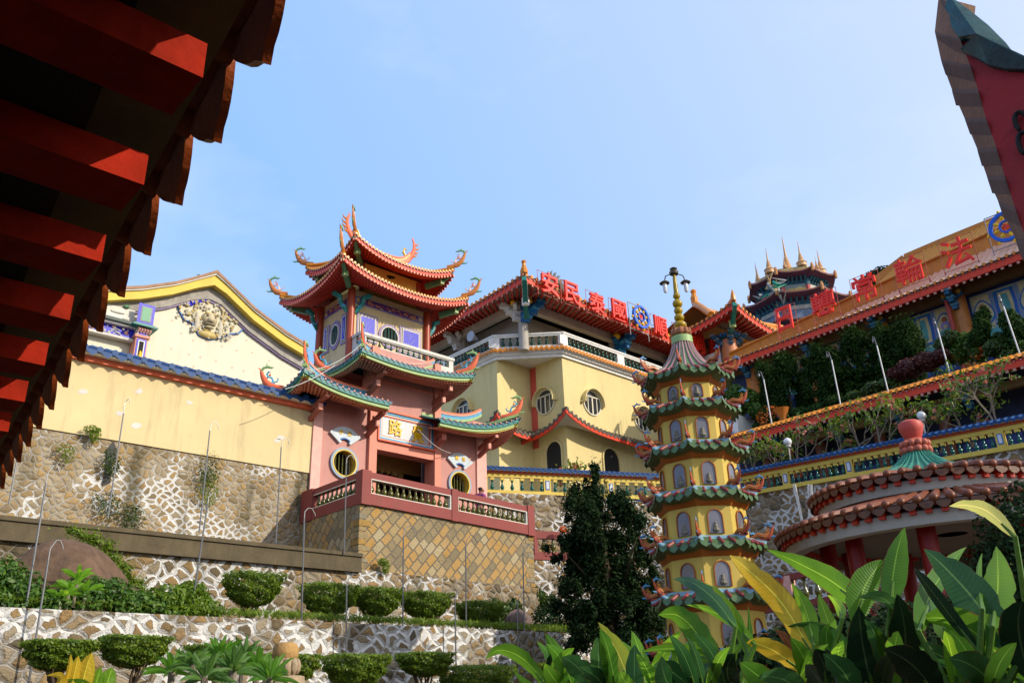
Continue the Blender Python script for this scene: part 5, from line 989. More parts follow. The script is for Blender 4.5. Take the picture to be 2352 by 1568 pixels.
for a, b in zip(cols_y, cols_y[1:]):
    m = (a + b) / 2; mb = MB(); yy = lambda u: a + .55 + (b - a - 1.1) * u
    def pb(u0, u1, z0, z1, d, mi): mb.box((wx_ - d, yy(u0), z0), (wx_ - d + .012, yy(u1), z1), mi)
    zlo = zp - 1.0; zhi = zp + 1.35
    pb(0, 1, zlo, zhi, .03, 0); pb(.02, .98, zlo + .08, zhi - .08, .045, 3)
    for u in (.03, .72): pb(u, u + .25, zlo + .12, zhi - .12, .06, 0)
    for u in (.29, .33, .66, .7): pb(u, u + .02, zlo, zhi, .06, 4)
    for k, (d, mi) in enumerate(((.06, 1), (.075, 0), (.09, 3))):
        i = .05 * k; mb.poly([(yy(.36 + i), zlo + .15 + i * 3), (yy(.64 - i), zlo + .15 + i * 3), (yy(.655 - i), (zlo + zhi) / 2), (yy(.64 - i), zhi - .15 - i * 3), (yy(.36 + i), zhi - .15 - i * 3), (yy(.345 + i), (zlo + zhi) / 2)], (wx_ - d, 0, 0), V3(0, 1, 0), Z0, -.01, mi)
    for u in (.155, .845):
        for s, mi, d in ((1.0, 1, .075), (.86, 0, .09)): mb.poly([(yy(u) + .62 * s * math.sin(q) * (1 - .3 * math.cos(q)), zp + .1 + .85 * s * math.cos(q)) for q in np.linspace(0, 2 * math.pi, 18)[:-1]], (wx_ - d, 0, 0), V3(0, 1, 0), Z0, -.01, mi)
        c_ = V3(wx_ - .12, yy(u), zp); mb.ball(c_ + (0, 0, .45), (.05, .17, .2), 2, 8, 6); mb.ball(c_ + (0, 0, .05), (.07, .3, .3), 4, 8, 6); mb.ball(c_ + (0, 0, -.35), (.08, .5, .16), 3, 8, 6); mb.ball(c_ + (0, 0, -.02), (.1, .14, .2), 0, 8, 6)
    mb.poly([(m + .6 * math.sin(q), zp + 2.15 + .48 * math.cos(q)) for q in np.linspace(0, 2 * math.pi, 20)[:-1]], (wx_ - .05, 0, 0), V3(0, 1, 0), Z0, -.03, 2)
    sc_ = [(yy(u), zlo - .25 - .22 * abs(math.sin(u * math.pi * 4)) - .6 * abs(u - .5)) for u in np.linspace(0, 1, 25)]
    mb.poly([(yy(0), zlo - .02)] + sc_ + [(yy(1), zlo - .02)], (wx_ - .05, 0, 0), V3(0, 1, 0), Z0, -.03, 3)
    pnl = mb.build('painted_wall_panel', PT, rh)
mb = MB(); p = px(2142, 705, wx_ - 3); q = px(2170, 770, wx_ - 3); mb.tube([V3(wx_ - 1.2, q[1], 13), V3(wx_ - 1.2, q[1], ze - .6)], .14, 10); mb.build('red_pipe', REDD, rh, smooth=True)
# characters on the right hall
for ch, x, y, w, h, lb in (('日', 1802, 731, 1.5, 1.85, 'x'), ('轉', 1891, 696, 1.75, 1.8, 'x'), ('常', 1985.5, 660, 1.8, 1.9, 'x'), ('輪', 2088, 619, 1.8, 1.85, 'x'), ('法', 2196.5, 578, 1.85, 1.9, 'x')):
    roof_sign(ch, px(x, y, GX_ + 1.2), V3(0, -1, 0), h, w, f'red character {ch} on a post above the pink roof of the right hall', .2, off=.006, legs=1.2)
wheel_sign(px(2313, 521, GX_ + 1.2), V3(0, -1, 0), 1.0, 'blue and yellow dharma wheel half hidden behind the dark roof end')
# wing pavilion between the halls
wg = thing('corner_wing', 'corner wing with red hip roof and round red column between two halls', 'pavilion', (66, 30, 14))
tw = pd(1685, 690, 72); ew = px(1600, 738, tw[0] + .4); zW = py(1775, 758, tw[1])[2]
A_, B_, D_ = V3(tw[0], tw[1], zW), V3(tw[0] + 14, tw[1], zW), V3(tw[0], tw[1] + 16, zW)
up_ = tw[2] - zW
EW = [Eave(A_, B_, A_ + (4, 5, 2.4), B_ + (0, 5, 2.4), up_, 0, 5, .3), Eave(D_, A_, D_ + (4, 0, 2.4), A_ + (4, 5, 2.4), 0, up_, 5, .3)]
wr = temple_roof(wg, EW, .5, .13, RT, 'roof', .4, .15, 50, sof=(.9, .45))
mb = MB(); p0 = EW[0].P(0, 0) - V3(0, 0, .4); q1 = p0 + dg * 1.5 - V3(0, 0, 1.0); q2 = p0 + dg * 2.9 - V3(0, 0, 1.4); mb.beam(p0 - dg * .2, q1, .32, .45, 0); mb.beam(q1, q2, .34, .5, 0); mb.box(q1 - (.2, .2, .3), q1 + (.2, .2, .3), 1); mb.build('corner_beam', [TEAL, GREENL], wr)
mb = MB(); mb.tube([EW[0].P(0, t) + V3(0, 0, .2) for t in np.linspace(0, 1, 10)], .2, 8); mb.lathe([(.2, 0), (.22, .3), (.12, .7), (.02, 1.0)], EW[0].P(0, 0), 8); mb.build('hip_ridge', ORANGE, wr, smooth=True)
cw = A_ + V3(2.6, 2.6, 0); mb = MB(); mb.lathe([(.62, 12), (.62, zW - 2.6)], (cw[0], cw[1], 0), 18); mb.lathe([(.66, zW - 2.6), (.66, zW - .9)], (cw[0], cw[1], 0), 18, 1); mb.build('column', [M('column_rose', (.56, .13, .11), .45, .12, 2), M('column_head', (.50, .22, .12), .5, .25, 5)], wg, smooth=True)
for d_ in ((-1, -1, 0), (-1, .6, 0), (.6, -1, 0)): cluster(V3(cw[0], cw[1], zW - .4) + unit(d_) * .4, d_, 1.0, [M('bracket_ink', (.02, .08, .15)), M('bracket_slate', (.16, .20, .24)), BLU[0]], wg)
mb = MB(); mb.box((cw[0] + 1.2, cw[1] + 1.2, 12), (cw[0] + 14, cw[1] + 13, zW + .6)); mb.build('wall', M('wing_wall', (.30, .27, .24), .7, .2, 1), wg)
mb = MB(); mb.box((cw[0] - .1, cw[1] + .9, 12), (cw[0] + .5, cw[1] + 12, zW - 1.5)); mb.box((cw[0] + .9, cw[1] - .2, zW - 3.2), (cw[0] + 12, cw[1] + .2, zW - 1.4), 1); mb.box((cw[0] + .9, cw[1] - .2, zW - 5.0), (cw[0] + 12, cw[1] + .1, zW - 3.6), 2); mb.build('screen_wall', [WHITE, PT[3], GREYW], wg)
g0, g1, g2 = pd(1596, 698, 80), pd(1566, 752, 78), pd(1690, 718, 80)   # gable roof behind
mb = MB(); gR = py(1720, 722, g0[1]); 
mb.add([g0, gR + (6, 0, 0), gR + (6, 6, -2.5), g0 + (-1.5, 6, -3.5), g0 + (-2.6, -3.2, -3.2), gR + (6, -4, -3.0)], [(0, 1, 2, 3), (0, 4, 5, 1)]); mb.tube([g0 + (-2.6, -3.2, -3.0), g0 + (-1.2, -1.4, -1.2), g0], .3, 8, 1); mb.tube([g0, g0 + (3, 0, -.5), gR + (6, 0, .2)], .35, 8, 1); mb.lathe([(.3, 0), (.35, .6), (.2, 1.0), (.3, 1.3), (.1, 1.5)], g0, 8, 1)
mb.build('rear_roof', [M('orange_roof', (.52, .24, .07)), ORANGE], wg)
# ================================================================== gallery under the planted terrace
QX = 39.0
gal = thing('gallery', 'long dark gallery with red tiled eave below the planted terrace', 'gallery', (42, 16, 10))
ga, gb, gc = px(1690, 1017, QX), px(1952, 939, QX), px(2352, 830, QX); zg = gb[2] + .22
EG = Eave((QX, 25.2, zg), (QX, 6, zg), (QX + 1.5, 25.2, zg + .62), (QX + 1.5, 6, zg + .62), 0, 0)
gr = temple_roof(gal, [EG], .29, .085, [ORANGE, ORANGE, M('drip_rose', (.52, .20, .17))], 'roof', .3, .12, 10, sof=(.95, .5))
mb = MB(); mb.box((QX + 2.6, 4, 10), (QX + 3, 26, zg)); mb.box((QX + 1.4, 4, zg - .1), (QX + 14, 26, zg + .5)); mb.build('wall', M('gallery_dark', (.02, .025, .06), .8, .5, 2), gal)
mb = MB(); mb.beam(V3(QX + 1.1, 25.2, zg - .75), V3(QX + 1.1, 6, zg - .75), .3, .35); mb.build('eave_beam', M('beam_bronze', (.16, .10, .04), .7, .3, 2), gal)
for k in range(6):
    y = px(*((1985.0, 1000), (2000, 1000))[0], QX + 1)[1] + 3.15 * (k - 1.2)
    cluster((QX + 1.3, y - 1.2, zg - .45), (-1, 0, 0), .8, [M('bracket_ink', (.02, .08, .15)), M('bracket_slate2', (.08, .18, .24)), M('bracket_amber', (.42, .24, .06), .5, .3, 6)], gal)
    mb = MB(); mb.lathe([(.28, 10), (.28, zg - .7)], (QX + 2.2, y + .4, 0), 12); mb.build('column', M('column_gallery', (.16, .06, .035), .5, .3, 3), gal, smooth=True)
    mb = MB(); mb.ball((QX + 2.55, y + .4 - 1.5, zg - 1.9), (.06, .42, .42), 0, 16, 8); mb.box((QX + 2.55, y - 2.6, zg - 3.4), (QX + 2.597, y - .0, zg - 2.5), 1); mb.build('painted_disc', [M('disc_rust', (.30, .09, .04), .6, .3, 5), M('panel_indigo', (.04, .06, .20), .6, .6, 5)], gal, smooth=True)
# planted terrace soil on the gallery roof
mb = MB(); mb.box((QX + 1.6, 3, zg + .5), (QX + 12.9, 26, zg + .75)); mb.build('roof_garden_soil', SOIL, kind='structure')
mb = MB(); mb.box((QX + 3, 26.0, 14), (58, 27.0, 17.2)); mb.build('white_parapet', WHITE, label='white parapet wall half hidden by shrubs between the halls', cat='parapet')

# ================================================================== blue tiled yellow balustrades
def tiled_fence(name, label, p, q, zp_, zq, nb, per, d0=0.0):
    """yellow balustrade from p to q (xy) with blue tile coping; zp_/zq = coping top"""
    p, q = V3(*p, 0), V3(*q, 0); L = np.linalg.norm(q - p); d = (q - p) / L; n = V3(d[1], -d[0], 0)
    t = thing(name, label, 'balustrade', p + (0, 0, zp_ - 1.2)); zz = lambda s: zp_ + (zq - zp_) * s / L
    def bar(mb, s0, s1, h0, h1, o0, o1, mi=0):
        vs = [p + d * s + n * o + V3(0, 0, zz(s) + h) for h in (h0, h1) for s, o in ((s0, o0), (s1, o0), (s1, o1), (s0, o1))]
        mb.add(vs, [(0, 1, 2, 3), (4, 7, 6, 5), (0, 4, 5, 1), (1, 5, 6, 2), (2, 6, 7, 3), (3, 7, 4, 0)], mi)
    mb = MB(); bar(mb, 0, L, -.47, -.30, -.02, .14); bar(mb, 0, L, -1.25, -1.07, -.02, .16); mb.build('rail', YELP, t)
    mb = MB(); bar(mb, 0, L, -.30, -.19, -.05, .2, 0); bar(mb, 0, L, -.19, -.13, -.1, .26, 1); mb.build('cornice', [M('cornice_rust', (.36, .075, .03), .6, .15, 3), WHITE], t)
    mb = MB(); e = Eave(p + n * .34 + (0, 0, zp_ - .12), q + n * .34 + (0, 0, zq - .12), p - n * .25 + (0, 0, zp_ + .08), q - n * .25 + (0, 0, zq + .08)); e.tiles(mb, int(L / .26), .07, 0, 3, ends=0, drip=0); mb.build('coping', BLUE, t)
    sp = L / nb; bl = proto(baluster(.6, .10), 'baluster', M('baluster_teal', (.015, .09, .075), .2, .3, 8, .05))
    for k in range(nb + 1):
        s = min(L - .15, max(.15, d0 + sp * k)); mb = MB(); bar(mb, s - .17, s + .17, -1.07, -.47, -.01, .15, 0); m2 = [(s - .08, -.95), (s + .08, -.95), (s + .08, -.6), (s - .08, -.6)]
        bar(mb, s - .1, s + .1, -.98, -.56, .15, .165, 1); bar(mb, s - .065, s + .065, -.94, -.60, .165, .175, 2); mb.build('post', [YELP, BLUEP, M('inset_pale', (.60, .62, .68), .5, .1, 4)], t)
        if k < nb:
            for j in range(per):
                c = p + d * (s + .17 + (sp - .34) * (j + .5) / per) + n * .06; inst(bl, t, c + (0, 0, zz(s + sp * (j + .5) / per) - 1.07), 0, (.9, .9, .78))
            for j in range(per): mb = MB(); bar(mb, s + .17 + (sp - .34) * (j + .5) / per - .09, s + .17 + (sp - .34) * (j + .5) / per + .09, -.6, -.473, .0, .12); mb.build('capital', YELP, t)
    return t
c3 = lambda x, y: (1636.5 + x * .3043, 918.7 + y * .3043)
BX = 36.0
f0, f1 = px(*c3(150, 555), BX), px(*c3(2350, 140), BX)
tiled_fence('tiled_balustrade', 'long yellow balustrade with blue tile coping above the rubble wall on the right', (BX, 23.2), (BX, 4.5), f0[2] + .05, f1[2] - .1, 6, 9)
l0 = pz(1113, 1076, 11.75); l1 = pz(1500, 1081, 11.9)
tiled_fence('tiled_balustrade', 'short yellow balustrade with blue tile coping between the pink gate and the pagoda', (l0[0] - .3, l0[1]), (BX, 23.4), 11.8, 11.95, 4, 6)
wall_thing('retaining_wall', 'dark rubble wall with white mortar below the long blue tiled balustrade', (BX, 26), (BX, 2), .0, 10.95, ST_D, .4, z1b=10.25)
wall_thing('retaining_wall', 'rubble wall behind the dark conifer, under the short yellow balustrade', (l0[0] - 1.5, l0[1] + .1), (BX, 23.5), .0, 10.55, ST_D, .4, z1b=10.75)
# little lower balustrade between conifer and terrace
q0, q1 = pd(1222, 1248, 33), pd(1290, 1240, 33.5)
t = thing('low_balustrade', 'small maroon balustrade with teal balusters beside the stone terrace', 'balustrade', q0 + (0, 0, -.6))
mb = MB(); v = (q1 - q0) * V3(1, 1, 0); 
for h0 in (.33, -.45): mb.beam(q0 + (0, 0, h0) + v * -.05, q0 + v * 3 + (0, 0, h0), .2, .28)
mb.beam(q0 + v * .08 - (0, 0, .4), q0 + v * .08 + (0, 0, .4), .2, .2); mb.build('rail', RAIL, t)
for k in range(8): inst(bp, t, q0 + v * (.38 + .32 * k) + (0, 0, -.32), 0, (1.3, 1.3, 1.4))
q0, q1 = pd(1905, 1345, 30), pd(1990, 1345, 29)
t = thing('low_balustrade', 'small pink balustrade half hidden by banana leaves under the round pavilion', 'balustrade', q0 + (0, 0, -.6)); mb = MB(); v = (q1 - q0) * V3(1, 1, 0)
for h0 in (.5, -.42): mb.beam(q0 - v * 2.5 + (0, 0, h0), q0 + v * 1.5 + (0, 0, h0), .2, .2)
for s in (-1.2, .9): mb.beam(q0 + v * s - (0, 0, .5), q0 + v * s + (0, 0, .55), .3, .3, 1)
mb.build('rail', [RAIL, PINKL], t)
for k in range(9): inst(bp, t, q0 + v * (-2.2 + .37 * k) + (0, 0, -.35), 0, (1.3, 1.3, 1.6))

# ================================================================== small octagonal pagoda
PC = 17.95 * V3(math.cos(rad(34.75)), math.sin(rad(34.75)), 0); PA = rad(231)
pag = thing('pagoda', 'slender eight sided yellow pagoda with green tiled tiers and a lamp finial', 'pagoda', PC)
PY_ = M('pagoda_yellow', (.53, .405, .135), .6, .1, 1.5, .08, 30, .25); PGREEN = M('pagoda_tile_green', (.085, .145, .07), .35, .3, 9, .15, 60); POL = M('pagoda_underside', (.10, .12, .05), .7, .35, 3, .2, 30, .5)
PBR = M('pagoda_brown_red', (.30, .10, .03), .55, .2, 3); PGL = M('niche_glass', (.16, .16, .19), .15, .35, 5, 0, spec=.6); PBL = M('pagoda_blue_grey', (.20, .32, .40), .5, .2, 6); PMA = M('pagoda_maroon', (.24, .06, .06), .5, .25, 6)
def octo(r, j, k=0.0):
    """point on an octagon: side j, fraction k along the side"""
    a0 = PA - math.pi / 8 + j * math.pi / 4; a1 = a0 + math.pi / 4; p, q = V3(math.cos(a0), math.sin(a0), 0) * r, V3(math.cos(a1), math.sin(a1), 0) * r; return p + (q - p) * k
# eave rim heights, body radius (corner), eave radius
TZ = [8.12, 7.36, 6.45, 5.48, 4.5, 3.5, 2.45]; RB = [.70, .755, .81, .86, .905, .95, .99]; RE = [.99, 1.03, 1.07, 1.11, 1.15, 1.19, 1.23]
PDR = [M('dragon_rust', (.38, .09, .05), .5, .25, 6), M('dragon_blue', (.10, .26, .46), .5, .25, 6), M('dragon_gold', (.58, .36, .07), .5, .25, 6), M('dragon_orange', (.40, .15, .06), .5, .25, 6)]
hm = MB(); horn(hm, V3(0, 0, 0), (1, 0), .23, (0, 1, 2, 3)); hm.tube([(-.28, 0, .03), (-.12, 0, .1), (.02, 0, .06), (.1, 0, .13)], [.03, .05, .05, .02], 6, 3); hornp = proto(hm, 'corner_dragon', PDR)
for i, (ze_, rb, re) in enumerate(zip(TZ, RB, RE)):
    zb_ = (TZ[i + 1] + .19) if i < 6 else 0.9
    # storey walls
    mb = MB()
    for j in range(8): a, b = PC + octo(rb, j, 0), PC + octo(rb, j, 1); mb.add([a + (0, 0, zb_ - .15), b + (0, 0, zb_ - .15), b + (0, 0, ze_ - .1), a + (0, 0, ze_ - .1)], [(0, 1, 2, 3)])
    st = mb.build('storey', PY_, pag)
    zlow, zhigh = zb_ + .05, ze_ - .25; hgt = min(.44, zhigh - zlow)
    for j in (7, 0, 1, 6, 2):
        m = PC + octo(rb, j, .5); ax = unit(octo(rb, j, 1) - octo(rb, j, 0)); nn = np.cross(ax, Z0); c_ = V3(m[0], m[1], zlow)
        w = .145 * rb / .9; a = [(w * math.cos(q), hgt - w + w * math.sin(q) * 1.15) for q in np.linspace(0, math.pi, 10)] + [(-w, 0), (w, 0)]; k = len(a); mb = MB(); vs = []
        for u, v in a: s_ = 1.13; vs += [c_ + ax * u + Z0 * v + nn * .004, c_ + ax * u * s_ + Z0 * (v * 1.05) + nn * .004, c_ + ax * u * s_ + Z0 * (v * 1.05) + nn * .03, c_ + ax * u + Z0 * v + nn * .03]
        mb.add(vs, [(4 * x + p, 4 * x + q, 4 * ((x + 1) % k) + q, 4 * ((x + 1) % k) + p) for x in range(k) for p, q in ((0, 1), (1, 2), (2, 3), (3, 0))], 0); mb.poly(a, c_, ax, Z0, .008, 1)
        if j in (7, 0, 1):   # small seated figure in the niche
            for f_, r_ in ((V3(0, 0, .07), (.08, .02, .05)), (V3(0, 0, .135), (.045, .02, .05)), (V3(0, 0, .195), (.027, .02, .03))): mb.ball(c_ + f_ + nn * .014, (r_[0] * abs(ax[0]) + .015, r_[0] * abs(ax[1]) + .015, r_[2]), 2, 8, 5)
        mb.build('niche', [PBR, PGL, M('niche_figure', (.19, .175, .14), .6, .3, 6)], st)
    # flared cornice, underside, rim tiles and roof skin; corners rise
    K = 8
    def ringpts(r, z, up, ex=4.0): return [PC + octo(r * (1 + .035 * abs(2 * q / K - 1) ** 3), j, q / K) + V3(0, 0, z + up * abs(2 * q / K - 1) ** ex) for j in range(8) for q in range(K)]
    def skin(mb, rings, mi=0):
        n = len(rings[0]); mb.add([p for R in rings for p in R], [(a * n + b, a * n + (b + 1) % n, (a + 1) * n + (b + 1) % n, (a + 1) * n + b) for a in range(len(rings) - 1) for b in range(n)], mi)
    mb = MB(); skin(mb, [ringpts(rb, ze_ - .2, .0), ringpts(rb + .015, ze_ - .18, .01), ringpts(rb + .03, ze_ - .165, .02), ringpts(rb + .055, ze_ - .13, .04), ringpts(rb + .075, ze_ - .11, .05)]); mb.build('cornice', PBR, pag)
    mb = MB(); skin(mb, [ringpts(rb + .07, ze_ - .112, .05), ringpts((rb + re) / 2, ze_ - .1, .07), ringpts(re - .03, ze_ - .08, .12), ringpts(re, ze_ - .02, .13)]); mb.build('underside', POL, pag)
    top = [(re, ze_ - .02, .13), (re, ze_ + .02, .13)]
    if i == 0:
        prof = [(re * .82, ze_ + .10, .08), (re * .62, ze_ + .25, .03), (re * .44, ze_ + .46, .0), (re * .30, ze_ + .70, 0), (.20, ze_ + .98, 0)]
    else: prof = [(re - .12, ze_ + .08, .1), (RB[i - 1] + .06, ze_ + .19, .02), (RB[i - 1] - .02, ze_ + .2, 0)]
    mb = MB(); skin(mb, [ringpts(*q) for q in top + prof]); rf = mb.build('tier_roof', PGREEN if i == 0 else PBL, pag)
    mb = MB(); nt = 4
    for j in range(8):
        for q in range(nt):
            u = (q + .5) / nt; c = PC + octo(re * (1 + .035 * abs(2 * u - 1) ** 3), j, u) + V3(0, 0, ze_ + .02 + .13 * abs(2 * u - 1) ** 4); ax = unit(octo(re, j, 1) - octo(re, j, 0)); nn = np.cross(ax, Z0); w = re * .765 / nt / 2 * .92
            mb.add([c - ax * w + nn * .012, c + ax * w + nn * .012, c + ax * w * .8 + nn * .03 - Z0 * .07, c + nn * .045 - Z0 * .125, c - ax * w * .8 + nn * .03 - Z0 * .07], [(0, 4, 3, 2, 1)], 0); mb.add([c - ax * w + nn * .012, c + ax * w + nn * .012, c + ax * w * .9 - nn * .13 + Z0 * .09, c - ax * w * .9 - nn * .13 + Z0 * .09], [(0, 1, 2, 3)], 0)
        for q in range(nt + 1):
            u = q / nt; c = PC + octo(re * (1 + .035 * abs(2 * u - 1) ** 3), j, u) + V3(0, 0, ze_ + .035 + .13 * abs(2 * u - 1) ** 4); nn = unit(c - PC - V3(0, 0, (c - PC)[2])); mb.tube([c - nn * .16 + Z0 * .1, c + nn * .03], .032, 7, 1); mb.ball(c + nn * .035, .036, 1, 7, 5)
    mb.build('rim_tiles', [PGREEN, PMA], rf)
    for j in range(8):
        a = PA - math.pi / 8 + j * math.pi / 4; inst(hornp, pag, PC + V3(math.cos(a), math.sin(a), 0) * (re * 1.0) + V3(0, 0, ze_ + .16), a, 1.0)
    if i == 0:
        mb = MB()
        for j in range(8):
            for k in range(3):
                f = (k + .5) / 3; mb.tube([PC + octo(r, j, f) + V3(0, 0, z + u * abs(2 * f - 1) ** 4 + .012) for r, z, u in top[1:] + prof], [.035, .035, .03, .026, .02, .018][:len(prof) + 1], 6, 0)
        mb.build('roof_rib', M('rib_mauve', (.34, .20, .22), .5, .2, 6), rf, smooth=True)
zt_ = TZ[0] + .98
mb = MB(); mb.lathe([(.19, zt_ - .06), (.235, zt_ - .04), (.235, zt_ + .12), (.19, zt_ + .14)], PC, 18, 0); mb.build('collar', GREENL, pag, smooth=True)
mb = MB(); mb.lathe([(.15, zt_ + .14), (.21, zt_ + .2), (.19, zt_ + .3), (.14, zt_ + .34)], PC, 12, 0)
for k in range(10): a = k * math.pi / 5; mb.ball(PC + V3(.19 * math.cos(a), .19 * math.sin(a), zt_ + .24), (.05, .05, .09), 0, 7, 5)
mb.build('lotus_collar', M('lotus_brown', (.32, .14, .08), .5, .25, 6), pag, smooth=True)
mb = MB(); z = zt_ + .42
for r, g in ((.15, .11), (.115, .1), (.10, .1), (.115, .11), (.085, .08)): mb.ball(PC + (0, 0, z), (r, r, g), 0, 14, 8); z += g * 1.75
mb.lathe([(.06, z - .1), (.045, z + .3), (.03, z + .42)], PC, 10); mb.lathe([(.05, z + .40), (.10, z + .42), (.11, z + .48), (.06, z + .52), (.09, z + .56), (.03, z + .6)], PC, 10, 1); mb.build('finial', [M('finial_gold', (.34, .24, .05), .3, .4, 9, .1), M('finial_bronze', (.07, .06, .04), .4, .3, 9)], pag, smooth=True)
for sd in (-1, 1):
    mb = MB(); o = V3(_r0[0], _r0[1], 0) * sd; p = PC + (0, 0, z + .36); mb.tube([p, p + o * .1 + (0, 0, .06), p + o * .2 + (0, 0, .02), p + o * .24 + (0, 0, -.12)], .014, 6, 0); q = p + o * .24 + (0, 0, -.13)
    mb.lathe([(.02, .03), (.06, .02), (.12, -.03), (.115, -.04), (.02, -.02)], q, 12, 0); l = mb.build('lamp_arm', M('lamp_bronze', (.09, .07, .05), .4, .3, 8), pag, smooth=True); mb = MB(); mb.lathe([(.045, -.03), (.05, -.12), (.05, -.22), (.03, -.27)], q, 10); mb.build('lamp_glass', M('lamp_glass', (.62, .64, .66), .1, .1, 5, 0, spec=.7), l, smooth=True)
mb = MB(); mb.lathe([(1.5, 0), (1.5, .5), (1.3, .5), (1.3, .95), (1.05, .95)], PC, 8, 0, PA - math.pi / 8); mb.build('plinth', CONC, pag)

# ================================================================== round pavilion
VC = 20.0 * V3(math.cos(rad(20.4)), math.sin(rad(20.4)), 0); VU = 20.0 * V3(math.cos(rad(21.3)), math.sin(rad(21.3)), 0)
pav = thing('round_pavilion', 'round pavilion with two rusty tile rings and a red bulb finial', 'pavilion', VC)
zl, Rl, zu, Ru = 4.84, 3.45, 5.62, 2.33
PW = M('pavilion_plaster', (.42, .395, .35), .7, .12, 1, .08, 30, .3)
mb = MB(); mb.lathe([(Rl - .42, zl - .36), (Rl - .15, zl - .36), (Rl - .12, zl - .13), (Rl - .3, zl - .02), (Rl - .55, zl + .1)], VC, 72, 0, cap=False); mb.lathe([(Rl - .42, zl - .36), (Rl - .46, zl - .1), (.3, zl - .08)], VC, 72, 1, cap=False); mb.build('lower_fascia', [PW, M('ceiling_dim', (.17, .14, .115), .8, .2, 1)], pav, smooth=True)
mb = MB(); mb.lathe([(Ru - .3, zl + .1), (Ru - .3, zu - .33)], VU, 64, 1, cap=False); mb.lathe([(Ru - .3, zu - .33), (Ru - .15, zu - .33), (Ru - .12, zu - .12), (Ru - .4, zu), (1.0, zu + .02)], VU, 64, 0, cap=False); mb.lathe([(Rl - .5, zl + .09), (Ru - .3, zl + .3)], VU, 64, 1, cap=False); mb.build('upper_fascia', [PW, M('drum_grey', (.25, .24, .225), .7, .15, 1)], pav, smooth=True)
PT2 = M('pavilion_tile', (.17, .055, .028), .45, .4, 8, .25, 30, .35, grime=(.03, .045, .04))
def ring_roof(R, z, n, ri, zi, name, parent, VU=VU):
    mb = MB()
    for k in range(n):
        a = 2 * math.pi * k / n; o = V3(math.cos(a), math.sin(a), 0); s = V3(-math.sin(a), math.cos(a), 0); w = math.pi * R / n
        q = [VU + o * (R + (ri - R) * t) + V3(0, 0, z + (zi - z) * t + .05 * t * (1 - t)) for t in np.linspace(0, 1, 4)]
        mb.tube([q[0] + V3(0, 0, .03)] + q[1:], [w * .62, w * .6, w * .55, w * .5], 8, 0); mb.ball(q[0] + o * .005 + V3(0, 0, .03), (w * .6, w * .6, w * .6), 0, 8, 5)
        p = VU + (math.cos(a + math.pi / n) * V3(1, 0, 0) + math.sin(a + math.pi / n) * V3(0, 1, 0)) * (R + .01) + V3(0, 0, z); s2 = V3(-math.sin(a + math.pi / n), math.cos(a + math.pi / n), 0); o2 = np.cross(s2, Z0)
        arc = [(w * .95 * math.cos(b), -.02 - w * 1.0 * math.sin(b)) for b in np.linspace(0, math.pi, 8)]; mb.poly(arc, p, s2, Z0, .02, 1)
        i2 = VU + (p - VU - V3(0, 0, z)) * (ri / R) + V3(0, 0, zi); mb.add([p + s2 * w, p - s2 * w, i2 - s2 * w * .8, i2 + s2 * w * .8], [(0, 1, 2, 3)], 1)
    ro = mb.build(name, [PT2, M('pavilion_drip', (.13, .06, .035), .5, .5, 9, .3, 40, .4, grime=(.03, .07, .05))], parent, smooth=True)
    mb = MB()
    for k in range(n):
        a = 2 * math.pi * (k + .5) / n; o = V3(math.cos(a), math.sin(a), 0); mb.beam(VU + o * (R - .04) + V3(0, 0, z - .15), VU + o * (R - .6) + V3(0, 0, z - .12), .11, .12)
    mb.build('rafter_ends', M('rafter_bright', (.46, .055, .02), .5, .2, 4), ro)
    mb = MB(); mb.lathe([(R - .06, z - .04), (R - .06, z - .09), (ri, zi - .12)], VU, 64, 0, cap=False); mb.build('under_roof', M('under_red', (.22, .05, .03), .6, .2, 3), ro)
ring_roof(Rl, zl + .02, 80, Ru - .25, zl + .42, 'lower_roof', pav, VC); ring_roof(Ru, zu + .02, 54, 1.1, zu + .28, 'upper_roof', pav)
mb = MB(); mb.lathe([(1.25, zu + .26), (.9, zu + .42), (.6, zu + .58), (.36, zu + .78), (.25, zu + .93)], VU, 40, 0)
for k in range(36): a = k * math.pi / 18; o = V3(math.cos(a), math.sin(a), 0); mb.tube([VU + o * r + (0, 0, z) for r, z in ((1.25, zu + .27), (.9, zu + .43), (.6, zu + .59), (.36, zu + .79), (.25, zu + .94))], [.045, .035, .025, .016, .012], 6, 0)
mb.build('cone_roof', M('verdigris', (.06, .22, .16), .5, .3, 5, .2, 30, .3), pav, smooth=True)
mb = MB(); zq = zu + .9; mb.lathe([(.24, zq), (.3, zq + .04), (.28, zq + .11), (.24, zq + .15), (.28, zq + .22), (.2, zq + .3), (.16, zq + .33)], VU, 20, 0)
for rr, z_ in ((.27, .06), (.26, .2)):
    for k in range(12): a = k * math.pi / 6 + z_; mb.ball(VU + V3(rr * math.cos(a), rr * math.sin(a), zq + z_), (.075, .075, .08), 0, 8, 5)
mb.build('lotus_base', M('lotus_rose', (.44, .14, .10), .6, .25, 6, .1, 30, .3), pav, smooth=True)
mb = MB(); mb.lathe([(.14, zq + .28), (.18, zq + .36), (.235, zq + .5), (.26, zq + .6), (.235, zq + .69), (.16, zq + .735), (.05, zq + .75), (.0, zq + .75)], VU, 24, 0); mb.build('bulb_finial', M('bulb_red', (.46, .09, .075), .55, .2, 4, .15, 30, .3), pav, smooth=True)
for k in range(10):
    a = 2 * math.pi * (k + .3) / 10; mb = MB(); mb.lathe([(.17, 0), (.17, zl - .1)], VC + V3(math.cos(a), math.sin(a), 0) * (Rl - 1.0), 16); mb.build('column', M('column_crimson', (.22, .012, .010), .4, .2, 3), pav, smooth=True)
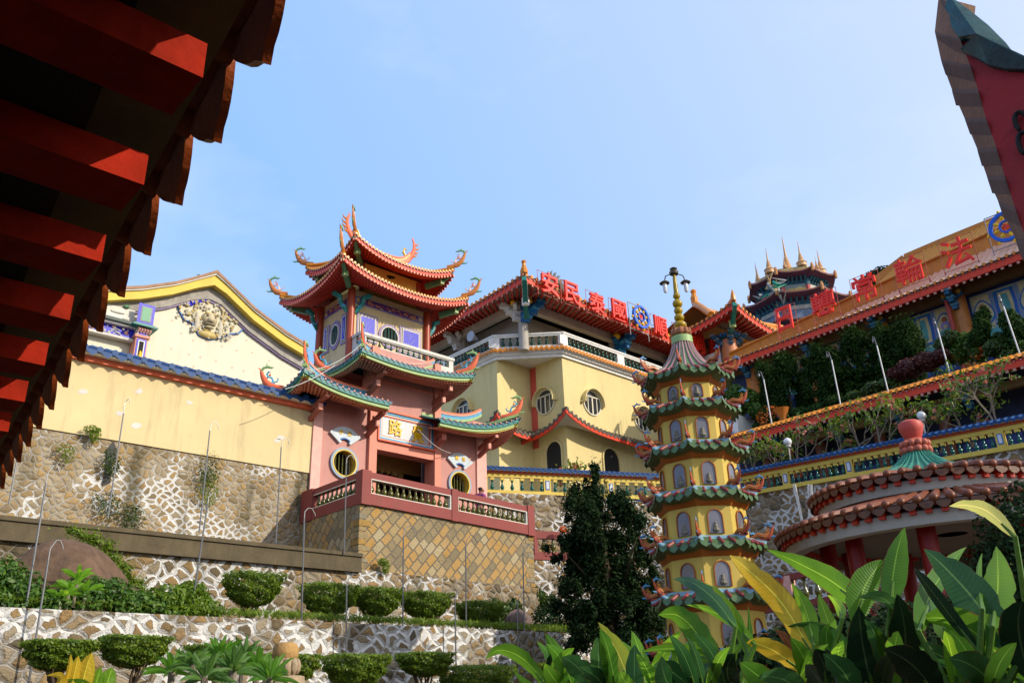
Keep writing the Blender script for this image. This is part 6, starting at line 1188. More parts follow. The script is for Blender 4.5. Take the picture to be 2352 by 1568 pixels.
mb = MB(); mb.lathe([(Rl - .5, 0), (Rl - .5, .6), (.2, .6)], VC, 40, 0, cap=False); mb.build('floor', CONC, pav)

# ================================================================== great hilltop pagoda far behind
FC = pd(1824, 700, 210.0); fp = thing('hilltop_pagoda', 'distant octagonal pagoda crown with seven golden spires on the hilltop', 'pagoda', (FC[0], FC[1], 50))
fx = V3(FC[0], FC[1], 0); FA = math.atan2(-FC[1], -FC[0]) + rad(8)
zz = lambda x, y: 1.7 + (lambda d: d[2] / math.hypot(d[0], d[1]))(ray(x, y)) * math.hypot(FC[0], FC[1])
def oct2(r, j, k=0): a0 = FA - math.pi / 8 + j * math.pi / 4; a1 = a0 + math.pi / 4; p, q = V3(math.cos(a0), math.sin(a0), 0) * r, V3(math.cos(a1), math.sin(a1), 0) * r; return p + (q - p) * k
sc_m = 210 / 1965.0
def tier(z, re, rw, h, name):
    mb = MB(); K = 6
    def rg(r, z_, up): return [fx + oct2(r, j, q / K) + V3(0, 0, z_ + up * abs(2 * q / K - 1) ** 3) for j in range(8) for q in range(K)]
    def sk2(R, mi): n = len(R[0]); mb.add([p for r in R for p in r], [(a * n + b, a * n + (b + 1) % n, (a + 1) * n + (b + 1) % n, (a + 1) * n + b) for a in range(len(R) - 1) for b in range(n)], mi)
    sk2([rg(re, z - .35, .7), rg(re, z, .7), rg(re * .98, z + .1, .7), rg(rw * .9, z + 1.6, .1)], 0); sk2([rg(rw, z - 1.0, 0), rg(re, z - .35, .7)], 1); r = mb.build(name, [M('far_tile', (.22, .13, .10), .5, .3, .6), M('far_soffit', (.13, .05, .09), .7, .3, .4)], fp)
    mb = MB()
    for j in range(8):
        for q in range(22):
            p = fx + oct2(re * 1.005, j, (q + .5) / 22) + V3(0, 0, z - .1 + .7 * abs(2 * (q + .5) / 22 - 1) ** 3); mb.beam(p, p - unit(p - fx - V3(0, 0, p[2])) * 2.2 - V3(0, 0, .35), .24, .26, 0)
        for q in range(6):
            p = fx + oct2(rw * 1.03, j, (q + .5) / 6); o = unit(oct2(rw, j, .5)); mb.box(p + V3(-.35, -.35, z - 2.0), p + V3(.35, .35, z - 1.5), 1); mb.beam(p + V3(0, 0, z - 1.6), p + o * 1.3 + V3(0, 0, z - .75), .45, .5, 1)
        p = fx + oct2(re, j, 0) + V3(0, 0, z + .7); mb.lathe([(.35, -1.2), (.4, 0), (.3, .5), (.05, .9)], p, 7, 2)
    mb.build('eave_detail', [M('far_rafter', (.34, .12, .10), .6, .2, 1), M('far_bracket', (.035, .11, .15), .6, .4, .8), M('far_finial', (.46, .22, .10), .5, .2, 1)], r)
    mb = MB()
    for j in range(8): a, b = fx + oct2(rw, j, 0), fx + oct2(rw, j, 1); mb.add([a + (0, 0, z - h), b + (0, 0, z - h), b + (0, 0, z - .6), a + (0, 0, z - .6)], [(0, 1, 2, 3)])
    w = mb.build('storey_wall', M('far_wall', (.17, .22, .30), .7, .5, .5), fp)
    mb = MB()
    for j in range(8):
        mb.lathe([(.62, z - h), (.62, z - 2.6)], fx + oct2(rw, j, 0), 10, 0); mb.lathe([(.66, z - 2.6), (.7, z - 1.0)], fx + oct2(rw, j, 0), 10, 1)
        a, b = fx + oct2(rw * 1.01, j, .1), fx + oct2(rw * 1.01, j, .9); mb.beam(a + (0, 0, z - 2.7), b + (0, 0, z - 2.7), .3, 1.0, 2); mb.beam(a + (0, 0, z - 2.1), b + (0, 0, z - 2.1), .34, .3, 1)
    mb.build('columns', [M('far_column', (.44, .10, .09), .6, .15, 1), M('far_bracket', (.03, .15, .18)), M('far_frieze', (.40, .38, .34), .6, .4, 1)], w)
zA = zz(1815, 640); zB = zz(1815, 668) - .8
tier(zz(1812, 632) - 3.6, 10.3, 7.0, 6.0, 'top_roof'); tier(zz(1838, 672) - 4.6, 12.6, 9.2, 14, 'middle_roof')
tier(zz(1840, 735) - 5.0, 14.5, 11, 14, 'low_roof')
j = 0; a = fx + oct2(7.05, 0, .5); o = unit(oct2(7, 0, .5)); ax = np.cross(Z0, o); mb = MB()
zs_ = zz(1805, 645) - 5.4; mb.poly([(-2.5, -.8), (2.5, -.8), (2.5, .9), (-2.5, .9)], a + o * .25 + (0, 0, zs_), ax, Z0, .1, 0)
put_glyph(mb, 'า อารามวิหาร', a + o * .38 + (0, 0, zs_ - .3), ax, Z0, 4.4, 4.4, .08, 1, .01); mb.build('name_board', [M('far_board', (.20, .24, .22), .5, .2, 1), GOLD], fp)
zt2 = zz(1812, 632) - 1.9; mb = MB(); mb.lathe([(8.2, zt2 - .9), (8.2, zt2 + .1), (7.6, zt2 + .3), (2, zt2 + .9)], fx, 8, 0, FA - math.pi / 8); mb.build('terrace_roof', M('far_gold', (.42, .33, .17), .5, .2, 1), fp)
FS = M('spire_gold', (.55, .33, .18), .5, .2, 1.5)
def spire(p, h, r):
    mb = MB(); prof = [(r, 0), (r * .95, h * .12), (r * 1.08, h * .14), (r * .7, h * .2)]; 
    for k in range(8): f = k / 8; prof += [(r * (.6 - .4 * f), h * (.22 + .3 * f)), (r * (.52 - .4 * f), h * (.25 + .3 * f))]
    prof += [(r * .16, h * .55), (r * .1, h * .75), (r * .04, h * .97), (0.01, h)]; mb.lathe(prof, p, 14, 0); mb.build('spire', FS, fp, smooth=True)
spire(fx + V3(0, 0, zt2 + .6), zz(1793, 543) - zt2 - .6, 1.9)
for k in range(6): a = FA + rad(18) + k * math.pi / 3; spire(fx + V3(math.cos(a), math.sin(a), 0) * 7.2 + V3(0, 0, zt2 + .3), 6.8, 1.15)
for k in range(6): a = FA + rad(48) + k * math.pi / 3; spire(fx + V3(math.cos(a), math.sin(a), 0) * 7.6 + V3(0, 0, zt2 + .3), 3.6, .45)
mb = MB(); p = fx + unit(V3(math.cos(FA - .5), math.sin(FA - .5), 0)) * 12; R5 = np.random.default_rng(5)
for k in range(16):
    q = p + V3(0, 0, zz(1770, 672) - 5) + V3(*R5.normal(0, 1.3, 3)); mb.tube([q, q + R5.normal(0, .9, 3), q + R5.normal(0, 1.4, 3) + (0, 0, .9)], [.4, .32, .08], 6, int(R5.choice([0, 1, 2])))
mb.build('dragon_sculpture', [M('far_dragon_tan', (.42, .28, .14), .6, .3, 2), M('far_dragon_teal', (.03, .24, .16), .6, .3, 2), M('far_dragon_grey', (.36, .36, .34), .6, .3, 2)], fp, smooth=True)
mb = MB(); mb.lathe([(12, 0), (11, 60)], fx, 8, 0, FA - math.pi / 8); mb.build('shaft', M('far_wall', (.17, .22, .30)), fp)
# hill that carries the distant pagoda
mb = MB(); vs = []; n = 30
for i in range(n + 1):
    for j in range(n + 1):
        u, v = i / n * 2 - 1, j / n * 2 - 1; vs.append((FC[0] + u * 170 + 20, FC[1] + v * 170 + 20, max(-1, 62 * math.exp(-(u * u + v * v) * 3.2) - 4)))
mb.add(vs, [(i * (n + 1) + j, (i + 1) * (n + 1) + j, (i + 1) * (n + 1) + j + 1, i * (n + 1) + j + 1) for i in range(n) for j in range(n)]); mb.build('hill', M('hill_green', (.05, .08, .03), .95, .4, .05), kind='structure', smooth=True)
# ================================================================== near roof overhead on the left
nr = thing('near_roof', 'dark red raftered roof edge overhead with scalloped clay tiles', 'roof', (-2, 3, 2.9))
exl = lambda y: .618 + .126 * (y - 1.40)
CLAY = M('clay_tile', (.30, .075, .022), .6, .35, 9, .25, 40, .35, grime=(.02, .018, .015)); DUSK = M('shade_board', (.014, .012, .009), .9, .3, 3, .2)  # near-black deck boards carry the deep eave shade in their colour
mb = MB(); pit_ = .3565; q_ = 1.15
for k in range(-6, 24):
    y = 1.40 + pit_ * (k + .5) - .05; x = exl(y); ax = unit(V3(.126, .992, 0)); o = unit(V3(.992, -.126, 0)); c = V3(x + .012, y, 3.25)
    arc = [(u * q_, (-.0 - .105 * math.cos(u / .155 * math.pi / 2) ** .8 - (.02 if abs(u) < .03 else 0)) * q_) for u in np.linspace(-.15, .15, 11)]
    front = [c + ax * u + Z0 * v + o * (-v * .25) for u, v in arc]; topf = [c + ax * u * q_ + Z0 * (.035 - .05 * math.cos(u / .155 * math.pi / 2)) for u in np.linspace(-.15, .15, 11)]; n_ = 11
    back = [p - o * .022 for p in front]; tb = [p - o * .022 for p in topf]; far = [p - o * 5.5 + Z0 * 2.0 for p in topf]
    mb.add(front + topf + back + tb + far, [(i, i + 1, i + n_ + 1, i + n_) for i in range(n_ - 1)] + [(i + 2 * n_, i + 3 * n_, i + 3 * n_ + 1, i + 2 * n_ + 1) for i in range(n_ - 1)] + [(i, i + 2 * n_, i + 2 * n_ + 1, i + 1) for i in range(n_ - 1)] + [(i + n_, i + n_ + 1, i + 4 * n_ + 1, i + 4 * n_) for i in range(n_ - 1)] + [(0, n_, 3 * n_, 2 * n_), (n_ - 1, 3 * n_ - 1, 4 * n_ - 1, 2 * n_ - 1)], 0)
    c2 = V3(exl(y + pit_ / 2) + .03, y + pit_ / 2, 3.30); mb.tube([c2, c2 - o * 2.7 + Z0 * 1.0, c2 - o * 5.5 + Z0 * 2.02], [.078, .076, .074], 10, 0)
mb.build('clay_tiles', CLAY, nr, smooth=True)
rt = lambda y: .478 + .12 * (y - 1.374)
for k in range(-5, 17):
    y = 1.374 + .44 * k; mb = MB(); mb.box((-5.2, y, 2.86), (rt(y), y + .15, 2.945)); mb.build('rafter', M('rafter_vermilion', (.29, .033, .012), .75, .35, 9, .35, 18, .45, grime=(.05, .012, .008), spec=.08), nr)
mb = MB(); mb.add([(rt(-2) - .155, -2, 3.04), (rt(-2) + .05, -2, 3.04), (rt(9) + .05, 9, 3.04), (rt(9) - .155, 9, 3.04)] + [(rt(-2) - .155, -2, 3.06), (rt(-2) + .05, -2, 3.06), (rt(9) + .05, 9, 3.06), (rt(9) - .155, 9, 3.06)], [(0, 1, 2, 3), (7, 6, 5, 4), (0, 4, 5, 1), (1, 5, 6, 2), (2, 6, 7, 3), (3, 7, 4, 0)]); mb.build('eave_board', M('board_ochre', (.12, .10, .045), .85, .3, 5, .2, 30, .5), nr)  # cream board with the dimness under the eave put into its colour
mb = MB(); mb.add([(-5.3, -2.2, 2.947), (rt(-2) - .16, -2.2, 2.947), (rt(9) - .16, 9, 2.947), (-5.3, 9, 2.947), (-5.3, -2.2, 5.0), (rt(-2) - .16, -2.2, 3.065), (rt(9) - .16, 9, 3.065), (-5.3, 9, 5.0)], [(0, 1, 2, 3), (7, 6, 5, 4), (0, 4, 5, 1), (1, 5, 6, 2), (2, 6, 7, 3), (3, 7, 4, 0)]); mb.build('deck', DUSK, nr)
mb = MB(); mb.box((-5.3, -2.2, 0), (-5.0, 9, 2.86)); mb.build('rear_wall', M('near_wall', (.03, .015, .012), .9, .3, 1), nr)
# ================================================================== near upturned roof end on the right
sl = thing('upturned_roof_end', 'dark red upturned roof end with a teal leaf tip, close overhead on the right', 'roof', (4.2, .6, 3))
o_ = [(2156, -8), (2147, 73), (2161, 137), (2186, 205), (2215, 271), (2244, 341), (2266, 403), (2292, 461), (2332, 549), (2372, 650)]
i_ = [(2176, 4), (2205, 90), (2228, 150), (2246, 205), (2264, 271), (2288, 337), (2307, 403), (2331, 476), (2356, 549), (2390, 650)]
OP = [px(x, y, 3.98) for x, y in o_]; IP = [px(x, y, 3.75) for x, y in i_]
mb = MB(); n_ = len(OP); BK = [p + V3(.22, -.10, 0) for p in OP]
mb.add(OP + IP + BK, [(i, i + 1, i + n_ + 1, i + n_) for i in range(n_ - 1)] + [(i, i + 2 * n_, i + 2 * n_ + 1, i + 1) for i in range(n_ - 1)], 0)
for k in range(9):   # overlapping tile courses seen from below
    f = k / 8 * (n_ - 2); a = int(f); t_ = f - a; p, q = OP[a] + (OP[a + 1] - OP[a]) * t_, IP[a] + (IP[a + 1] - IP[a]) * t_; d = unit(IP[a + 1] - IP[a]); e = V3(-.02, -.004, 0)
    mb.add([p, q, q + e + d * .035, p + e + d * .035, q + d * .1, p + d * .1], [(0, 1, 2, 3), (3, 2, 4, 5)], 1)
mb.build('tile_edge', [M('edge_tan', (.20, .115, .075), .8, .3, 6, .3, 30, .4), M('edge_dark', (.11, .07, .055), .85, .3, 6)], sl, fix=False)
mb = MB(); tq = px(2420, 178, 3.72); pr = IP[:-1] + [V3(3.75, .77, 3.30), V3(3.75, .72, 3.0), V3(3.75, .70, .0), V3(3.75, -1.8, .0), V3(3.75, -1.8, 4.25), tq + (0, -.15, -.05), tq, px(2352, 168, 3.73), px(2285, 160, 3.74), px(2235, 110, 3.75), px(2200, 55, 3.75)]
mb.add([p + V3(.0, 0, 0) for p in pr] + [p + V3(.3, -.02, 0) for p in pr], [tuple(range(len(pr)))[::-1], tuple(range(len(pr), 2 * len(pr)))] + [(i, (i + 1) % len(pr), (i + 1) % len(pr) + len(pr), i + len(pr)) for i in range(len(pr))]); mb.build('board', M('board_crimson', (.30, .01, .022), .6, .2, 3, .15, 30, .3), sl, fix=True)
lf = [(2180, -10), (2225, 22), (2270, 58), (2310, 98), (2340, 140), (2356, 143), (2400, 150), (2400, 158), (2352, 159), (2312, 158), (2270, 148), (2240, 130), (2212, 115), (2205, 113), (2222, 100), (2232, 92), (2218, 86), (2200, 85), (2185, 62), (2180, 35), (2170, 20), (2175, -5)]
mb = MB(); LP = [px(x, y, 3.70) for x, y in lf]; cen = sum(LP) / len(LP) + V3(-.06, 0, 0); n_ = len(LP)
mb.add(LP + [cen] + [p + V3(.05, 0, 0) for p in LP], [(i, (i + 1) % n_, n_) for i in range(n_)] + [(i, i + n_ + 1, (i + 1) % n_ + n_ + 1, (i + 1) % n_) for i in range(n_)]); mb.build('leaf_scroll', M('leaf_teal', (.012, .075, .085), .4, .5, 8, .3, 14), sl, fix=True)
mb = MB()
for cx_, cy_, r_ in ((2342, 278, 20), (2352, 328, 24)):
    mb.tube([px(cx_ + r_ * math.cos(a) * (1 - .06 * k), cy_ + r_ * math.sin(a), 3.715) for k, a in enumerate(np.linspace(rad(-20), rad(-290), 14))], [.004] + [.011] * 12 + [.004], 6)
mb.build('cloud_motif', BLACK, sl)
mb = MB(); e = Eave((3.45, -1.8, 4.22), (3.45, -.1, 4.24), (4.6, -1.8, 4.75), (4.6, -.1, 4.76)); e.tiles(mb, 9, .07, 0, 4, ends=0, drip=0); mb.build('roof_tiles', CLAY, sl)
mb = MB(); mb.box((4.06, -1.8, 0), (4.7, .3, 4.2)); mb.build('pier', REDD, sl)

# ================================================================== foliage
def crown(blobs, n, size, asp=.5, flat=.35, mb=None, mi=0, shell=.5, fuzzy=False):
    mb = mb or MB(); w = np.array([b[1][0] * b[1][1] + b[1][0] * b[1][2] + b[1][1] * b[1][2] for b in blobs], float); w /= w.sum(); P, N = [], []
    for (c, r), k in zip(blobs, rng.multinomial(n, w)):
        d = rng.normal(size=(k, 3)); d /= np.linalg.norm(d, axis=1, keepdims=True); rr = shell + (1 - shell) * rng.random((k, 1)) ** .6 if not fuzzy else np.abs(rng.normal(0, .62, (k, 1)))
        P.append(np.asarray(c) + d * rr * np.asarray(r)); N.append(d + rng.normal(size=(k, 3)) * .55 + (0, 0, flat))
    mb.leaves(np.concatenate(P), np.concatenate(N), size, asp, mi); return mb
def clumpy(c, r, k, s=.45, seed=0):
    g = np.random.default_rng(seed); L = []
    for _ in range(k):
        d = g.normal(size=3); d /= np.linalg.norm(d); d *= g.random() ** .35; L.append((np.asarray(c) + d * np.asarray(r), np.asarray(r) * s * g.uniform(.6, 1.25))); 
    return L
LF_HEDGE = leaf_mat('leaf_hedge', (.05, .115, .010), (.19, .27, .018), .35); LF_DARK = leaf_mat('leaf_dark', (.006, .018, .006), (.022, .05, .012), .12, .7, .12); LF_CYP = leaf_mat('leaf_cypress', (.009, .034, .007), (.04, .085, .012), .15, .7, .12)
LF_BROAD = leaf_mat('leaf_broad', (.03, .09, .012), (.10, .20, .025), .3); LF_LIME = leaf_mat('leaf_lime', (.07, .14, .01), (.20, .29, .025), .4); LF_RED = leaf_mat('leaf_burgundy', (.06, .015, .014), (.14, .04, .03), .2); FLOWER = leaf_mat('petal_orange', (.62, .13, .015), (.75, .25, .03), .3); PETAL = leaf_mat('petal_rose', (.55, .10, .06), (.75, .42, .28), .3)
LF_UNDER = leaf_mat('leaf_under', (.02, .05, .008), (.07, .12, .015), .2)
def base_on(x, y, Y, z=None): p = py(x, y, Y); return p if z is None else V3(p[0], p[1], z)
def branches(mb, p, tips, r, mi=0):
    for t in tips:
        t = np.asarray(t); m = p + (t - p) * .45 + rng.normal(0, .06, 3) * np.linalg.norm(t - p); mb.tube([p, p + (m - p) * .5 + (0, 0, .03), m, t], [r, r * .8, r * .6, r * .25], 6, mi)
# clipped bushes: flat headed crown on splayed stems
def clipped(name, label, x, ytop, ycr, ybase, w, Y, group, n=11000, leaf=LF_HEDGE, flat=True):
    b = py(x, ybase, Y); t_ = py(x, ytop, Y); c_ = py(x, ycr, Y); W = (py(x + w / 2, ycr, Y)[0] - py(x - w / 2, ycr, Y)[0]) / 2 * 1.0; H = (t_[2] - c_[2]) / 2 * 1.18
    t = thing(name, label, 'bush', b, group); cz = (t_[2] + c_[2]) / 2 - (t_[2] - c_[2]) * .09; g = np.random.default_rng(int(x)); P, N = [], []
    k = n; u = g.uniform(-1, 1, (k, 3)); s = np.argmax(np.abs(u) / (1, 1, 1), 1); u[np.arange(k), s] = np.sign(u[np.arange(k), s]) * g.uniform(.78, 1, k)   # rounded box shell
    rr = np.linalg.norm(u[:, :2], axis=1); f = np.where(rr > 1, 1 / np.maximum(rr, 1), 1); u[:, 0] *= f; u[:, 1] *= f
    tap = .42 + .58 * ((u[:, 2] + 1) / 2) ** .6; lump = 1 + .09 * np.sin(u[:, 0] * 7 + x) * np.cos(u[:, 1] * 6 + x * .3) + .07 * np.sin(u[:, 2] * 8 + x + u[:, 0] * 5) + .06 * np.sin(u[:, 0] * 17 + x) * np.sin(u[:, 2] * 15 + u[:, 1] * 13) + np.where(g.random(k) < .12, np.abs(g.normal(0, .09, k)), g.normal(0, .02, k))
    Pp = np.stack([u[:, 0] * W * tap * lump, u[:, 1] * W * .8 * tap * lump, u[:, 2] * H * (.93 + .12 * lump - .12 * rr * (u[:, 2] < 0) * 2)], 1) + (b[0] + (c_[0] - b[0]) * .5, b[1], cz)
    mb = MB(); mb.leaves(Pp, u + g.normal(0, .75, (k, 3)) + (0, 0, .25), .062, .5); mb.build('foliage', leaf, t)
    mb = MB(); p0 = b - (0, 0, .06)
    branches(mb, p0, [(b[0] + W * .75 * math.cos(a) * q, b[1] + W * .6 * math.sin(a) * q, c_[2] + H * .5) for a, q in zip(g.uniform(0, 6.28, 9), g.uniform(.4, 1, 9))], .035); mb.build('stems', BARK, t, smooth=True); return t
G1 = 'clipped bushes along the middle bed'; Y1 = 18.6
for x, yt, yc, yb, w, lb in ((575, 1318, 1382, 1428, 138, 'tallest clipped bush, on forked stems left of the paired bushes'), (753, 1344, 1402, 1440, 126, 'dense clipped bush under the left end of the ochre terrace'), (867, 1353, 1405, 1448, 104, 'clipped bush with bare splayed stems under the middle of the terrace'), (977, 1363, 1412, 1452, 104, 'clipped bush with several thin stems, third from the right wall end'), (1102, 1384, 1428, 1456, 92, 'smallest clipped bush, at the shaded end of the middle bed')):
    clipped('clipped_bush', lb, x, yt, yc, yb, w, Y1, G1)
G2 = 'clipped hedges in the lowest bed'; Y2 = 15.6
for x, yt, yc, yb, w, lb in ((125, 1472, 1530, 1580, 172, 'broad clipped hedge at the lower left edge, behind the leaning pole'), (298, 1463, 1522, 1580, 168, 'broad clipped hedge second from the left, behind plumeria leaves'), (495, 1484, 1530, 1590, 150, 'clipped hedge mostly hidden by plumeria leaves'), (655, 1504, 1562, 1600, 142, 'clipped hedge behind the lotus bud pillar'), (815, 1505, 1566, 1600, 138, 'clipped hedge cut by the frame just right of the lotus pillar'), (976, 1500, 1545, 1585, 110, 'reddish tinged clipped hedge on thin stems below the terrace'), (1093, 1530, 1585, 1610, 150, 'low clipped hedge beside the first banana leaf'), (1290, 1522, 1565, 1600, 84, 'small dim clipped hedge behind the banana leaves')):
    clipped('clipped_hedge', lb, x, yt, yc, yb, w, Y2, G2)
# boulder and planting on the left of the middle bed
bc = py(165, 1325, 18.9); t = MB(); R6 = np.random.default_rng(4); k1, k2 = 44, 24; vs = []
bL, bR, bT = py(8, 1345, 18.7), py(325, 1362, 18.7), py(125, 1238, 18.7); bm_, bw_ = (bL[0] + bR[0]) / 2, (bR[0] - bL[0]) / 2; bh_ = bT[2] - 3.7
for i in range(k2 + 1):
    for j in range(k1):
        th, ph = math.pi * i / k2, 2 * math.pi * j / k1; d = V3(math.sin(th) * math.cos(ph), math.sin(th) * math.sin(ph), math.cos(th)); q = 1 + .05 * math.sin(d[0] * 5 + 1) + .04 * math.sin(d[1] * 6 + d[2] * 4) + .02 * math.sin(d[0] * 13 + d[2] * 9)
        q += R6.uniform(-.012, .012); vs.append((bm_ + bw_ * (d[0] * q - .28 * max(0, d[2])), 18.7 + d[1] * 1.0 * q, 3.7 + bh_ * max(-.3, d[2]) ** 1 * (.8 + .2 * q)))
t.add(vs, [(i * k1 + j, (i + 1) * k1 + j, (i + 1) * k1 + (j + 1) % k1, i * k1 + (j + 1) % k1) for i in range(k2) for j in range(k1)]); t.build('boulder', M('granite', (.12, .078, .055), .95, .5, 3.5, 1.0, 14, .95, grime=(.03, .024, .02)), smooth=True, org=bc, label='large brown weathered boulder among ferns at the left of the middle bed', cat='boulder')
def shrub(name, label, blobs, n, size, mat, cat='shrub', group=None, extra=None, asp=.5, base=None, shell=.45, stem=True):
    c = sum(b[0] for b in blobs) / len(blobs); z0 = min(b[0][2] - b[1][2] for b in blobs); base = V3(c[0], c[1], z0) if base is None else base
    t = thing(name, label, cat, base, group); crown(blobs, n, size, asp, shell=shell).build('foliage', mat, t)
    if stem: mb = MB(); branches(mb, base, [b[0] for b in blobs[:7]], .03); mb.build('stems', BARK, t, smooth=True)
    if extra: extra(t)
    return t
def blobs_px(L, plane): return [(plane(x, y), V3(r, r * .8, rz)) for x, y, r, rz in L]
pl = lambda Y: (lambda x, y: py(x, y, Y))
shrub('bush', 'dark leafy bush at the left edge in front of the boulder', blobs_px([(0, 1330, .5, .45), (45, 1355, .5, .4), (15, 1385, .6, .3), (85, 1385, .4, .25), (-40, 1350, .6, .6)], pl(17.9)), 3400, .11, LF_BROAD)
shrub('bush', 'mixed green bush covering the foot of the boulder', blobs_px([(130, 1385, .45, .25), (200, 1380, .5, .35), (255, 1368, .45, .35), (300, 1390, .5, .3), (350, 1395, .45, .25), (215, 1345, .3, .2)], pl(17.75)), 4600, .10, LF_BROAD)
shrub('bush', 'feathery bright bush between the boulder and the tallest clipped bush', blobs_px([(385, 1380, .5, .35), (430, 1385, .5, .4), (470, 1400, .4, .25), (405, 1410, .5, .2), (440, 1360, .35, .25), (350, 1378, .3, .25)], pl(17.8)), 4200, .10, leaf_mat('leaf_fern', (.06, .13, .01), (.17, .27, .02), .35))
mb = MB(); V_ = []
for x, y in zip(np.linspace(170, 360, 26), np.linspace(1218, 1400, 26) - 26 * np.sin(np.linspace(0, 3.1, 26))): V_.append((py(x + rng.normal(0, 5), y + rng.normal(0, 5), 19.4), V3(.12 + .2 * rng.random(), .12, .08 + .14 * rng.random())))
tv = thing('creeper', 'bright green creeper trailing down the wall beside the boulder', 'creeper', V_[-1][0]); crown(V_, 3600, .07, fuzzy=True).build('foliage', LF_LIME, tv)
mb = MB(); mb.tube([b[0] for b in V_], .02, 5); mb.build('stem', BARK, tv)
for k, (x, y, Y, r, lb) in enumerate(((150, 1030, 25.3, .28, 'tuft of weeds on the tan wall just under the yellow wall'), (480, 1075, 25.3, .42, 'dark fern patch growing down the tan wall below the second pole'), (478, 1120, 25.3, .4, 'lower fern patch on the tan wall'), (255, 1060, 25.3, .3, 'dark fern clump beside the black drain hole'), (245, 1150, 25.3, .5, 'dry weeds at the foot of the tan wall'), (300, 1180, 25.3, .5, 'mossy weeds along the concrete ledge'), (880, 1290, 21.7, .2, 'small grass tuft at the foot of the terrace corner'), (212, 986, 25.3, .25, 'pale green weed tuft high on the tan wall'))):
    p = py(x, y, Y - .12); shrub('wall_weed', lb, [(p, V3(r, .1, r * (1.5 if k in (1, 2, 3) else .6))), (p + (.1, 0, -.15), V3(r * .7, .1, r))], 420 if k else 200, .07, LF_UNDER if k in (1, 3, 4, 5) else LF_LIME, 'weed', 'weeds rooted in the rubble walls', stem=False)
mb = MB(); p = py(252, 1060, 25.42); mb.poly([(-.10, -.7), (.10, -.6), (.08, -.1), (.15, .3), (.02, .62), (-.14, .35), (-.08, -.2)], p, X0, Z0, .02); mb.build('drain_stain', M('seep_black', (.02, .022, .018), .6, .5, 4, .3, 15), org=p, label='black seeping drain hole running down the tan wall', cat='drain')
# white and broad leaved plant in front of the boulder
def blade(mb, pts, w, roll=0.0, fold=.25, mi=0, n=13, shape=1.0, droop=.0):
    """one big leaf along pts; roll turns its face about the midrib"""
    pts = [np.asarray(p, float) for p in pts]
    if len(pts) == 2: pts = [pts[0], (pts[0] + pts[1]) / 2, pts[1]]
    if len(pts) == 3: a, b, c = pts; C_ = lambda t: a * (1 - t) * (1 - 2 * t) + b * 4 * t * (1 - t) + c * t * (2 * t - 1)
    else:
        a, b, c, d = pts
        def C_(t):
            s = t * 3; i = min(2, int(s)); f = s - i; P = [2 * pts[0] - pts[1]] + pts + [2 * pts[3] - pts[2]]; p0, p1, p2, p3 = P[i:i + 4]
            return .5 * ((2 * p1) + (-p0 + p2) * f + (2 * p0 - 5 * p1 + 4 * p2 - p3) * f * f + (-p0 + 3 * p1 - 3 * p2 + p3) * f ** 3)
    vs, uv = [], []; V = (-1, -.55, 0, .55, 1)
    for i in range(n):
        t = i / (n - 1); p = C_(t); T = unit(C_(min(1, t + .03)) - C_(max(0, t - .03))); vw = unit(p - EYE); s = unit(np.cross(T, vw)); nn = np.cross(s, T)
        s, nn = s * math.cos(roll) + nn * math.sin(roll), nn * math.cos(roll) - s * math.sin(roll); ww = w / 2 * (math.sin(math.pi * min(1, .05 + .95 * t ** .82)) ** .85) * 1.06
        jg = 1 - np.abs(rng.normal(0, .05, 2)) - (rng.random(2) < .12) * .18
        for v in V: vs.append(p + s * v * ww * (jg[int(v > 0)] if abs(v) == 1 else 1) + nn * fold * ww * abs(v) * (1 - .3 * abs(v)) + nn * .04 * ww * math.sin(t * 17 + v * 3)); uv.append((t, v * 1.0))
    mb.add(vs, [(5 * i + j, 5 * i + j + 1, 5 * i + 6 + j, 5 * i + 5 + j) for i in range(n - 1) for j in range(4)], mi, uv)
LFB = blade_mat('blade_green', (.045, .15, .010), (.09, .24, .018), .45); LFD = blade_mat('blade_deep', (.016, .075, .016), (.04, .13, .03), .28); LFY = blade_mat('blade_yellow', (.50, .36, .02), (.66, .52, .05), .4); LFL = blade_mat('blade_light', (.11, .27, .014), (.18, .38, .025), .5); LFP = blade_mat('blade_pale', (.36, .40, .10), (.48, .50, .16), .35); LFK = blade_mat('blade_shadow', (.006, .022, .008), (.012, .04, .014), .08); LFBR = blade_mat('blade_brown', (.18, .07, .03), (.26, .12, .05), .2)
def rosette(name, label, c, k, L, w, mat, cat='plant', group=None, up=.5, seed=0, stem_to=None):
    g = np.random.default_rng(seed); t = thing(name, label, cat, c if stem_to is None else stem_to, group)
    mb = MB()
    for i in range(k):
        a = 2 * math.pi * i / k * 2.4 + g.uniform(-.3, .3); e = g.uniform(up - (1.0 if k > 18 else .35), up + .45); d = V3(math.cos(a) * math.cos(e), math.sin(a) * math.cos(e), math.sin(e)); l_ = L * g.uniform(.75, 1.15); blade(mb, [c + d * .03, c + d * l_ * .55 + (0, 0, .05 * l_), c + d * l_ - (0, 0, .12 * l_)], w * g.uniform(.8, 1.15), g.uniform(-.5, .5), .3, 0, 9)
    mb.build('leaves', mat, t)
    mb = MB(); mb.tube([c if stem_to is None else stem_to, c + (0, 0, .02)] if stem_to is not None else [c - (0, 0, .5), c], .03, 7); mb.build('stem', BARKP, t); return t
for x, y, s in ((160, 1350, 1), (195, 1362, 2), (140, 1372, 3), (178, 1330, 4)): rosette('broadleaf_plant', ['x', 'broad leaved plant in front of the boulder, its middle rosette', 'broad leaved plant, the rosette nearest the ferns', 'broad leaved plant, lowest rosette by the pole', 'broad leaved plant, topmost rosette against the boulder'][s], py(x, y, 17.5), 10, .34, .10, LFL, 'plant', 'broad leaved rosettes before the boulder', .45, s)
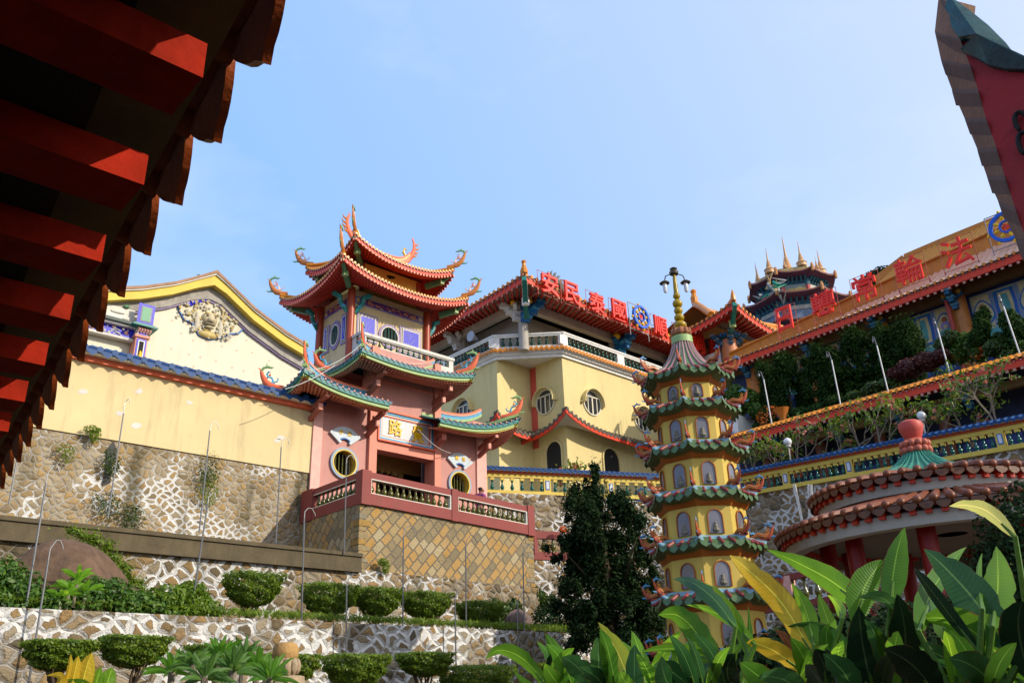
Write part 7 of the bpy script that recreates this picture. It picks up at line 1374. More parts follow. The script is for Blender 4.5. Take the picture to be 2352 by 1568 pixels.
# plumeria clumps and yellowing leaves at the lower left, lotus bud pillar
for k, (x, y, D, lb) in enumerate(((445, 1530, 8.2, 'plumeria rosette left of the clump, against the hedge'), (505, 1512, 8.4, 'tallest plumeria rosette in the clump'), (535, 1545, 7.8, 'plumeria rosette at the frame bottom in the clump'), (590, 1540, 8.3, 'plumeria rosette next to the lotus pillar'), (470, 1560, 7.6, 'plumeria rosette cut by the frame bottom'), (395, 1545, 8.6, 'low plumeria rosette beside the yellow leaves'), (560, 1515, 8.8, 'plumeria rosette behind the tallest one'), (620, 1560, 8.0, 'small plumeria rosette at the pillar foot'))):
    c = pd(x, y, D); rosette('plumeria', lb, c, 22, .25, .042, LFB if k % 2 else blade_mat('blade_plumeria', (.04, .12, .02), (.09, .2, .035), .3), 'plumeria', 'plumeria rosettes by the lotus pillar', .85, k + 20, V3(c[0], c[1], 0))
yb = pd(165, 1600, 6.5); t = thing('banana_plant', 'small banana plant with yellowed upright leaves at the lower left corner', 'banana plant', (yb[0], yb[1], 0))
for pts, w, m, r_ in (([(150, 1568), (160, 1530), (162, 1500)], .035, LFY, .3), ([(160, 1600), (172, 1540), (180, 1505)], .07, LFY, .2), ([(185, 1600), (196, 1540), (212, 1498)], .12, LFY, .3), ([(215, 1600), (222, 1560), (232, 1530)], .09, LFL, .2), ([(120, 1590), (140, 1555), (105, 1551)], .06, LFY, .6), ([(240, 1600), (250, 1555), (258, 1532)], .10, LFL, -.2), ([(200, 1600), (190, 1575), (150, 1560)], .08, LFB, .4)):
    mb = MB(); blade(mb, [pd(x, y, 6.5) for x, y in pts], w, r_, .3, 0); mb.build('leaf', m, t)
mb = MB(); mb.tube([(yb[0], yb[1], 0), pd(180, 1600, 6.5)], [.09, .05], 8); mb.build('stem', M('banana_stem', (.12, .14, .04), .7, .3, 5), t)
lp = pd(653, 1540, 9.0); t = thing('lotus_pillar', 'stone pillar topped by a lotus bud in front of the hedges', 'pillar', (lp[0], lp[1], 0)); zz_ = lambda y: pd(653, y, 9.0)[2]; a_ = V3(lp[0], lp[1], 0)
STN = M('sandstone', (.42, .27, .13), .85, .35, 4, .5, 30, .5); STG = M('stone_grey_tan', (.34, .27, .19), .85, .3, 5, .5, 30, .5)
mb = MB(); mb.lathe([(.24, 0), (.24, zz_(1572)), (.20, zz_(1568)), (.19, zz_(1553)), (.14, zz_(1551))], a_, 24); mb.build('shaft', STG, t, smooth=True)
mb = MB(); mb.lathe([(.10, zz_(1551)), (.125, zz_(1540)), (.12, zz_(1515)), (.1, zz_(1510))], a_, 18)
for k in range(10): b_ = k * math.pi / 5; mb.ball(a_ + V3(.115 * math.cos(b_), .115 * math.sin(b_), zz_(1530)), (.04, .04, .075), 0, 8, 6)
mb.build('lotus_petals', STG, t, smooth=True); mb = MB(); mb.lathe([(.1, zz_(1515)), (.122, zz_(1505)), (.122, zz_(1487)), (.1, zz_(1477)), (.06, zz_(1474)), (0, zz_(1473))], a_, 22); mb.build('bud', STN, t, smooth=True)
# ------------------------------------------------------------------ dark conifer and shade planting
g = np.random.default_rng(9); tb = pd(1392, 1560, 23); CT = []
for x, y, r in ((1352, 1105, .28), (1345, 1130, .4), (1325, 1165, .5), (1400, 1150, .45), (1370, 1185, .6), (1435, 1190, .5), (1310, 1220, .45), (1350, 1245, .6), (1415, 1250, .6), (1465, 1235, .45), (1295, 1265, .4), (1390, 1300, .6), (1450, 1300, .5), (1410, 1345, .5), (1360, 1290, .4), (1470, 1380, .5), (1430, 1395, .6), (1380, 1370, .35), (1490, 1340, .35), (1335, 1310, .3), (1450, 1440, .5), (1400, 1440, .45), (1340, 1420, .45), (1300, 1400, .4), (1320, 1340, .4), (1360, 1410, .5), (1340, 1460, .5), (1480, 1430, .5), (1500, 1400, .4), (1425, 1300, .5), (1385, 1240, .5), (1440, 1340, .5), (1490, 1470, .5), (1460, 1500, .5), (1375, 1330, .45), (1280, 1285, .22), (1490, 1290, .25)):
    p = pd(x, y, 23 + g.uniform(-.7, .7))
    for _ in range(6): CT.append((p + g.normal(0, r * .5, 3), V3(r * .5, r * .5, r * .7) * g.uniform(.5, 1.2)))
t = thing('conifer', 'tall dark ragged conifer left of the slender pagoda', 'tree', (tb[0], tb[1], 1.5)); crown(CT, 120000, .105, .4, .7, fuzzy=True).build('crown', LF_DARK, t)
mb = MB(); tp = pd(1372, 1180, 23); mb.tube([(tb[0], tb[1], 1.5), pd(1400, 1440, 23), pd(1395, 1330, 23), tp], [.2, .17, .13, .05], 9); branches(mb, pd(1400, 1400, 23), [pd(x, y, 23) for x, y in ((1330, 1165), (1300, 1270), (1460, 1240), (1470, 1380), (1310, 1400))], .06); mb.build('trunk', BARK, t, smooth=True)
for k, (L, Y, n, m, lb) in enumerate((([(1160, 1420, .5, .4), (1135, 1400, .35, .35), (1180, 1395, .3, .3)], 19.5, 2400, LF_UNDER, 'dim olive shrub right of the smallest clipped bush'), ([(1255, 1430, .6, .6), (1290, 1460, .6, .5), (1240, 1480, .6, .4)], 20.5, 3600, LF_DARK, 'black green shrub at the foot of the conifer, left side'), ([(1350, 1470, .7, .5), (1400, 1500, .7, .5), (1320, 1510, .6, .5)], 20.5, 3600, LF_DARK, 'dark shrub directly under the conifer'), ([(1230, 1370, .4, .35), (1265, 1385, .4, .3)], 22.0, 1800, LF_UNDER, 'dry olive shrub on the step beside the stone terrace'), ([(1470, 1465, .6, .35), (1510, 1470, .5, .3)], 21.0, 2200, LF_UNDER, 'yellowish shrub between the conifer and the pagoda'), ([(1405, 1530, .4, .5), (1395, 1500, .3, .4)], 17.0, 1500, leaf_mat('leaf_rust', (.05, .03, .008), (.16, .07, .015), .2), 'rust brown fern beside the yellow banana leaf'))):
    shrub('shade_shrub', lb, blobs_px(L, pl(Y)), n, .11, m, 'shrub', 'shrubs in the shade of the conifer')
p = py(1192, 1432, 18.4); mb = MB(); vs = [p + V3(.42 * math.sin(math.pi * i / 12) * math.cos(2 * math.pi * j / 20) * (1 + .1 * math.sin(3 * j)), .35 * math.sin(math.pi * i / 12) * math.sin(2 * math.pi * j / 20), .38 * math.cos(math.pi * i / 12) * (1 + .08 * math.sin(j))) for i in range(13) for j in range(20)]
mb.add(vs, [(i * 20 + j, (i + 1) * 20 + j, (i + 1) * 20 + (j + 1) % 20, i * 20 + (j + 1) % 20) for i in range(12) for j in range(20)]); mb.build('rock', M('granite_dim', (.14, .10, .09), .9, .35, 5, .8, 26, .7), smooth=True, org=p, label='rounded brown rock at the right end of the middle bed', cat='rock')
mb = MB(); Pg = np.stack([rng.uniform(3, 20.4, 5200), rng.uniform(17.4, 18.2, 5200), np.full(5200, 3.76)], 1); Pg[:, 2] += rng.uniform(0, .08, 5200); mb.leaves(Pg, np.stack([rng.normal(0, 1, 5200), rng.normal(0, 1, 5200), np.full(5200, .2)], 1), .16, .14); mb.build('bed_grass', LF_LIME, kind='stuff', label='short grass along the rim of the middle bed', cat='grass')
p = pd(1294, 1236, 33); t = thing('flower_pot', 'pale pot of orange flowers on the small maroon balustrade', 'flower pot', p); mb = MB(); mb.lathe([(.08, 0), (.12, .15), (.14, .2), (.1, .2)], p, 14); mb.build('pot', GREYW, t, smooth=True); crown([(p + (0, 0, .33), V3(.14, .14, .14))], 200, .08).build('blooms', FLOWER, t)

# ------------------------------------------------------------------ roof garden of the gallery: cypresses, flowering shrubs
pX = lambda X: (lambda x, y: px(x, y, X))
def cypress(x, yt, yb, w, X, k, lb):
    a, b = px(x, yt, X), px(x, yb, X); H = a[2] - b[2]; W = abs(px(x - w / 2, yb, X)[1] - px(x + w / 2, yb, X)[1]) * .72; t = thing('cypress', lb, 'tree', b - (0, 0, .5), 'cypresses on the gallery roof'); B = []; g = np.random.default_rng(k)
    for _ in range(46):
        f = g.random() ** .8; q = W * (1.05 - .75 * f ** 1.7) * g.random() ** .5; an = g.uniform(0, 6.28); B.append((b + V3(q * math.cos(an) * .8, q * math.sin(an), f * H * .93), V3(.42, .42, .7) * g.uniform(.6, 1.2) * max(.7, W / 1.5)))
    crown(B, 26000, .17, .4, .8, fuzzy=True).build('crown', LF_CYP, t); mb = MB(); mb.tube([b - (0, 0, .8), b + (0, 0, H * .6)], [.14, .05], 7); mb.build('trunk', BARK, t)
for k, (x, yt, yb, w, X, lb) in enumerate(((1774, 825, 965, 62, 44.5, 'cypress at the left end of the gallery roof, beside the hall eave'), (1822, 806, 960, 66, 44, 'cypress second from the left, by the pale painted gap'), (1893, 783, 950, 80, 44.5, 'broad cypress in front of the fourth bracket'), (1935, 790, 945, 60, 44, 'slim cypress between two broad ones'), (1998, 744, 920, 86, 45, 'broad cypress left of centre on the gallery roof'), (2052, 735, 905, 76, 45, 'tall cypress under the pink roof edge'), (2110, 730, 890, 84, 45, 'tall cypress at the right end, beside the red pipe'))): cypress(x, yt, yb, w, X, k + 50, lb)
def blooms(c, r, n, mat, size=.16):
    def f(t): crown([(c, r)], n, size, .9).build('blooms', mat, t)
    return f
RS = 'shrubs on the gallery roof'
shrub('shrub', 'broad leaved green shrub right of the pagoda top', blobs_px([(1690, 905, .7, .6), (1720, 915, .7, .6), (1660, 900, .5, .4), (1735, 940, .5, .5), (1700, 935, .6, .5)], pX(43)), 3600, .26, LF_BROAD, 'shrub', RS, asp=.6)
c_ = px(1768, 958, 42); shrub('shrub', 'orange flowering shrub at the foot of the first white pole', blobs_px([(1758, 950, .5, .5), (1775, 970, .5, .4), (1745, 985, .5, .4)], pX(42)), 1600, .16, LF_CYP, 'shrub', RS, blooms(c_, V3(.6, .8, .75), 260, FLOWER))
c_ = px(2250, 805, 43); shrub('shrub', 'green shrub dotted with orange flowers near the right frame edge', blobs_px([(2215, 790, .7, .6), (2245, 810, .6, .5), (2200, 815, .7, .5), (2230, 780, .4, .4)], pX(43)), 3000, .2, LF_BROAD, 'shrub', RS, lambda t: [blooms(px(x, y, 42.7), V3(.2, .3, .25), 40, FLOWER)(t) for x, y in ((2250, 800), (2258, 790), (2195, 818), (2243, 815))])
shrub('shrub', 'burgundy leaved shrub below the tallest cypresses', blobs_px([(2090, 845, .8, .5), (2130, 830, .8, .5), (2165, 818, .7, .4), (2060, 860, .6, .4)], pX(42.5)), 3200, .18, LF_RED, 'shrub', RS)
for k, (L, n, m, lb) in enumerate((([(2255, 745, .5, .7), (2250, 775, .6, .5), (2262, 720, .3, .4)], 2400, LF_CYP, 'small tree in front of the painted wall panels'), ([(2320, 740, .6, .7), (2345, 760, .7, .7), (2335, 800, .8, .6), (2300, 785, .6, .5)], 3600, LF_CYP, 'leafy tree at the right frame edge below the painted wall'), ([(2290, 800, .8, .4), (2330, 820, .9, .4), (2185, 775, .5, .4), (2165, 790, .5, .4)], 3000, LF_UNDER, 'olive shrubbery along the right half of the gallery roof'), ([(1840, 955, .8, .5), (1880, 945, .8, .45), (1920, 925, .8, .4), (1815, 975, .6, .4)], 3600, LF_CYP, 'glossy shrubs in front of the left cypresses'), ([(1965, 915, .7, .4), (2010, 895, .8, .4), (2040, 885, .7, .4)], 2600, LF_UNDER, 'dark shrubs in front of the middle cypresses'), ([(2000, 640, 1, 1)], 10, LF_CYP, 'x'))):
    if lb != 'x': shrub('shrub', lb, blobs_px(L, pX(42.6)), n, .2, m, 'shrub', RS)
c_ = px(1797, 950, 41.5); t = thing('urn', 'small terracotta urn at the edge of the gallery roof', 'urn', c_ - (0, 0, .6)); mb = MB(); mb.lathe([(.22, -.7), (.2, -.2), (.42, .3), (.36, .3), (.1, .0)], c_, 16); mb.build('bowl', M('terracotta', (.42, .15, .04), .7, .2, 3), t, smooth=True)
hb = pd(2025, 640, 150); shrub('hill_tree', 'dark tree crown on the skyline above the pink roof', [(pd(x, y, 150), V3(r, r, r * .8)) for x, y, r in ((2010, 640, 1.8), (2030, 632, 1.9), (2045, 634, 1.5), (2050, 640, 1.6), (2020, 648, 2.2), (2040, 655, 2.4), (2000, 655, 2.2))], 3600, .7, LF_DARK, 'tree', base=V3(hb[0], hb[1], 12))
# frangipani along the balustrade
def frangipani(x, y, X, s, k, lb):
    b = px(x, y, X); b = V3(b[0], b[1], b[2] - .8); t = thing('frangipani', lb, 'frangipani', b, 'bare frangipani behind the tiled balustrade'); g = np.random.default_rng(k); mb = MB(); E = []
    def grow(p, d, l_, r, n):
        q = p + d * l_; mb.tube([p, (p + q) / 2 + g.normal(0, .03, 3), q], [r, r * .85, r * .7], 6)
        if n == 0: E.append(q); return
        for _ in range(int(g.integers(2, 4))): d2 = unit(d + g.normal(0, .5, 3) + (0, 0, .12)); grow(q, d2, l_ * g.uniform(.6, .9), r * .7, n - 1)
    for _ in range(2): grow(b + g.normal(0, .1, 3) * (1, 1, 0), unit(V3(*g.normal(0, .3, 2), 1)), .85 * s, .05, 3)
    mb.build('branches', BARKP, t, smooth=True); E = np.array(E); m1 = MB(); m1.leaves(np.repeat(E, 6, 0) + g.normal(0, .17, (len(E) * 6, 3)), g.normal(0, 1, (len(E) * 6, 3)), .28, .38); m1.build('leaves', LF_LIME if k % 2 else LF_BROAD, t)
    F_ = E[g.random(len(E)) < .3]
    if len(F_): m2 = MB(); m2.leaves(np.repeat(F_, 9, 0) + g.normal(0, .07, (len(F_) * 9, 3)), g.normal(0, 1, (len(F_) * 9, 3)), .13, .8); m2.build('blooms', PETAL, t)
for k, (x, y, s, lb) in enumerate(((1735, 1085, 1.0, 'bare frangipani next to the pagoda, left end'), (1790, 1070, .9, 'frangipani left of the first globe lamp'), (1850, 1055, 1.1, 'frangipani with red blooms right of the first globe lamp'), (1905, 1045, 1.0, 'frangipani third left of the bulb finial'), (1965, 1030, 1.1, 'frangipani second left of the bulb finial'), (2030, 1015, 1.2, 'frangipani just left of the bulb finial with yellow tips'), (2150, 1000, 1.0, 'frangipani right of the second globe lamp'), (2220, 985, 1.1, 'frangipani second from the right edge'), (2300, 965, 1.35, 'pink flowered frangipani at the right edge'), (1325, 1085, .5, 'little pink flowered frangipani before the yellow hall'))): frangipani(x, y, 37.4 if k < 9 else 30.5, s, k + 70, lb)
for x, y, x2, y2, lb in ((1809, 1014.5, 1817, 1066, 'white globe lamp on a post left of the bulb finial'), (2116, 954.6, 2126, 1004, 'white globe lamp on a post right of the bulb finial')):
    a = px(x, y, 37); t = thing('globe_lamp', lb, 'lamp', a - (0, 0, 2.2), 'globe lamps behind the tiled balustrade'); mb = MB(); mb.ball(a, .2, 0, 16, 10); mb.build('globe', M('globe_white', (.75, .76, .78), .25, .05, 3), t, smooth=True); mb = MB(); mb.tube([a - (0, 0, 2.4), a - (0, 0, .22)], .035, 8); mb.lathe([(.12, -.26), (.13, -.18), (.08, -.15)], a, 12); mb.build('post', GREYW, t, smooth=True)
# ------------------------------------------------------------------ hooked sprinkler poles
def hook_pole(pts, Y, lb, grp, r=.017):
    P = [py(x, y, Y) for x, y in pts]; b, a, c, e = P; t = thing('hooked_pole', lb, 'pole', b, grp); d0 = a - b; mb = MB(); mb.tube([b - d0 * .02, a], [r * 1.15, r], 7); mb.build('pipe', STEEL, t, smooth=True)
    mb = MB(); mid = a + (c - a) * .5 + V3(-.04, 0, .02); mb.tube([a, mid, c, c + (e - c) * .5 + (0, 0, .06), e, e - (0, 0, .04)], [r * .75, r * .65, r * .6, r * .6, r * .7, r * .6], 6); mb.build('hook', STEEL, t, smooth=True)
PG = 'hooked steel poles standing in the terrace beds'
for pts, Y, lb in ((((66, 1568), (111, 1285), (130, 1240), (145, 1256)), 16.9, 'leaning hooked pole in front of the boulder'), (((795, 1568), (796, 1346), (812, 1317), (829, 1334)), 16.9, 'hooked pole in the lowest bed below the terrace corner'), ((((1048, 1568)), (1045, 1377), (1061, 1344), (1077, 1361)), 16.9, 'hooked pole in the lowest bed before the two small bushes'), (((1192, 1549), (1188, 1389), (1201, 1358), (1215, 1374)), 16.9, 'short hooked pole beside the brown rock'), (((1345, 1536), (1337, 1389), (1348, 1371), (1365, 1384)), 17.5, 'thin hooked pole in front of the dark conifer'),
    ((61, 1385), (113, 1091), (127, 1070), (136, 1080)) and (((61, 1385), (106, 1110), (124, 1068), (136, 1082)), 17.5, 'tall leaning hooked pole left of the boulder'), (((443, 1381), (477, 1156), (489, 1131), (496, 1144)), 17.6, 'hooked pole rising from the feathery bush'), (((692, 1441), (699, 1188), (708, 1166), (724, 1181)), 17.5, 'hooked pole between the tallest bush and the terrace'), (((925, 1456), (926.5, 1231), (938, 1207), (952, 1219)), 17.5, 'hooked pole in front of the middle of the ochre terrace'), (((1071, 1463), (1069.5, 1254), (1081, 1228), (1095, 1243)), 17.5, 'hooked pole before the right part of the ochre terrace'), (((1205, 1470), (1201, 1268), (1212, 1250), (1225, 1263)), 17.5, 'hooked pole at the right corner of the ochre terrace'),
    (((21, 1154), (42, 1040), (50, 1020), (58, 1032)), 21.65, 'hooked pole half hidden under the near roof edge'), (((248, 1185), (284, 949), (293, 917), (299, 923)), 21.65, 'tall hooked pole on the ledge beside the drain stain'), (((458, 1217), (482, 989), (493, 967), (502, 982)), 21.65, 'hooked pole on the ledge by the fern patches'), (((634, 1243), (646, 1026), (657, 1005), (664, 1017)), 21.65, 'hooked pole on the ledge nearest the pink gate'), (((790.6, 1267), (796, 1063), (802, 1046), (812, 1052)), 21.5, 'hooked pole standing before the round window of the gate')): hook_pole(pts, Y, lb, PG)
WG = 'white hooked poles along the gallery roof edge'
for x0, y0, x1, y1, hx_, hy_, lb in ((1774, 979, 1754, 871, 1743, 862, 'white pole nearest the pagoda'), (1932, 935, 1910, 827, 1900, 817, 'white pole in front of the second cypress group'), (2042, 907, 2014, 794, 2006, 783, 'white pole before the broad middle cypress'), (2184, 865, 2153, 754, 2147, 742, 'white pole beside the burgundy shrub'), (2346, 823, 2305, 704, 2298, 690, 'white pole at the right frame edge')):
    b, a, e = px(x0, y0, 39.8), px(x1, y1, 39.8), px(hx_, hy_, 39.8); t = thing('white_pole', lb, 'pole', b - (0, 0, .3), WG); mb = MB(); mb.tube([b - (a - b) * .08, a], .032, 8); mb.build('pipe', M('pole_white', (.62, .62, .62), .4, .1, 2), t, smooth=True); mb = MB(); mb.tube([a, a + (e - a) * .4 + (0, 0, .35), e + (0, 0, .25), e], [.03, .025, .02, .02], 6); mb.ball(e, (.06, .06, .12), 0, 8, 6); mb.build('hook', STEEL, t, smooth=True)
def bundle(x0, y0, x1, y1, D, lb):
    t = thing('flag_pole', lb, 'pole', pd(x1, y1, D), 'white poles leaning by the round pavilion'); mb = MB(); mb.tube([pd(x1, y1, D), pd(x0, y0, D)], .02, 6); mb.build('pole', WHITE, t)
for x0, x1, y1, lb in ((1822, 1842, 1200, 'leftmost thin white pole leaning by the pavilion'), (1826, 1845, 1203, 'second thin white pole leaning by the pavilion'), (1856, 1859, 1200, 'upright thin white pole by the pavilion'), (1861, 1862, 1202, 'thin white pole nearest the pavilion roof'), (1864, 1864.5, 1198, 'hidden thin white pole touching the pavilion roof')): bundle(x0, 1112, x1, y1, 26, lb)
# ------------------------------------------------------------------ banana plants in the right foreground
def banana(label, x, D, leaves, seed=0):
    b = pd(x, 1640, D); base = V3(b[0], b[1], 0); t = thing('banana_plant', label, 'banana plant', base, 'banana plants in the right foreground'); crown_ = V3(b[0], b[1], b[2] - .1)
    mb = MB(); mb.tube([base, (base + crown_) / 2, crown_], [.11, .09, .05], 10); mb.build('stem', M('banana_stem', (.12, .14, .04), .7, .3, 5), t, smooth=True)
    gg = np.random.default_rng(int(x)); extra = []
    for _ in range(7):
        q = x + gg.uniform(-70, 70); lean = gg.uniform(-90, 90); top = gg.uniform(1440, 1540) - (30 if x > 1800 else 0); extra.append(([(q, 1600), (q + lean * .4, (1600 + top) / 2 - 15), (q + lean, top)], gg.uniform(30, 58), [LFB, LFD, LFL, LFK, LFB][int(gg.integers(0, 5))], gg.uniform(-.5, .6), gg.uniform(-.7, .7)))
    for pts, w, m, r_, dd in leaves + extra:
        P = [pd(qx, qy, D + dd * (i / (len(pts) - 1)) + (0 if i else 0)) for i, (qx, qy) in enumerate(pts)]; mb = MB(); blade(mb, P, w * .78 * D / 1965, r_, .28, 0, 16); l = mb.build('leaf', m, t, smooth=True)
        mb = MB(); mb.tube([crown_ + (P[0] - crown_) * .0, crown_ + (P[0] - crown_) * .6, P[0], P[0] + (P[1] - P[0]) * .55], [.022, .018, .013, .006], 6); mb.build('stalk', M('stalk_green', (.08, .16, .03), .5, .2, 5), l)
banana('banana plant farthest left in the foreground, beside the low hedge', 1300, 6.2, [([(1262, 1580), (1205, 1515), (1150, 1492), (1114, 1512)], 46, LFB, .5, .3), ([(1330, 1575), (1279, 1520), (1233, 1470)], 44, LFB, -.5, .5), ([(1300, 1590), (1270, 1555), (1252, 1522)], 42, LFL, .2, -.3), ([(1370, 1590), (1330, 1535), (1290, 1508)], 66, LFD, .4, -.5), ([(1250, 1600), (1215, 1575), (1180, 1540)], 24, LFB, .3, -.4)])
banana('banana plant with the tall yellow green leaf before the conifer', 1440, 6.0, [([(1450, 1585), (1420, 1500), (1374, 1428)], 58, blade_mat('blade_lime_yellow', (.30, .36, .02), (.45, .46, .05), .45), .1, .3), ([(1490, 1590), (1460, 1520), (1412, 1465)], 60, LFL, -.2, .5), ([(1500, 1590), (1490, 1545), (1462, 1500)], 50, LFB, .6, -.4), ([(1400, 1590), (1370, 1555), (1330, 1530)], 50, LFD, .3, -.4), ([(1530, 1590), (1510, 1555), (1478, 1545)], 30, LFL, .3, -.2), ([(1470, 1600), (1440, 1570), (1425, 1540)], 44, LFL, -.3, -.6)])
banana('banana plant arching in front of the pagoda', 1640, 5.4, [([(1655, 1585), (1610, 1470), (1560, 1414), (1512, 1411)], 74, LFB, .25, .3), ([(1722, 1510), (1690, 1425), (1640, 1360), (1590, 1330)], 40, LFL, .3, .5), ([(1690, 1440), (1612, 1350), (1545, 1330)], 52, LFD, -.5, .7), ([(1735, 1480), (1660, 1415), (1575, 1388)], 34, LFB, .5, .6), ([(1570, 1560), (1555, 1510), (1560, 1468)], 34, LFL, .1, .2), ([(1650, 1520), (1560, 1490), (1470, 1498)], 40, LFB, .8, .2), ([(1600, 1590), (1540, 1540), (1500, 1530)], 56, LFD, .3, -.3), ([(1700, 1590), (1720, 1500), (1718, 1390)], 26, LFB, .2, .4), ([(1560, 1590), (1530, 1560), (1520, 1505)], 60, LFD, -.4, -.5), ([(1690, 1590), (1670, 1540), (1690, 1500)], 60, LFK, .2, -.4)])
banana('banana plant with a large yellow torn leaf right of the pagoda', 1850, 5.6, [([(1900, 1560), (1800, 1390), (1720, 1310), (1676, 1274)], 66, LFY, .15, .4), ([(1985, 1395), (1890, 1322), (1760, 1261)], 70, LFB, .35, .6), ([(1870, 1480), (1850, 1400), (1818, 1338)], 46, LFL, .3, .2), ([(1930, 1500), (1900, 1420), (1880, 1362)], 40, LFL, -.2, .2), ([(1960, 1500), (1890, 1450), (1808, 1438)], 46, LFD, .6, .1), ([(1850, 1545), (1770, 1490), (1715, 1475)], 56, LFY, .5, -.2), ([(1835, 1510), (1808, 1468), (1780, 1445)], 26, LFBR, .3, -.1), ([(1930, 1560), (1900, 1480), (1905, 1430)], 44, LFB, .0, .0), ([(1790, 1590), (1740, 1550), (1700, 1520)], 60, LFB, .2, -.5), ([(1850, 1600), (1800, 1560), (1740, 1555)], 60, LFD, .5, -.6), ([(1900, 1600), (1880, 1560), (1850, 1525)], 60, LFK, .1, -.6), ([(1935, 1420), (1925, 1390), (1900, 1365)], 30, LFL, .4, .6)])
banana('banana plant with upright leaves below the round pavilion', 2010, 4.9, [([(1962, 1430), (1990, 1340), (2034, 1285)], 80, LFB, -.3, .2), ([(2046, 1390), (2056, 1290), (2078, 1210)], 66, LFB, .25, .3), ([(2010, 1590), (1985, 1500), (1972, 1390)], 92, LFK, .2, -.2), ([(2060, 1590), (2080, 1480), (2060, 1362)], 90, LFK, -.2, -.3), ([(2060, 1420), (2030, 1375), (1970, 1372)], 44, LFD, .7, -.2), ([(2120, 1480), (2100, 1430), (2060, 1400)], 30, LFBR, .4, .1), ([(1960, 1590), (1935, 1540), (1890, 1500)], 70, LFD, .3, -.3), ([(2100, 1480), (2085, 1440), (2040, 1415)], 36, LFL, .5, .4), ([(1900, 1570), (1890, 1520), (1870, 1490)], 50, LFK, .2, -.2)])
banana('banana plant with the broad dark leaf crossing the pavilion columns', 2230, 4.5, [([(2320, 1490), (2215, 1350), (2122, 1260)], 104, LFD, .2, .5), ([(2280, 1440), (2292, 1340), (2288, 1254)], 84, LFL, .15, .8), ([(2256, 1400), (2246, 1330), (2256, 1268)], 22, LFL, .5, .8), ([(2110, 1450), (2150, 1340), (2220, 1255)], 66, LFB, -.5, 1.0), ([(2350, 1570), (2220, 1440), (2112, 1424)], 84, LFB, .3, .2), ([(2280, 1540), (2150, 1370), (2100, 1304)], 40, LFK, .6, .1), ([(2180, 1470), (2160, 1420), (2130, 1390)], 60, LFL, .2, .7), ([(2210, 1500), (2180, 1470), (2150, 1435)], 46, LFP, .3, .6), ([(2230, 1560), (2150, 1500), (2080, 1490)], 50, LFD, .4, .5), ([(2370, 1560), (2340, 1450), (2350, 1380)], 90, LFK, .1, -.2), ([(2150, 1600), (2100, 1530), (2030, 1490)], 90, LFK, .1, -.3), ([(2290, 1600), (2250, 1540), (2180, 1510)], 90, LFD, .2, -.3), ([(2360, 1480), (2350, 1420), (2330, 1382)], 40, LFB, .3, .4)])
banana('banana plant at the right corner with one pale drooping leaf', 2390, 5.5, [([(2332, 1232), (2275, 1178), (2225, 1160), (2180, 1162)], 40, LFP, .35, .3), ([(2400, 1540), (2370, 1470), (2330, 1420)], 80, LFK, .2, .2), ([(2420, 1500), (2390, 1420), (2350, 1395)], 70, LFD, .3, .3)])
shrub('shrub', 'black green tree mass beside the round pavilion at the right edge', [(pd(x, y, 13), V3(r, r, r)) for x, y, r in ((2330, 1230, .5), (2350, 1290, .6), (2300, 1320, .5), (2345, 1370, .7), (2290, 1400, .6), (2360, 1440, .8), (2230, 1440, .5), (2310, 1480, .7), (2380, 1180, .5))], 9000, .09, LF_DARK, 'tree')
shrub('shrub', 'low dark shrub behind the banana stems under the pavilion', [(pd(x, y, 11), V3(.7, .7, .5)) for x, y in ((1900, 1500), (1990, 1500), (2080, 1490), (2150, 1480), (1820, 1540), (1740, 1560), (2050, 1560))], 9000, .10, LF_DARK, 'shrub')
# ------------------------------------------------------------------ the person at the railing
pf = py(1101, 1125, 22.9); px0 = pf[0]; per = thing('person', 'man in a purple shirt standing at the maroon railing, looking to the right', 'person', (px0, 22.9, FL))
hz = py(1102, 1117, 22.9)[2] - FL; S_ = hz / 1.72; Pp = lambda x, y, z: V3(px0 + x * S_, 22.9 + y * S_, FL + z * S_)
def skin(name, J, E, mat, parent, root=0):
    me = bpy.data.meshes.new(name); me.from_pydata([tuple(j[0] - ORG[parent.name]) for j in J], E, []); o = bpy.data.objects.new(name, me); SC.collection.objects.link(o)
    m = o.modifiers.new('s', 'SKIN'); m.use_smooth_shade = True; s = o.modifiers.new('d', 'SUBSURF'); s.levels = 2; s.render_levels = 2
    for i, j in enumerate(J): me.skin_vertices[0].data[i].radius = (j[1] * S_, j[2] * S_); me.skin_vertices[0].data[i].use_root = (i == root)
    dg = bpy.context.evaluated_depsgraph_get(); m2 = bpy.data.meshes.new_from_object(o.evaluated_get(dg)); bpy.data.objects.remove(o)
    m2.materials.append(mat); o = bpy.data.objects.new(name, m2); SC.collection.objects.link(o); o.parent = parent; ORG[o.name] = ORG[parent.name]; m2.polygons.foreach_set('use_smooth', [True] * len(m2.polygons)); return o
SKIN = M('skin_brown', (.24, .11, .06), .55, .1, 6, .05)
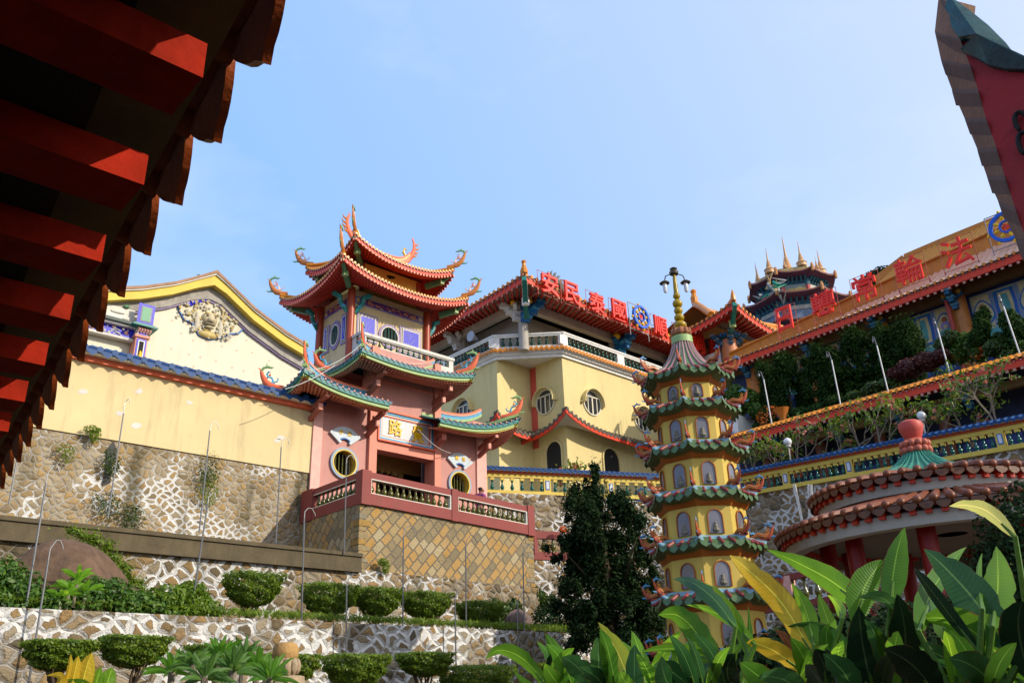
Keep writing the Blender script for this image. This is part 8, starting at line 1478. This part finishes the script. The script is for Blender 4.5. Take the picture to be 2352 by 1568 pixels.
J = [(Pp(0, 0, .95), .13, .11), (Pp(.02, 0, 1.2), .14, .10), (Pp(.03, 0, 1.42), .13, .09), (Pp(.05, 0, 1.5), .055, .055), (Pp(.08, 0, 1.58), .08, .075), (Pp(.09, 0, 1.66), .085, .075), (Pp(.03, -.19, 1.4), .055, .055), (Pp(.06, -.23, 1.15), .045, .045), (Pp(.27, -.26, 1.06), .036, .036), (Pp(.36, -.26, 1.08), .03, .02), (Pp(.03, .19, 1.4), .055, .055), (Pp(.06, .23, 1.15), .045, .045), (Pp(.27, .22, 1.06), .036, .036), (Pp(.36, .2, 1.08), .03, .02),
     (Pp(0, -.1, .88), .09, .09), (Pp(.02, -.11, .48), .06, .06), (Pp(0, -.11, .09), .042, .042), (Pp(.15, -.12, .04), .04, .03), (Pp(0, .1, .88), .09, .09), (Pp(-.02, .11, .48), .06, .06), (Pp(-.04, .11, .09), .042, .042), (Pp(.11, .12, .04), .04, .03)]
Eb = [(0, 1), (1, 2), (2, 3), (3, 4), (4, 5), (2, 6), (6, 7), (7, 8), (8, 9), (2, 10), (10, 11), (11, 12), (12, 13), (0, 14), (14, 15), (15, 16), (16, 17), (0, 18), (18, 19), (19, 20), (20, 21)]
for side, h in ((-.26, 9), (.2, 13)):
    for f in range(4): J.append((Pp(.44 + .01 * (f in (1, 2)), side - .03 + .022 * f, 1.085), .010, .010)); Eb.append((h, len(J) - 1)); J.append((Pp(.485 + .012 * (f in (1, 2)), side - .033 + .024 * f, 1.062), .008, .008)); Eb.append((len(J) - 2, len(J) - 1))
    J.append((Pp(.39, side + (.05 if side < 0 else -.05), 1.07), .011, .011)); Eb.append((h, len(J) - 1))
body = skin('body', J, Eb, SKIN, per)
mb = MB(); mb.ball(Pp(.19, 0, 1.60), (.022 * S_, .018 * S_, .026 * S_), 0, 8, 6); mb.ball(Pp(.165, -.035, 1.625), .013 * S_, 1, 8, 6); mb.ball(Pp(.165, .035, 1.625), .013 * S_, 1, 8, 6); mb.ball(Pp(.165, 0, 1.545), (.014 * S_, .03 * S_, .009 * S_), 2, 8, 6); mb.ball(Pp(.07, -.085, 1.60), (.022 * S_, .012 * S_, .034 * S_), 0, 8, 6); mb.ball(Pp(.07, .085, 1.60), (.022 * S_, .012 * S_, .034 * S_), 0, 8, 6); mb.build('face', [SKIN, BLACK, M('lip', (.22, .07, .05), .5)], per, smooth=True)
mb = MB(); mb.ball(Pp(.045, 0, 1.645), (.082 * S_, .081 * S_, .062 * S_), 0, 12, 8); mb.build('hair', M('hair_black', (.02, .016, .014), .6, .2, 9), per, smooth=True)
skin('shirt', [(Pp(0, 0, .93), .15, .125), (Pp(.02, 0, 1.2), .155, .115), (Pp(.03, 0, 1.43), .145, .1), (Pp(.04, 0, 1.49), .07, .07), (Pp(.03, -.2, 1.4), .075, .075), (Pp(.06, -.235, 1.18), .065, .065), (Pp(.03, .2, 1.4), .075, .075), (Pp(.06, .235, 1.18), .065, .065)], [(0, 1), (1, 2), (2, 3), (2, 4), (4, 5), (2, 6), (6, 7)], M('shirt_purple', (.26, .07, .20), .8, .15, 6), per)
skin('trousers', [(Pp(0, 0, .95), .14, .12), (Pp(0, -.1, .88), .1, .1), (Pp(.02, -.11, .48), .075, .075), (Pp(0, -.11, .1), .06, .06), (Pp(0, .1, .88), .1, .1), (Pp(-.02, .11, .48), .075, .075), (Pp(-.04, .11, .1), .06, .06)], [(0, 1), (1, 2), (2, 3), (0, 4), (4, 5), (5, 6)], M('trousers_dark', (.05, .05, .06), .8, .15, 6), per)

# loose cables on the gate roofs
for (xa_, ya_), (xb_, yb_), sg_, lb in (((655, 893), (770, 838), .1, 'white cable strung from the left gate roof to the middle roof'), ((700, 850), (830, 790), .25, 'slack grey cable looped between two gate roof tips'), ((960, 985), (1035, 1040), .15, 'thin cable drooping across the right half of the gate')):
    a, b = py(xa_, ya_, Yw - 1.6), py(xb_, yb_, Yw - 1.6 if xb_ < 900 else Yw - .3); mb = MB(); mb.tube([a + (b - a) * t_ - Z0 * sg_ * 4 * t_ * (1 - t_) for t_ in np.linspace(0, 1, 12)], .012, 5); mb.build('cable', M('cable_white', (.55, .55, .54), .5, .1, 3), org=a, label=lb, cat='cable')
